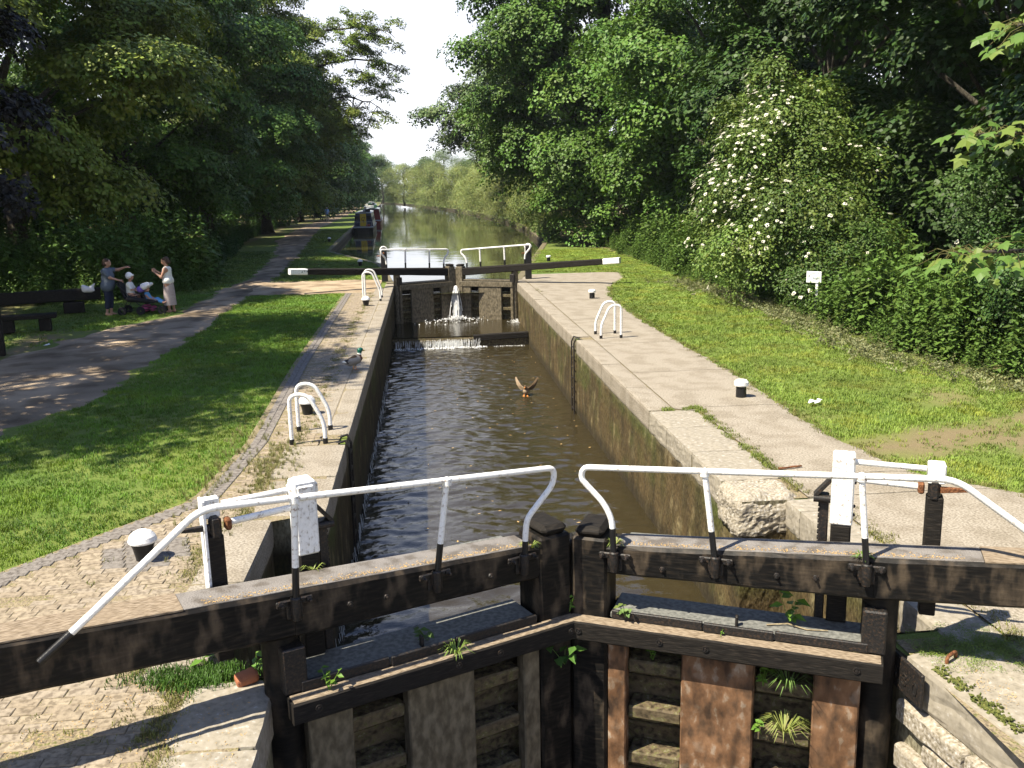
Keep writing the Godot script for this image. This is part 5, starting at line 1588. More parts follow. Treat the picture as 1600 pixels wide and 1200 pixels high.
	piece("trousers", body([[Vector3(0.085, 0.86, 0), Vector3(0.1, 0.5, 0.03), 0.12, 0.09], [Vector3(0.1, 0.5, 0.03), Vector3(0.1, 0.1, 0.0), 0.09, 0.075], [Vector3(-0.085, 0.86, 0), Vector3(-0.1, 0.5, 0.0), 0.12, 0.09], [Vector3(-0.1, 0.5, 0.0), Vector3(-0.1, 0.1, -0.06), 0.09, 0.075]], 0.03, 0.03), M.trousers_pale, e)
	piece("cap", body([[hd + Vector3(0, 0.07, -0.01), hd + Vector3(0, 0.06, -0.02), 0.095, 0.095], [hd + Vector3(-0.04, 0.06, 0.11), hd + Vector3(0.04, 0.06, 0.11), 0.025, 0.025]], 0.016, 0.03), M.shirt_blue, e)

func ducks() -> void:
	# drake on the paving, looking over the water; built facing +z
	var d := thing("duck", "drake with glossy green head standing on the left paving", "duck", Vector3(-1.5, 0.0, -18.55), 2.3)
	piece("body", body([[Vector3(0, 0.2, 0.08), Vector3(0, 0.17, -0.1), 0.085, 0.08], [Vector3(0, 0.17, -0.1), Vector3(0, 0.17, -0.22), 0.075, 0.03], [Vector3(0, 0.25, 0.12), Vector3(0, 0.35, 0.15), 0.045, 0.036], [Vector3(0, 0.38, 0.15), Vector3(0, 0.385, 0.18), 0.042, 0.036], [Vector3(0.035, 0.14, 0.0), Vector3(0.04, 0.08, 0.0), 0.03, 0.012], [Vector3(-0.035, 0.14, 0.0), Vector3(-0.04, 0.08, 0.0), 0.03, 0.012]], 0.011, 0.03), M.duck_grey, d)
	piece("head", body([[Vector3(0, 0.385, 0.15), Vector3(0, 0.39, 0.185), 0.047, 0.041], [Vector3(0, 0.32, 0.14), Vector3(0, 0.37, 0.15), 0.042, 0.044]], 0.008, 0.02), M.duck_green, d)
	piece("neck_ring", body([[Vector3(0, 0.3, 0.135), Vector3(0, 0.31, 0.138), 0.044, 0.044]], 0.007, 0.01), M.top_white, d)
	piece("breast", body([[Vector3(0, 0.23, 0.12), Vector3(0, 0.27, 0.125), 0.08, 0.05]], 0.01, 0.02), M.duck_chest, d)
	for x in [-1.0, 1.0]: piece("wing", body([[Vector3(x * 0.07, 0.21, 0.06), Vector3(x * 0.05, 0.19, -0.18), 0.045, 0.02], [Vector3(x * 0.07, 0.18, 0.03), Vector3(x * 0.06, 0.17, -0.1), 0.04, 0.03]], 0.009, 0.02), M.duck_grey, d)
	piece("back", body([[Vector3(0, 0.25, 0.02), Vector3(0, 0.21, -0.14), 0.05, 0.035]], 0.009, 0.01), M.duck_brown, d)
	piece("rump", body([[Vector3(0, 0.18, -0.17), Vector3(0, 0.2, -0.22), 0.055, 0.03]], 0.009, 0.01), M.duck_black, d)
	piece("tail", body([[Vector3(0, 0.19, -0.22), Vector3(0, 0.2, -0.28), 0.032, 0.014]], 0.008, 0.01), M.top_white, d)
	piece("bill", body([[Vector3(0, 0.372, 0.21), Vector3(0, 0.362, 0.265), 0.017, 0.013], [Vector3(-0.008, 0.362, 0.26), Vector3(0.008, 0.362, 0.26), 0.011, 0.011]], 0.005, 0.01), M.bill_yellow, d)
	for x in [-0.04, 0.04]:
		var s := begin()
		tube(s, [Vector3(x, 0.09, 0.0), Vector3(x, 0.012, 0.005)], 0.008, 0.008, 6)
		tri(s, Vector3(x, 0.012, -0.01), Vector3(x - 0.035, 0.006, 0.07), Vector3(x + 0.035, 0.006, 0.07), Vector3.UP)
		piece("leg", s.commit(), M.leg_orange, d)
	# brown duck alighting on the chamber water, wings up; faces +z
	var f := thing("duck", "brown duck landing on the chamber water with raised wings", "duck", Vector3(2.5, WATER, -23.6), -0.25)
	f.scale = Vector3.ONE * 0.95
	piece("body", body([[Vector3(0, 0.16, 0.05), Vector3(0, 0.14, -0.12), 0.085, 0.08], [Vector3(0, 0.14, -0.12), Vector3(0, 0.12, -0.24), 0.07, 0.025], [Vector3(0, 0.2, 0.1), Vector3(0, 0.26, 0.17), 0.042, 0.034], [Vector3(0, 0.28, 0.19), Vector3(0, 0.28, 0.215), 0.04, 0.032]], 0.012, 0.03), M.duck_brown, f)
	piece("belly", body([[Vector3(0, 0.13, 0.08), Vector3(0, 0.11, -0.06), 0.082, 0.08]], 0.012, 0.02), M.duck_tan, f)
	piece("bill", body([[Vector3(0, 0.268, 0.24), Vector3(0, 0.26, 0.285), 0.016, 0.011]], 0.006, 0.01), M.leg_orange, f)
	for x in [-1.0, 1.0]:
		var s := begin()
		var root := Vector3(x * 0.06, 0.2, 0.03)
		var wrist := root + Vector3(x * 0.09, 0.07, -0.02)
		var tip := wrist + Vector3(x * 0.08, 0.08, -0.06)
		tube(s, [root, wrist, tip], 0.022, 0.008, 6)
		for k in 11:
			var t := k / 10.0
			var p := root.lerp(wrist, t * 2.0) if t < 0.5 else wrist.lerp(tip, t * 2.0 - 1.0)
			var dir := Vector3(x * (0.9 - 0.5 * t), -0.35 + 1.0 * t, -0.45).normalized()
			var l := 0.13 + 0.05 * t
			var sd := dir.cross(Vector3(0, 0.25, 1)).normalized() * 0.028
			for e in [0.0025, -0.0025]:
				var oz := Vector3(0, 0, e + 0.001 * (k % 2))
				quad(s, p - sd + oz, p + sd + oz, p + sd * 0.7 + dir * l + oz, p - sd * 0.7 + dir * l * 0.95 + oz, Vector3(0, 0.2, signf(e)))
		piece("wing", s.commit(), M.duck_tan if x < 0 else M.duck_brown, f)
		s = begin()
		tube(s, [Vector3(x * 0.04, 0.09, 0.04), Vector3(x * 0.05, 0.01, 0.11)], 0.011, 0.009, 6)
		tri(s, Vector3(x * 0.05, 0.03, 0.1), Vector3(x * 0.05 - 0.035, 0.0, 0.16), Vector3(x * 0.05 + 0.035, 0.0, 0.16), Vector3(0, 1, 1))
		piece("leg", s.commit(), M.leg_orange, f)

# ---------------------------------------------------------------- foliage
func leaf(s: SurfaceTool, p: Vector3, dir: Vector3, n: Vector3, l: float, w: float, c: Color, droop := 0.0) -> void:
	var side := dir.cross(n).normalized()
	var nn := side.cross(dir).normalized()
	var tip := p + dir * l - Vector3.UP * droop * l
	var mid := p + dir * l * 0.42 + nn * w * 0.12
	var a := mid + side * w * 0.5 - nn * w * 0.14
	var b := mid - side * w * 0.5 - nn * w * 0.14
	s.set_color(c)
	tri(s, p, a, tip, nn)
	tri(s, p, tip, b, nn)

func tone(base: float, spread: float) -> Color:
	var k := base * (1.0 + rng.randf_range(-spread, spread))
	return Color(k * (1.0 + rng.randf_range(-0.12, 0.2)), k, k * (1.0 + rng.randf_range(-0.2, 0.1)))

# sprays are about a metre across: a few twigs that carry separate leaves
func spray(n: int, l: float, w: float, flat: float, droop: float, twigs := 5) -> ArrayMesh:
	var s := begin()
	for k in n:
		var t := k % twigs
		var ang := TAU * t / twigs + rng.randf_range(-0.35, 0.35)
		var r := sqrt(rng.randf()) * 0.5
		var h := rng.randfn(0, 1.0) * flat * (0.4 + r) - r * r * droop
		var p := Vector3(cos(ang) * r, h, sin(ang) * r)
		var d := Vector3(cos(ang + rng.randf_range(-1.1, 1.1)), rng.randf_range(-0.5, 0.25) - droop * 0.5, sin(ang + rng.randf_range(-1.1, 1.1))).normalized()
		var nrm := Vector3(rng.randfn(0, 0.4), 1.0, rng.randfn(0, 0.4)).normalized()
		leaf(s, p, d, nrm, l * rng.randf_range(0.7, 1.2), w * rng.randf_range(0.7, 1.2), tone(1.0, 0.25))
	return s.commit()

func make_sprays() -> void:
	rng.seed = 11
	sprays.broad = [spray(34, 0.19, 0.17, 0.1, 0.25), spray(34, 0.17, 0.17, 0.14, 0.1)]
	sprays.tier = [spray(40, 0.2, 0.14, 0.05, 0.3, 6), spray(40, 0.19, 0.15, 0.07, 0.4, 6)]
	sprays.small = [spray(44, 0.14, 0.075, 0.15, 0.1, 7), spray(44, 0.13, 0.08, 0.18, 0.2, 7)]
	sprays.willow = [spray(64, 0.16, 0.035, 0.16, 0.5, 8), spray(64, 0.15, 0.04, 0.2, 0.4, 8)]
	# umbel of small cream flowers
	var s := begin()
	for k in 26:
		var a := rng.randf() * TAU
		var r := pow(rng.randf(), 0.8) * 0.085
		var c := Vector3(cos(a) * r, rng.randf_range(-0.008, 0.008) - r * r * 1.5, sin(a) * r)
		tri(s, c + Vector3(-0.02, 0, 0.012), c + Vector3(0.02, 0, 0.012), c + Vector3(0, 0.004, -0.022), Vector3.UP)
		tri(s, c + Vector3(-0.02, 0.003, -0.012), c + Vector3(0.02, 0.003, -0.012), c + Vector3(0, 0.006, 0.022), Vector3.UP)
	sprays.umbel = [s.commit()]
	# nettle stems
	sprays.nettle = []
	for v in 3:
		s = begin()
		s.set_color(Color(0.8, 0.9, 0.7))
		var lean := Vector3(rng.randfn(0, 0.1), 1, rng.randfn(0, 0.1))
		tube(s, [Vector3.ZERO, lean * 0.5, lean * 1.0], 0.006, 0.003, 3)
		for k in 9:
			var y := 0.12 + k * 0.105
			var a := (PI / 2 if k % 2 else 0.0) + rng.randf_range(-0.3, 0.3)
			var l := (0.17 - 0.012 * k) * rng.randf_range(0.8, 1.2)
			for sd in [0.0, PI]:
				leaf(s, lean * y, Vector3(cos(a + sd), -0.25, sin(a + sd)).normalized(), Vector3(rng.randfn(0, 0.3), 1, rng.randfn(0, 0.3)).normalized(), l, l * 0.6, tone(1.0, 0.3), 0.2)
		sprays.nettle.append(s.commit())
	# tufts of mown grass, and taller ones
	sprays.turf = []
	sprays.tall = []
	for v in 6:
		s = begin()
		for k in (16 if v < 3 else 22):
			var a := rng.randf() * TAU
			var r := sqrt(rng.randf()) * (0.09 if v < 3 else 0.06)
			var p := Vector3(cos(a) * r, -0.01, sin(a) * r)
			var hgt := rng.randf_range(0.5, 1.0)
			var b := rng.randf() * TAU
			var tip := p + Vector3(cos(b) * 0.5 * hgt, 1.0 * hgt, sin(b) * 0.5 * hgt) * (0.07 if v < 3 else 0.3)
			var mid := p.lerp(tip, 0.55) + Vector3.UP * (0.01 if v < 3 else 0.05)
			var wd := Vector3(-sin(b), 0, cos(b)) * (0.0042 if v < 3 else 0.005)
			s.set_color(tone(1.0, 0.3))
			var nn := Vector3(cos(b) * -0.6, 0.8, sin(b) * -0.6)
			quad(s, p - wd, p + wd, mid + wd * 0.8, mid - wd * 0.8, nn)
			tri(s, mid - wd * 0.8, mid + wd * 0.8, tip, nn)
		(sprays.turf if v < 3 else sprays.tall).append(s.commit())

func scatter(called: String, parent: Node, mesh: Mesh, m: Material, xfs: Array, cols: Array) -> MultiMeshInstance3D:
	var mm := MultiMesh.new()
	mm.transform_format = MultiMesh.TRANSFORM_3D
	mm.use_colors = true
	mm.mesh = mesh
	mm.instance_count = xfs.size()
	for i in xfs.size():
		mm.set_instance_transform(i, xfs[i])
		mm.set_instance_color(i, cols[i])
	var o := MultiMeshInstance3D.new()
	o.multimesh = mm
	o.material_override = m
	if parent == null:
		o.name = numbered(called)
		add_child(o)
	else:
		o.set_meta("kind", "stuff")
		var key := str(parent.get_instance_id()) + called
		var n: int = counts.get(key, 0)
		counts[key] = n + 1
		o.name = called if n == 0 else "%s_%03d" % [called, n]
		parent.add_child(o)
	return o

# clouds: [centre, radii] lobes of foliage; every spray turns roughly outwards and upwards
func crown_of(t: Node3D, lobes: Array, per: float, kind: String, size: float, c: Color, called := "crown", flatten := 0.5) -> void:
	var variants: Array = sprays[kind]
	var xfs := []
	var cols := []
	for v in variants.size():
		xfs.append([]); cols.append([])
	for lb in lobes:
		var r: Vector3 = lb[1]
		var n := int(per * (r.x * r.y + r.y * r.z + r.x * r.z) / 3.0 / (size * size))
		var lt := rng.randf_range(0.75, 1.2)
		for k in n:
			var d := Vector3(rng.randfn(), rng.randfn(), rng.randfn()).normalized()
			if d.y < -0.3 and rng.randf() < 0.6: d.y = -d.y
			var rad := pow(rng.randf(), 0.45)
			var p: Vector3 = lb[0] + Vector3(d.x * r.x, d.y * r.y, d.z * r.z) * rad
			var axis := Vector3(lb[0].x, 0, lb[0].z).normalized() * 0.3
			var up := (axis + d * (1.0 - flatten) + Vector3.UP * (flatten + 0.25) + Vector3(rng.randfn(0, 0.25), 0, rng.randfn(0, 0.25))).normalized()
			var x := up.cross(Vector3(rng.randfn(), rng.randfn(), rng.randfn())).normalized()
			var sc := size * rng.randf_range(0.7, 1.25)
			var v: int = rng.randi() % variants.size()
			xfs[v].append(Transform3D(Basis(x, up, x.cross(up)).scaled(Vector3.ONE * sc), p))
			var br := lt * rng.randf_range(0.75, 1.25)
			cols[v].append(Color(c.r * br * rng.randf_range(0.9, 1.15), c.g * br, c.b * br))
	for v in variants.size(): scatter(called, t, variants[v], M.leaf, xfs[v], cols[v])

func woody(t: Node3D, h: float, r0: float, lobes: Array, m: Material, lean := Vector3.ZERO, first := 0.25) -> void:
	var s := begin()
	var pts := []
	for i in 7:
		var y := h * i / 6.0
		pts.append(Vector3(lean.x * i / 6.0 + nz.get_noise_2d(y * 0.3, t.position.z) * 0.5 * float(i > 0), y - 0.1, lean.z * i / 6.0 + nz.get_noise_2d(y * 0.3, t.position.x + 50) * 0.5 * float(i > 0)))
	tube(s, pts, r0, r0 * 0.25, 8)
	lathe(s, [Vector2(r0 * 1.7, -0.1), Vector2(r0 * 1.25, 0.25), Vector2(r0 * 1.0, 0.9)], Vector3.ZERO, 8)
	for lb in lobes:
		var e: Vector3 = lb[0]
		var y0 := clampf(e.y * 0.62 - 0.5, h * first, h * 0.92)
		var f := y0 / h * 6.0
		var k := mini(int(f), 5)
		var a: Vector3 = (pts[k] as Vector3).lerp(pts[k + 1], f - k)
		var mid := a.lerp(e, 0.5) + Vector3(rng.randfn(0, 0.25), rng.randf_range(-0.1, 0.5), rng.randfn(0, 0.25))
		tube(s, [a, mid, e], r0 * 0.3, r0 * 0.05, 5)
	piece("trunk", s.commit(), m, t)

# a tree with an ellipsoid envelope filled with lobes
func tree(called: String, label: String, category: String, at: Vector3, h: float, R: float, o: Dictionary) -> Node3D:
	var t := thing(called, label, category, at, 0, o.get("group", ""))
	var lobes := []
	var n: int = o.get("lobes", 26)
	var low: float = o.get("low", 0.22)
	var lr: float = o.get("lobe", 0.31) * R
	var tiers: bool = o.get("tiers", false)
	for i in n:
		var v := (i + 0.5) / n
		var y := lerpf(low, 0.96, v) * h
		var prof := sin(clampf((v * 0.86 + 0.16), 0, 1) * PI)
		var rr := R * pow(prof, 0.6) * rng.randf_range(0.5, 0.92)
		var a := i * 2.39996 + rng.randf_range(-0.4, 0.4)
		var lz := lr * rng.randf_range(0.8, 1.2)
		lobes.append([Vector3(cos(a) * rr, y, sin(a) * rr), Vector3(lz * 1.1, lz * (0.5 if tiers else 0.72), lz * 1.1)])
	for e in o.get("extra", []): lobes.append([e[0] - at, e[1]])
	var airy := []
	for bo in o.get("boughs", []):
		var s := begin()
		var pts := []
		for k in 13:
			var u := k / 12.0
			var a0: Vector3 = bo[0]; var a1: Vector3 = bo[1]; var a2: Vector3 = bo[2]; var a3: Vector3 = bo[3]
			pts.append(a0.bezier_interpolate(a1, a2, a3, u) - at + Vector3(rng.randfn(0, 0.08), rng.randfn(0, 0.08), rng.randfn(0, 0.08)))
		tube(s, pts, 0.16, 0.025, 6)
		for k in 52:
			var u := rng.randf_range(0.12, 1.0)
			var p: Vector3 = pts[int(u * 12.0)]
			var e := p + Vector3(rng.randfn(0, 1.0), rng.randf_range(-2.4, 0.7) , rng.randfn(0, 1.2))
			tube(s, [p, p.lerp(e, 0.5) + Vector3(0, 0.25, 0), e], 0.03, 0.01, 4)
			airy.append([e, Vector3(rng.randf_range(0.35, 0.9), rng.randf_range(0.25, 0.7), rng.randf_range(0.35, 0.9))])
		piece("bough", s.commit(), M.bark, t)
	if airy: crown_of(t, airy, 21.0, o.get("kind", "broad"), 0.8, o.get("color", Color.WHITE), "hanging_leaves", 0.6)
	woody(t, h * 0.86, o.get("trunk", 0.028 * h * 0.75), lobes, o.get("bark", M.bark), o.get("lean", Vector3.ZERO))
	crown_of(t, lobes, o.get("per", 26.0), o.get("kind", "broad"), o.get("size", 1.0), o.get("color", Color(0.05, 0.1, 0.02)), "crown", o.get("flatten", 0.45))
	return t

func ordinal(i: int) -> String:
	return ["first", "second", "third", "fourth", "fifth", "sixth", "seventh", "eighth", "ninth", "tenth"][i]

func trees() -> void:
	rng.seed = 21
	var dark := Color(0.045, 0.095, 0.019)
	var mid := Color(0.085, 0.168, 0.027)
	var lime := Color(0.15, 0.21, 0.035)
	var gl := "trees in the wood left of the towpath"
	# ---- left of the towpath, from the lock away
	tree("beech_tree", "dark purple-leaved beech at far left behind the two women", "tree", Vector3(-16.4, 0, -29.5), 17, 5.2, {"kind": "tier", "color": Color(0.026, 0.024, 0.022), "tiers": true, "low": 0.2, "group": gl})
	tree("beech_tree", "broad beech with bright tiered sprays above the left nettles", "tree", Vector3(-17, 0, -41), 21, 7.5, {"kind": "tier", "color": lime, "tiers": true, "lobes": 30, "low": 0.16, "per": 36.0, "lobe": 0.36, "group": gl})
	tree("beech_tree", "tall dark tree behind the nettles where the towpath enters shade", "tree", Vector3(-16.5, 0, -55), 22, 7.5, {"kind": "tier", "color": mid, "tiers": true, "lobes": 29, "low": 0.14, "per": 36.0, "lobe": 0.36, "group": gl})
	tree("beech_tree", "dark tree leaning over the towpath before the bollard grass", "tree", Vector3(-15.5, 0, -70), 22, 7.5, {"kind": "tier", "color": mid, "tiers": true, "lobes": 29, "low": 0.12, "per": 36.0, "lobe": 0.36, "group": gl})
	tree("beech_tree", "tall tree whose thin airy branch hangs furthest into the sky", "tree", Vector3(-14, 0, -86), 23, 8.0, {"kind": "tier", "color": lime, "tiers": true, "lobes": 29, "low": 0.12, "per": 36.0, "lobe": 0.36, "group": gl,
		"boughs": [[Vector3(-13.8, 15.0, -86), Vector3(-8.0, 17.6, -84.5), Vector3(-4.0, 17.4, -83.5), Vector3(-1.9, 16.4, -83)], [Vector3(-13.9, 12.5, -86), Vector3(-8.0, 14.9, -84.5), Vector3(-3.6, 14.9, -83), Vector3(-0.9, 13.4, -82.3)], [Vector3(-13.9, 10.0, -86), Vector3(-8.5, 12.2, -84), Vector3(-5.0, 11.8, -83.5), Vector3(-3.0, 10.2, -83)]]})
	var lab := ["dark tree over the towpath by the distant walker", "rounded dark tree standing over the first moored boat", "rounded dark tree over the middle of the boat row", "rounded dark tree over the last moored boats", "dark tree at the left bend of the far canal", "last dark tree of the left row, lowest on the skyline"]
	for i in 6:
		tree("towpath_tree", lab[i], "tree", Vector3([-17.5, -15.6, -15.8, -16.5, -17, -18][i], 0, [-104, -122, -142, -165, -195, -230][i]), [20, 17.5, 17, 17, 17, 16][i], [7.5, 7.2, 7.5, 8.0, 8.5, 9.0][i], {"kind": "broad", "color": dark if i % 2 else mid, "low": 0.08, "size": 1.4, "lobes": 30, "group": gl})
	# trees off to the left whose crowns shade lawn and path
	for q in [[-13.7, -14.8, 18.0, 5.2], [-14.2, -21.2, 18.0, 4.6], [-17.0, -6.5, 15.0, 4.4]]:
		tree("beech_tree", "beech beyond the left picture edge, shading " + ("the path nearest the camera" if q[1] > -16.0 and q[1] < -10.0 else ("the path before the two women" if q[1] < -16.0 else "the lawn by near bollard")), "tree", Vector3(q[0], 0, q[1]), q[2], q[3], {"kind": "tier", "color": mid, "tiers": true, "low": 0.3, "per": 18.0, "group": "beeches left of the picture"})
	# darker ranks behind
	for i in 9:
		tree("woodland_tree", ordinal(i) + " dark tree from the lock in the rear rank of the left wood", "tree", Vector3(-31 - 3.0 * (i % 2), 0, -22 - i * 14.0), 13, 7.5, {"kind": "broad", "color": dark, "low": 0.08, "size": 1.5, "per": 20.0, "group": "rear rank of the left wood"})
	for i in 10:
		tree("woodland_shrub", ordinal(i) + " dark understorey bush from the lock in the left wood", "shrub", Vector3(-20.5 + rng.randf_range(-1.5, 1.5), 0, -32 - i * 13.0 - i * i * 0.7), 6.0, 4.6, {"kind": "broad", "color": dark, "low": 0.05, "size": 1.0, "lobes": 18, "group": "understorey of the left wood"})
	# ---- right bank
	var gr := "trees on the right bank"
	tree("sycamore_tree", "big sunlit sycamore leaning over the canal right of the sky gap", "tree", Vector3(12.0, 0, -62), 21, 8.3, {"color": mid, "lobes": 40, "low": 0.12, "group": gr, "per": 26.0,
		"extra": [[Vector3(5.2, 11.5, -60), Vector3(2.4, 1.6, 2.4)], [Vector3(3.0, 11.9, -60), Vector3(1.6, 0.9, 1.6)], [Vector3(5.4, 8.6, -60), Vector3(2.2, 1.4, 2.2)], [Vector3(4.8, 15.2, -61), Vector3(2.5, 1.6, 2.4)], [Vector3(5.8, 6.2, -60), Vector3(2.2, 1.4, 2.2)], [Vector3(6.2, 18.0, -61), Vector3(2.8, 1.8, 2.4)]]})
	tree("sycamore_tree", "hazier sycamore beyond, its lone branch reaching left over water", "tree", Vector3(12.0, 0, -100), 20, 9.0, {"color": Color(0.1, 0.16, 0.05), "lobes": 34, "low": 0.28, "size": 1.3, "group": gr,
		"extra": [[Vector3(2.4, 11.0, -100), Vector3(2.6, 1.2, 2.4)], [Vector3(0.3, 11.2, -100), Vector3(1.8, 0.8, 1.8)], [Vector3(3.0, 8.4, -100), Vector3(2.4, 1.3, 2.4)], [Vector3(4.6, 13.0, -100), Vector3(2.6, 1.4, 2.6)]]})
	tree("sycamore_tree", "tall sycamore behind the far right bollard", "tree", Vector3(16.5, 0, -50), 21, 7.5, {"color": mid, "lobes": 36, "low": 0.08, "group": gr, "per": 26.0})
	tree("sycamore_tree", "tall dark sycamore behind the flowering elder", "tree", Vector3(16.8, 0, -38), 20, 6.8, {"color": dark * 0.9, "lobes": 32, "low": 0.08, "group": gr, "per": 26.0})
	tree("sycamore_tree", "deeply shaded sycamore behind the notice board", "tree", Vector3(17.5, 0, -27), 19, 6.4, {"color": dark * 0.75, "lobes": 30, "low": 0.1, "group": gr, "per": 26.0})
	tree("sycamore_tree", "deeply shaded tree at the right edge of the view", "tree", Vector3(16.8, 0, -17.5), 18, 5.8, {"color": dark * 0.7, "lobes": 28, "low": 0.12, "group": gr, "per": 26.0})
	for i in 7:
		tree("woodland_tree", ordinal(i) + " dark tree from the camera in the rear rank of right wood", "tree", Vector3(27 + 3.0 * (i % 2), 0, -14 - i * 14.0), 20, 8.0, {"color": dark, "low": 0.05, "size": 1.5, "per": 20.0, "group": "rear rank of the right wood"})
	for i in 5:
		tree("woodland_shrub", ordinal(i) + " dark understorey bush from the camera in right wood", "shrub", Vector3(16.0 + rng.randf_range(-0.5, 1.0), 0, -21 - i * 9.0), 4.8, 3.4, {"color": dark, "low": 0.04, "size": 0.9, "lobes": 18, "group": "understorey of the right wood"})
	# waterside bushes of the right bank
	tree("alder_bush", "dark leafy bush overhanging water below big sycamore", "shrub", Vector3(11.0, 0, -57.5), 6.0, 3.6, {"color": mid, "low": 0.05, "lobes": 22, "size": 0.9})
	tree("alder_bush", "pale-stemmed yellowish bush at the waterside by far right bollard", "shrub", Vector3(9.4, 0, -66.0), 5.0, 2.4, {"kind": "small", "color": lime, "low": 0.1, "lobes": 16, "size": 0.9, "bark": M.pale_bark})
	tree("alder_bush", "green bush hanging into the canal beyond big sycamore", "shrub", Vector3(10.6, 0, -80.0), 6.0, 4.0, {"kind": "small", "color": Color(0.15, 0.2, 0.05), "low": 0.03, "lobes": 24, "size": 1.1})
	tree("alder_bush", "rounded bush at the waterline right of the far willows", "shrub", Vector3(10.6, 0, -124.0), 8.0, 5.6, {"kind": "willow", "color": Color(0.19, 0.24, 0.07), "low": 0.03, "lobes": 24, "size": 1.3})
	for q in [[10.6, -71.5, 4.5, 2.6, "leaning waterside bush just past the pale-stemmed bush"], [11.2, -90.0, 6.0, 3.8, "waterside bush under the lone reaching branch"], [11.0, -102.0, 6.0, 3.6, "waterside bush halfway along the right bank"], [10.6, -112.5, 6.5, 4.0, "waterside bush before the rounded bush on right bank"]]:
		tree("alder_bush", q[4], "shrub", Vector3(q[0], 0, q[1]), q[2], q[3], {"kind": "willow", "color": Color(0.19, 0.235, 0.07), "low": 0.02, "lobes": 20, "size": 1.2})
	# far willows that close the canal
	var wl := ["pale rounded willow in the middle of the far bank", "pale willow at the left end of the far bank", "low silvery willow just right of the far bank middle", "pale bush low over the far water", "yellowish willow at the right of the far bank", "taller pale tree behind the far willows", "dark round tree in the gap at the far left", "second taller pale tree behind the far willows"]
	var wp := [[2.5, -196, 8.5, 7.0], [-4.5, -236, 10.0, 7.5], [6.5, -174, 7.5, 6.0], [9.0, -152, 6.5, 5.0], [11.0, -140, 8.5, 5.5], [5.5, -240, 13.0, 8.0], [-12.5, -300, 15.0, 8.0], [14, -190, 15.0, 9.0]]
	for i in 8:
		var q: Array = wp[i]
		tree("willow_tree", wl[i], "tree", Vector3(q[0], 0, q[1]), q[2], q[3], {"kind": "willow", "color": Color(0.2, 0.25, 0.075) if i < 5 else Color(0.12, 0.18, 0.06), "low": 0.04, "lobes": 22, "size": 1.8, "group": "willows closing the far end of the canal", "per": 20.0})
	for i in 9:
		tree("distant_tree", ordinal(i) + " distant tree from the left on the far skyline", "tree", Vector3(-70 + i * 18.0, 0, -345 - (i % 3) * 25.0), 15, 10.0, {"kind": "broad", "color": Color(0.08, 0.13, 0.04), "low": 0.04, "lobes": 16, "size": 3.0, "group": "skyline trees"})
	# flowering elder on the right
	var at := Vector3(10.9, 0, -27.5)
	var el := thing("elder_bush", "large elder bush covered with flat cream flower heads", "shrub", at)
	var lobes := []
	for q in [[-2.0, 1.4, 1.2, 1.5], [-1.2, 2.6, 1.5, 1.5], [-2.2, 3.2, 0.4, 1.3], [-1.6, 4.3, 0.6, 1.3], [-0.6, 5.4, 0.4, 1.2], [-0.9, 6.5, 0.2, 0.8], [0.4, 4.4, 1.2, 1.4], [0.6, 2.8, 1.8, 1.5], [1.6, 1.6, 2.2, 1.4], [0.2, 1.3, 2.2, 1.3], [-1.4, 5.2, -0.8, 1.3], [0.8, 5.6, 0.0, 1.2], [-2.4, 2.2, -0.6, 1.2], [1.6, 3.8, 1.6, 1.2]]:
		lobes.append([Vector3(q[0] * 0.85, q[1], q[2]), Vector3(q[3] * 0.85, q[3] * 0.85, q[3])])
	woody(el, 4.6, 0.12, lobes, M.bark)
	crown_of(el, lobes, 34.0, "small", 0.8, Color(0.11, 0.175, 0.035), "crown", 0.4)
	flowers(el, lobes, 110, 0.6, Vector3(-0.9, 0.35, 0.25))
	flowers(el, lobes.slice(1, 5), 230, 0.7, Vector3(-0.95, 0.3, 0.1))
	# dog rose / bramble thickets with a few white blooms
	thicket("bramble_bush", "bright leafy bramble thicket below the elder with scattered white blooms", Vector3(10.9, 0, -25.0), [[-0.4, 0.8, 0.5, 0.9], [0.6, 1.2, 0.2, 1.1], [-0.6, 1.0, -1.2, 1.0], [0.9, 0.7, 1.4, 0.9], [-0.2, 1.9, -0.4, 1.0], [1.2, 1.9, 0.6, 1.0]], Color(0.07, 0.13, 0.03), 16)
	thicket("rose_bush", "dog rose with white flowers at the right edge", Vector3(11.4, 0, -16.6), [[0.0, 1.0, 0.0, 0.9], [-0.5, 1.7, 0.3, 0.7], [0.4, 2.0, -0.4, 0.8], [0.3, 0.8, 1.0, 0.8], [-0.2, 1.3, -1.0, 0.8]], Color(0.05, 0.11, 0.025), 9)
	thicket("hazel_bush", "pale-leaved bush hanging before the dark hollow on right", Vector3(14.2, 0, -22.4), [[-0.6, 2.4, 0.4, 0.8], [-0.8, 3.3, 0.2, 0.8], [-0.2, 1.6, 0.6, 0.9], [0.2, 3.9, -0.2, 0.8]], Color(0.06, 0.12, 0.03), 3)
	near_branch()

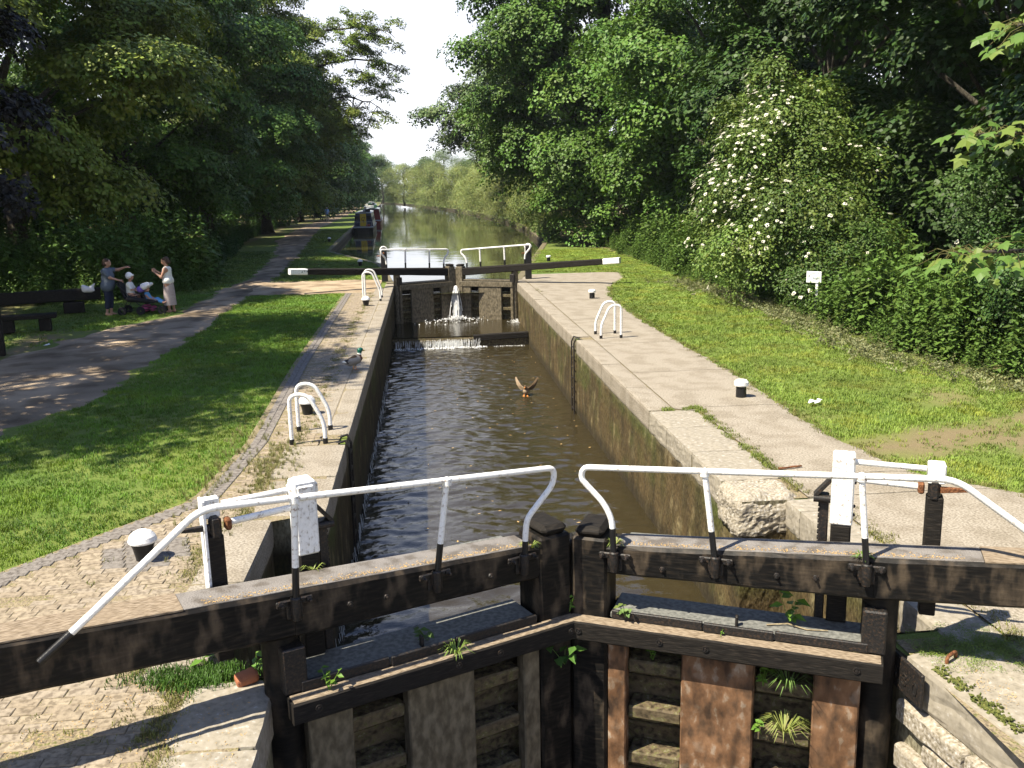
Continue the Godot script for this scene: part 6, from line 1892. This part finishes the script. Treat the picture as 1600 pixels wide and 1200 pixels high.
func flowers(t: Node3D, lobes: Array, n: int, sc: float, face: Vector3) -> void:
	var xfs := []
	var cols := []
	face = face.normalized()
	var tries := 0
	while xfs.size() < n and tries < n * 20:
		tries += 1
		var lb: Array = lobes[rng.randi() % lobes.size()]
		var d := Vector3(rng.randfn(), rng.randfn(), rng.randfn()).normalized()
		if d.dot(face) < 0.25: continue
		var r: Vector3 = lb[1]
		var p: Vector3 = lb[0] + Vector3(d.x * r.x, d.y * r.y, d.z * r.z) * 1.04
		var inside := false
		for o in lobes:
			if o != lb and ((p - o[0]) / o[1]).length() < 0.85: inside = true
		if inside: continue
		var up := (d + Vector3.UP * 0.9).normalized()
		var x := up.cross(Vector3(rng.randfn(), 0.1, rng.randfn())).normalized()
		xfs.append(Transform3D(Basis(x, up, x.cross(up)).scaled(Vector3.ONE * sc * rng.randf_range(0.6, 1.25)), p))
		cols.append(Color.WHITE)
	scatter("flowers", t, sprays.umbel[0], M.petal, xfs, cols)

func thicket(called: String, label: String, at: Vector3, spots: Array, c: Color, blooms: int) -> void:
	var t := thing(called, label, "shrub", at)
	var lobes := []
	for q in spots: lobes.append([Vector3(q[0], q[1], q[2]), Vector3(q[3], q[3] * 0.8, q[3])])
	var s := begin()
	for lb in lobes:
		for k in 2: tube(s, [Vector3(rng.randfn(0, 0.2), -0.05, rng.randfn(0, 0.2)), (lb[0] as Vector3) * 0.6 + Vector3(0, 0.3, 0), lb[0]], 0.02, 0.006, 5)
	piece("stems", s.commit(), M.bark, t)
	crown_of(t, lobes, 32.0, "small", 0.65, c, "foliage", 0.4)
	flowers(t, lobes, blooms, 0.75, Vector3(-0.7, 0.5, 0.4))

# sycamore at the right, close to the camera: its branches carry single lobed leaves
func maple_leaf(size: float) -> ArrayMesh:
	var s := begin()
	var out := [Vector2(0, 0), Vector2(0.28, -0.12), Vector2(0.5, 0.12), Vector2(0.34, 0.24), Vector2(0.58, 0.52), Vector2(0.3, 0.5), Vector2(0.2, 0.66), Vector2(0, 1.0)]
	var rim := []
	for i in out.size(): rim.append(out[i])
	for i in range(out.size() - 2, 0, -1): rim.append(Vector2(-out[i].x, out[i].y))
	var f := func(p: Vector2): return Vector3(p.x, -absf(p.x) * absf(p.x) * 0.35 + 0.06 * sin(p.y * 3.0 + p.x * 4.0) - 0.15 * p.y * p.y, p.y) * size
	var c: Vector3 = f.call(Vector2(0, 0.35))
	s.set_color(Color.WHITE)
	for i in rim.size():
		tri(s, c, f.call(rim[i]), f.call(rim[(i + 1) % rim.size()]), Vector3.UP)
	return s.commit()

func near_branch() -> void:
	rng.seed = 91
	var t := thing("sycamore_tree", "nearest sycamore branch with large bright lobed leaves at right edge", "tree", Vector3(6.7, 0, -4.6))
	var lm := [maple_leaf(0.078), maple_leaf(0.095), maple_leaf(0.062)]
	var mats := []
	for i in 4:
		leafmat("near_leaf%d" % i, lin([0.06, 0.085, 0.045, 0.12][i], [0.12, 0.155, 0.1, 0.17][i], [0.022, 0.026, 0.022, 0.03][i]), 0.55)
		mats.append(M["near_leaf%d" % i])
	var s := begin()
	tube(s, [Vector3(0, -0.1, 0), Vector3(0.1, 2.5, 0), Vector3(-0.1, 5.0, -0.1), Vector3(0.2, 8.5, 0)], 0.17, 0.07, 8)
	var limbs := [[Vector3(-0.05, 3.3, 0), Vector3(-2.0, 3.75, -0.2), Vector3(-3.9, 3.72, 0.0)], [Vector3(0, 3.9, 0), Vector3(-2.0, 4.3, -0.2), Vector3(-3.7, 4.25, -0.05)], [Vector3(0, 2.5, 0), Vector3(-2.2, 3.1, -0.4), Vector3(-3.95, 3.12, -0.1)], [Vector3(0, 4.2, 0), Vector3(-1.5, 4.9, 0.1), Vector3(-3.2, 4.8, 0.1)]]
	var stalk := begin()
	for li in limbs.size():
		var L: Array = limbs[li]
		tube(s, L, 0.045, 0.008, 6)
		for k in (70 if li < 3 else 24):
			var u := 1.0 - absf(rng.randfn(0, 0.09)) if k % 4 else rng.randf_range(0.4, 0.9)
			var v := u * 2.0
			var p: Vector3 = (L[0] as Vector3).lerp(L[1], v) if v < 1 else (L[1] as Vector3).lerp(L[2], v - 1)
			var a := rng.randf() * TAU
			var off := Vector3(cos(a) * 0.6 - 0.15, rng.randf_range(-0.55, 0.35), sin(a)) * rng.randf_range(0.06, 0.3)
			var q := p + off
			tube(stalk, [p, p.lerp(q, 0.5) + Vector3(0, 0.03, 0), q], 0.0022, 0.0015, 4)
			var dir := (off.normalized() + Vector3(-0.5, -0.5, 0.25) + Vector3(rng.randfn(0, 0.3), rng.randfn(0, 0.2), rng.randfn(0, 0.3))).normalized()
			var up := (Vector3(-0.35, 1.0, 0.45) + Vector3(rng.randfn(0, 0.3), 0, rng.randfn(0, 0.3))).normalized()
			var x := up.cross(dir).normalized()
			up = dir.cross(x).normalized()
			var o := piece("leaf", lm[rng.randi() % 3], mats[rng.randi() % 4 if u < 0.85 else (3 if rng.randf() < 0.4 else 1)], t)
			o.transform = Transform3D(Basis(x, up, dir).scaled(Vector3.ONE * rng.randf_range(0.75, 1.15)), q)
	piece("trunk", s.commit(), M.bark, t)
	piece("leaf_stalks", stalk.commit(), M.leaf_stalk, t)
	var lobes := []
	for q in [[0.4, 6.5, 0.6, 1.5], [-0.6, 7.6, 0, 1.5], [1.2, 5.2, -0.4, 1.4], [0.8, 8.6, 0.4, 1.4], [1.4, 3.6, 0.6, 1.2], [-1.0, 3.6, 0.1, 0.8], [-1.9, 4.2, -0.2, 0.75], [-1.4, 3.0, -0.3, 0.7], [-2.2, 3.5, -0.1, 0.6], [-1.2, 4.7, 0.2, 0.8]]: lobes.append([Vector3(q[0], q[1], q[2]), Vector3.ONE * q[3]])
	crown_of(t, lobes, 16.0, "broad", 0.8, Color(0.06, 0.12, 0.025))

func undergrowth() -> void:
	rng.seed = 31
	# nettle bed along the right bank
	var zones := [
		["nettle_bed", "dense sunlit nettle bed along the foot of the right wood", Color(0.085, 0.15, 0.03), 7200, func():
			var z := rng.randf_range(-56.0, -13.0)
			var front := poly(z, [[-10, 11.2], [-15, 10.4], [-17.6, 9.7], [-22, 9.9], [-27, 10.2], [-34, 9.8], [-45, 10.2], [-53, 10.6], [-60, 12]]) + nz.get_noise_2d(z * 0.7, 5) * 0.5
			var d := absf(rng.randfn(0, 1.6))
			return [Vector3(front + d, 0, z), 0.55 + 0.65 * clampf(d / 1.2, 0, 1)]],
		["nettle_bed", "tall nettles between left lawn verge and dark wood", Color(0.085, 0.155, 0.03), 5600, func():
			var x := rng.randf_range(-19.0, -8.4)
			var front := poly(-x, [[20, -32.5], [13, -32.6], [11, -33.2], [9.5, -34.5], [8.3, -37]]) + nz.get_noise_2d(x * 0.8, 15) * 0.4
			var d := rng.randf() * 6.0
			if x > -9.6 - d * 0.08 and d > 4.5: return [Vector3.ZERO, 0.0]
			return [Vector3(x - d * 0.06, 0, front - d), 0.9 + 0.6 * clampf(d / 1.5, 0, 1)]],
		["verge_plants", "rank weeds along the foot of the left wood beyond the nettles", Color(0.045, 0.1, 0.02), 2600, func():
			var z := rng.randf_range(-110.0, -42.0)
			return [Vector3(poly(z, PATH_L) - 2.2 - absf(rng.randfn(0, 1.5)), 0, z), rng.randf_range(0.5, 1.1)]],
		["waterside_plants", "rank green plants at the right waterside beyond far gate", Color(0.075, 0.14, 0.03), 1500, func():
			var z := rng.randf_range(-130.0, -60.0)
			return [Vector3(poly(z, XR) + 0.1 + absf(rng.randfn(0, 1.2)), 0, z), rng.randf_range(0.5, 1.2)]]]
	for q in zones:
		var holder := Node3D.new()
		holder.name = numbered(q[0])
		add_child(holder)
		tag(holder, q[1], "undergrowth", "", "stuff")
		var xfs := [[], [], []]
		var cols := [[], [], []]
		var c: Color = q[2]
		for i in q[3]:
			var r: Array = q[4].call()
			if r[1] <= 0.0: continue
			var at: Vector3 = r[0]
			var sc: float = r[1] * rng.randf_range(0.6, 1.25) * clampf(0.95 + 1.5 * nz.get_noise_2d(at.x * 0.45, at.z * 0.45) + 0.6 * nz.get_noise_2d(at.x * 1.7 + 9, at.z * 1.7), 0.25, 1.7)
			var v := rng.randi() % 3
			var b := Basis(Vector3.UP, rng.randf() * TAU).rotated(Vector3.RIGHT, rng.randfn(0, 0.12)).scaled(Vector3(sc * 1.25, sc, sc * 1.25))
			xfs[v].append(Transform3D(b, r[0]))
			var k := rng.randf_range(0.7, 1.25)
			cols[v].append(Color(c.r * k, c.g * k, c.b * k))
		for v in 3: scatter("stems", holder, sprays.nettle[v], M.leaf, xfs[v], cols[v])
	# trampled cut stalks at the nettle edge
	var xs := []
	var cs := []
	for i in 900:
		var z := rng.randf_range(-34.0, -14.0)
		var front := poly(z, [[-15, 10.2], [-17.6, 9.5], [-27, 10.0], [-34, 9.6]])
		var b := Basis(Vector3.UP, rng.randf() * TAU).rotated(Vector3.RIGHT, rng.randf_range(1.0, 1.5)).rotated(Vector3.UP, rng.randf() * TAU).scaled(Vector3.ONE * rng.randf_range(0.25, 0.5))
		xs.append(Transform3D(b, Vector3(front - absf(rng.randfn(0, 0.45)), 0.03, z)))
		cs.append(Color(0.2, 0.22, 0.1) * rng.randf_range(0.6, 1.2))
	tag(scatter("cut_stalks", null, sprays.nettle[0], M.leaf, xs, cs), "flattened drying stalks strewn along the nettle edge", "plant litter", "", "stuff")

func lawn_ok(x: float, z: float) -> float:
	# share of grass at a place: 0 on paths, paving and water
	if x < 0:
		var pr := poly(z, PATH_R) + nz.get_noise_2d(z * 0.9, 30) * 0.28
		var pl := poly(z, PATH_L)
		if x > pr + 0.02:
			if z > -33.3: return 1.0 if x < poly(z, BRICK_L) - 0.05 else 0.0
			if z > -38.4: return 0.0
			return 1.0 if x < poly(z, XL) - 0.15 else 0.0
		if x < pl - 0.1:
			return clampf((pl - x) * 0.5 + nz.get_noise_2d(x * 0.6, z * 0.6) * 1.4 + (0.7 if z < -26 else 0.0), 0, 1) * clampf((x + 13.5) * 0.5, 0, 1)
		return 0.0
	var r := poly(z, PAVE_R)
	if z < -39.5: r = poly(z, XR) + 0.15
	if x < r: return 0.0
	var g := ground_color(Vector3(x, 0, z))
	return clampf((g.g / maxf(g.r, 0.001) - 0.9) * 3.0, 0.16, 1)

func grass() -> void:
	rng.seed = 41
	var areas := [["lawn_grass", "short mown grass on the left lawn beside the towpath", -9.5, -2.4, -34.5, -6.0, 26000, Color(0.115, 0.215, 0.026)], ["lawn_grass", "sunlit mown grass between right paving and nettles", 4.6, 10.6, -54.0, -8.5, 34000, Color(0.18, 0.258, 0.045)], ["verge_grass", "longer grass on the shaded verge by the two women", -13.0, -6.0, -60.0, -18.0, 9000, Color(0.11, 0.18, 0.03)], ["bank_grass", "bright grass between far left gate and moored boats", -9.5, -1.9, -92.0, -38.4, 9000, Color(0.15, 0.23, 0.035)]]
	for q in areas:
		var xfs := [[], [], []]
		var cols := [[], [], []]
		var c: Color = q[7]
		for i in q[6]:
			var t := rng.randf()
			var z := lerpf(q[5], q[4], pow(t, 1.25))
			var x := rng.randf_range(q[2], q[3])
			if rng.randf() > lawn_ok(x, z): continue
			var far := clampf(-z / 20.0, 0.9, 2.4)
			var n := nz.get_noise_2d(x * 0.5, z * 0.5)
			var k := rng.randf_range(0.75, 1.2) * (1.0 + n * 0.5 + 0.25 * nz.get_noise_2d(x * 2.3, z * 2.3))
			var dry := clampf(nz.get_noise_2d(x * 0.9 + 60, z * 0.9) * 0.6, 0, 0.22)
			var v := rng.randi() % 3
			var sc := far * rng.randf_range(0.75, 1.3)
			xfs[v].append(Transform3D(Basis(Vector3.UP, rng.randf() * TAU).scaled(Vector3(sc, minf(sc, 1.3) * (0.8 + 0.5 * maxf(n, 0)), sc)), Vector3(x, -0.03, z)))
			cols[v].append(Color(c.r * k * (1 + dry), c.g * k, c.b * k * (1 - dry * 0.3)))
		var holder := Node3D.new()
		holder.name = numbered(q[0])
		add_child(holder)
		tag(holder, q[1], "grass", "", "stuff")
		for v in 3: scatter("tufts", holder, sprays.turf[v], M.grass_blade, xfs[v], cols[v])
	# grass and moss in the joints of the paving and copings
	var jx := []
	var jc := []
	for i in 5200:
		var z := -5.0 - pow(rng.randf(), 1.5) * 28.0
		var x: float
		var f := rng.randf()
		if f < 0.4:
			x = (-1.95 if z < -13 else (-2.16 if z < -9.9 else (-2.3 if z < -6.4 else -1.92))) + rng.randfn(0, 0.09)
			if nz.get_noise_2d(x * 2, z * 0.9) < -0.05: continue
		elif f < 0.62:
			x = rng.randf_range(-4.2, -1.9)
			if nz.get_noise_2d(x * 1.6 + 8, z * 1.6) < 0.22: continue
			if x < poly(z, BRICK_L): continue
		elif f < 0.85:
			x = (3.47 + 0.8 if z < -9.8 and z > -14.2 else (4.45 if z >= -9.8 else 3.92)) + rng.randfn(0, 0.05)
			if z < -14.2 and z > -31: continue
			if nz.get_noise_2d(x * 2, z * 1.1 + 30) < -0.1: continue
		else:
			x = poly(z, PAVE_R) + rng.randfn(0.03, 0.06)
		jx.append(Transform3D(Basis(Vector3.UP, rng.randf() * TAU).scaled(Vector3.ONE * rng.randf_range(0.35, 0.85)), Vector3(x, -0.01, z)))
		var k := rng.randf_range(0.7, 1.2)
		jc.append(Color(0.15, 0.17, 0.04).lerp(Color(0.28, 0.24, 0.1), rng.randf() * 0.5) * k)
	for i in 420:
		var p := Vector3(4.24 + rng.randfn(0, 0.03), -0.01, rng.randf_range(-14.3, -10.3)) if i < 320 else Vector3(rng.randf_range(3.7, 4.3), -0.01, -14.13 + rng.randfn(0, 0.03))
		if nz.get_noise_2d(p.x * 2.0, p.z * 1.3 + 55) < -0.15: continue
		jx.append(Transform3D(Basis(Vector3.UP, rng.randf() * TAU).scaled(Vector3.ONE * rng.randf_range(0.4, 1.0)), p))
		jc.append(Color(0.17, 0.22, 0.045) * rng.randf_range(0.7, 1.2))
	tag(scatter("joint_grass", null, sprays.turf[1], M.grass_blade, jx, jc), "thin grass and moss growing in paving joints", "grass", "", "stuff")

# ---------------------------------------------------------------- weeds on the gates and copings
func weed(label: String, at: Vector3, hgt: float, n: int, c: Color, broad := true) -> void:
	var t := thing("weed", label, "weed", at, 0, "weeds sprouting on the gates")
	var s := begin()
	var st := begin()
	if broad:
		for k in maxi(1, n / 4):
			var lean := Vector3(rng.randfn(0, 0.35), 1, rng.randfn(0, 0.35)).normalized()
			var h := hgt * rng.randf_range(0.6, 1.0)
			tube(st, [Vector3(0, -0.01, 0), lean * h * 0.5, lean * h], 0.004, 0.002, 4)
			for j in 4:
				var a := rng.randf() * TAU
				leaf(s, lean * h * (0.35 + 0.22 * j), Vector3(cos(a), 0.1, sin(a)).normalized(), Vector3(-0.3, 1, 0.4).normalized(), hgt * rng.randf_range(0.35, 0.5), hgt * 0.24, tone(1.0, 0.25), 0.25)
	else:
		for k in n:
			var a := rng.randf() * TAU
			var d := Vector3(cos(a), rng.randf_range(0.5, 1.6), sin(a)).normalized()
			var side := Vector3(-sin(a), 0, cos(a)) * 0.004
			var p := Vector3(cos(a), 0, sin(a)) * rng.randf() * 0.03
			var m := p + d * hgt * 0.6
			var e := m + Vector3(cos(a) * 0.7, -0.35, sin(a) * 0.7) * hgt * 0.5
			s.set_color(tone(1.0, 0.3))
			quad(s, p - side, p + side, m + side, m - side, Vector3(-0.3, 0.8, 0.4))
			tri(s, m - side, m + side, e, Vector3(-0.3, 0.8, 0.4))
		tube(st, [Vector3(0, -0.02, 0), Vector3(0, 0.02, 0)], 0.006, 0.002, 4)
	var m := M.leaf.duplicate() as StandardMaterial3D
	m.albedo_color = c.linear_to_srgb()
	piece("leaves", s.commit(), m, t)
	piece("stem", st.commit(), m, t)

func on_leaf(sg: float, s: float, y: float, z: float) -> Vector3:
	var a := deg_to_rad(25.0)
	return Vector3(1.09, y, -7.05) + Vector3(sg * cos(a), 0, sin(a)) * s + Vector3(-sg * sin(a), 0, cos(a)) * z

func weeds() -> void:
	rng.seed = 51
	var g := Color(0.11, 0.21, 0.03)
	var y := Color(0.2, 0.25, 0.06)
	weed("small leafy weed at the mitre between both near gate posts", on_leaf(1, 0.0, 0.1, 0.05), 0.12, 8, g)
	weed("leafy weed at the left end of right gate foot board", on_leaf(1, 0.46, 0.1, 0.02), 0.15, 12, Color(0.13, 0.2, 0.06))
	weed("small weed below the middle kerb of right gate foot board", on_leaf(1, 1.22, 0.06, 0.06), 0.06, 4, g)
	weed("broad pale-leaved weed toward the right end of foot board", on_leaf(1, 1.72, 0.1, -0.25), 0.26, 12, g)
	weed("mossy weed in the upper left bay of rusty gate", on_leaf(1, 0.66, -0.32, -0.12), 0.1, 8, g)
	weed("bright four-leaved weed in the upper right bay of rusty gate", on_leaf(1, 1.55, -0.34, -0.02), 0.16, 12, g)
	weed("hanging grass tuft in the upper right bay of rusty gate", on_leaf(1, 1.74, -0.32, -0.03), 0.26, 40, Color(0.12, 0.2, 0.05), false)
	weed("bright leafy weed in the middle right bay of rusty gate", on_leaf(1, 1.55, -0.76, -0.02), 0.15, 10, g)
	weed("spreading yellow-green grass in the middle right bay", on_leaf(1, 1.72, -0.72, -0.03), 0.26, 60, Color(0.22, 0.26, 0.07), false)
	weed("leafy weed at the left end of left gate rail", on_leaf(-1, 2.12, 0.06, 0.08), 0.16, 14, g)
	weed("grass tuft hanging over the middle of left gate rail", on_leaf(-1, 1.12, 0.06, 0.1), 0.17, 36, Color(0.16, 0.24, 0.05), false)
	weed("sprawling weed on the shaded foot board of left gate", on_leaf(-1, 1.25, 0.1, -0.12), 0.2, 10, Color(0.06, 0.11, 0.03))
	weed("grass tuft beside the left mitre post cap", on_leaf(-1, 0.36, 0.7, -0.04), 0.11, 30, y, false)
	weed("yellow grass tuft beside the right mitre post cap", on_leaf(1, 0.35, 0.67, -0.04), 0.11, 30, y, false)
	weed("grass tuft at the foot of the third right handrail post", on_leaf(1, 2.22, 0.79, -0.03), 0.1, 26, g, false)
	weed("grass tuft at the foot of the flaking white post", on_leaf(-1, 2.05, 0.8, -0.33), 0.1, 24, y, false)
	weed("fern-like plant hanging down the shaded left mitre post", on_leaf(-1, 0.1, -0.35, 0.04), 0.3, 16, Color(0.07, 0.15, 0.03))
	weed("tall thin weed on the left coping under the beam", Vector3(-1.78, 0.0, -6.62), 0.26, 10, g)
	weed("small weed beside the broken brick on left coping", Vector3(-1.36, 0.03, -6.42), 0.2, 8, g)
	# patches of clover, moss and tall grass
	var xs := []
	var cs := []
	for i in 520:
		var p := Vector3(4.05 + rng.randfn(0, 0.28), 0.0, -6.15 + rng.randfn(0, 0.16))
		if p.x < 3.62: continue
		xs.append(Transform3D(Basis(Vector3.UP, rng.randf() * TAU).rotated(Vector3.RIGHT, rng.randfn(0, 0.3)).scaled(Vector3.ONE * rng.randf_range(0.05, 0.1)), p))
		cs.append(Color(0.17, 0.24, 0.05) * rng.randf_range(0.7, 1.2))
	tag(scatter("clover_patch", null, sprays.small[0], M.leaf, xs, cs), "bright green clover patch beside near right gate heel", "ground plant", "", "stuff")
	xs = []
	cs = []
	for i in 260:
		var p := Vector3(-1.85 + rng.randfn(0, 0.2), 0.0, -6.5 + rng.randfn(0, 0.09))
		xs.append(Transform3D(Basis(Vector3.UP, rng.randf() * TAU).scaled(Vector3.ONE * rng.randf_range(0.5, 1.1)), p))
		cs.append(Color(0.06, 0.13, 0.02) * rng.randf_range(0.7, 1.2))
	tag(scatter("grass_clump", null, sprays.turf[0], M.grass_blade, xs, cs), "dark green grass clump under the left beam heel", "grass", "", "stuff")
	xs = []
	cs = []
	for i in 420:
		var f := rng.randf()
		var p := Vector3(-2.1 + rng.randfn(0, 0.16), 0.0, -12.2 + rng.randfn(0, 0.9)) if f < 0.6 else Vector3(-2.75 + rng.randfn(0, 0.15), 0.0, -12.0 + rng.randfn(0, 1.6))
		xs.append(Transform3D(Basis(Vector3.UP, rng.randf() * TAU).scaled(Vector3.ONE * rng.randf_range(0.14, 0.34)), p))
		cs.append(Color(0.24, 0.25, 0.08).lerp(Color(0.3, 0.27, 0.13), rng.randf()) * rng.randf_range(0.7, 1.1))
	tag(scatter("long_grass", null, sprays.tall[0], M.grass_blade, xs, cs), "longer yellowish grass by the near left ladder hoops", "grass", "", "stuff")
	# moss cushions on the near right coping
	var ms := begin()
	for i in 900:
		var z := rng.randf_range(-5.9, -4.3)
		var x := poly(z, XR) + 0.02 + absf(rng.randfn(0, 0.05))
		if nz.get_noise_2d(z * 2.2, 31) < -0.05: continue
		blob(ms, Vector3(x, 0.0 + rng.randfn(0, 0.012) - maxf(0.0, 0.04 - (x - poly(z, XR))) , z), rng.randf_range(0.008, 0.022))
	tag(put("moss_cushion", ms.commit(), M.moss), "brown-green moss cushions on the near right coping edge", "moss", "", "stuff")
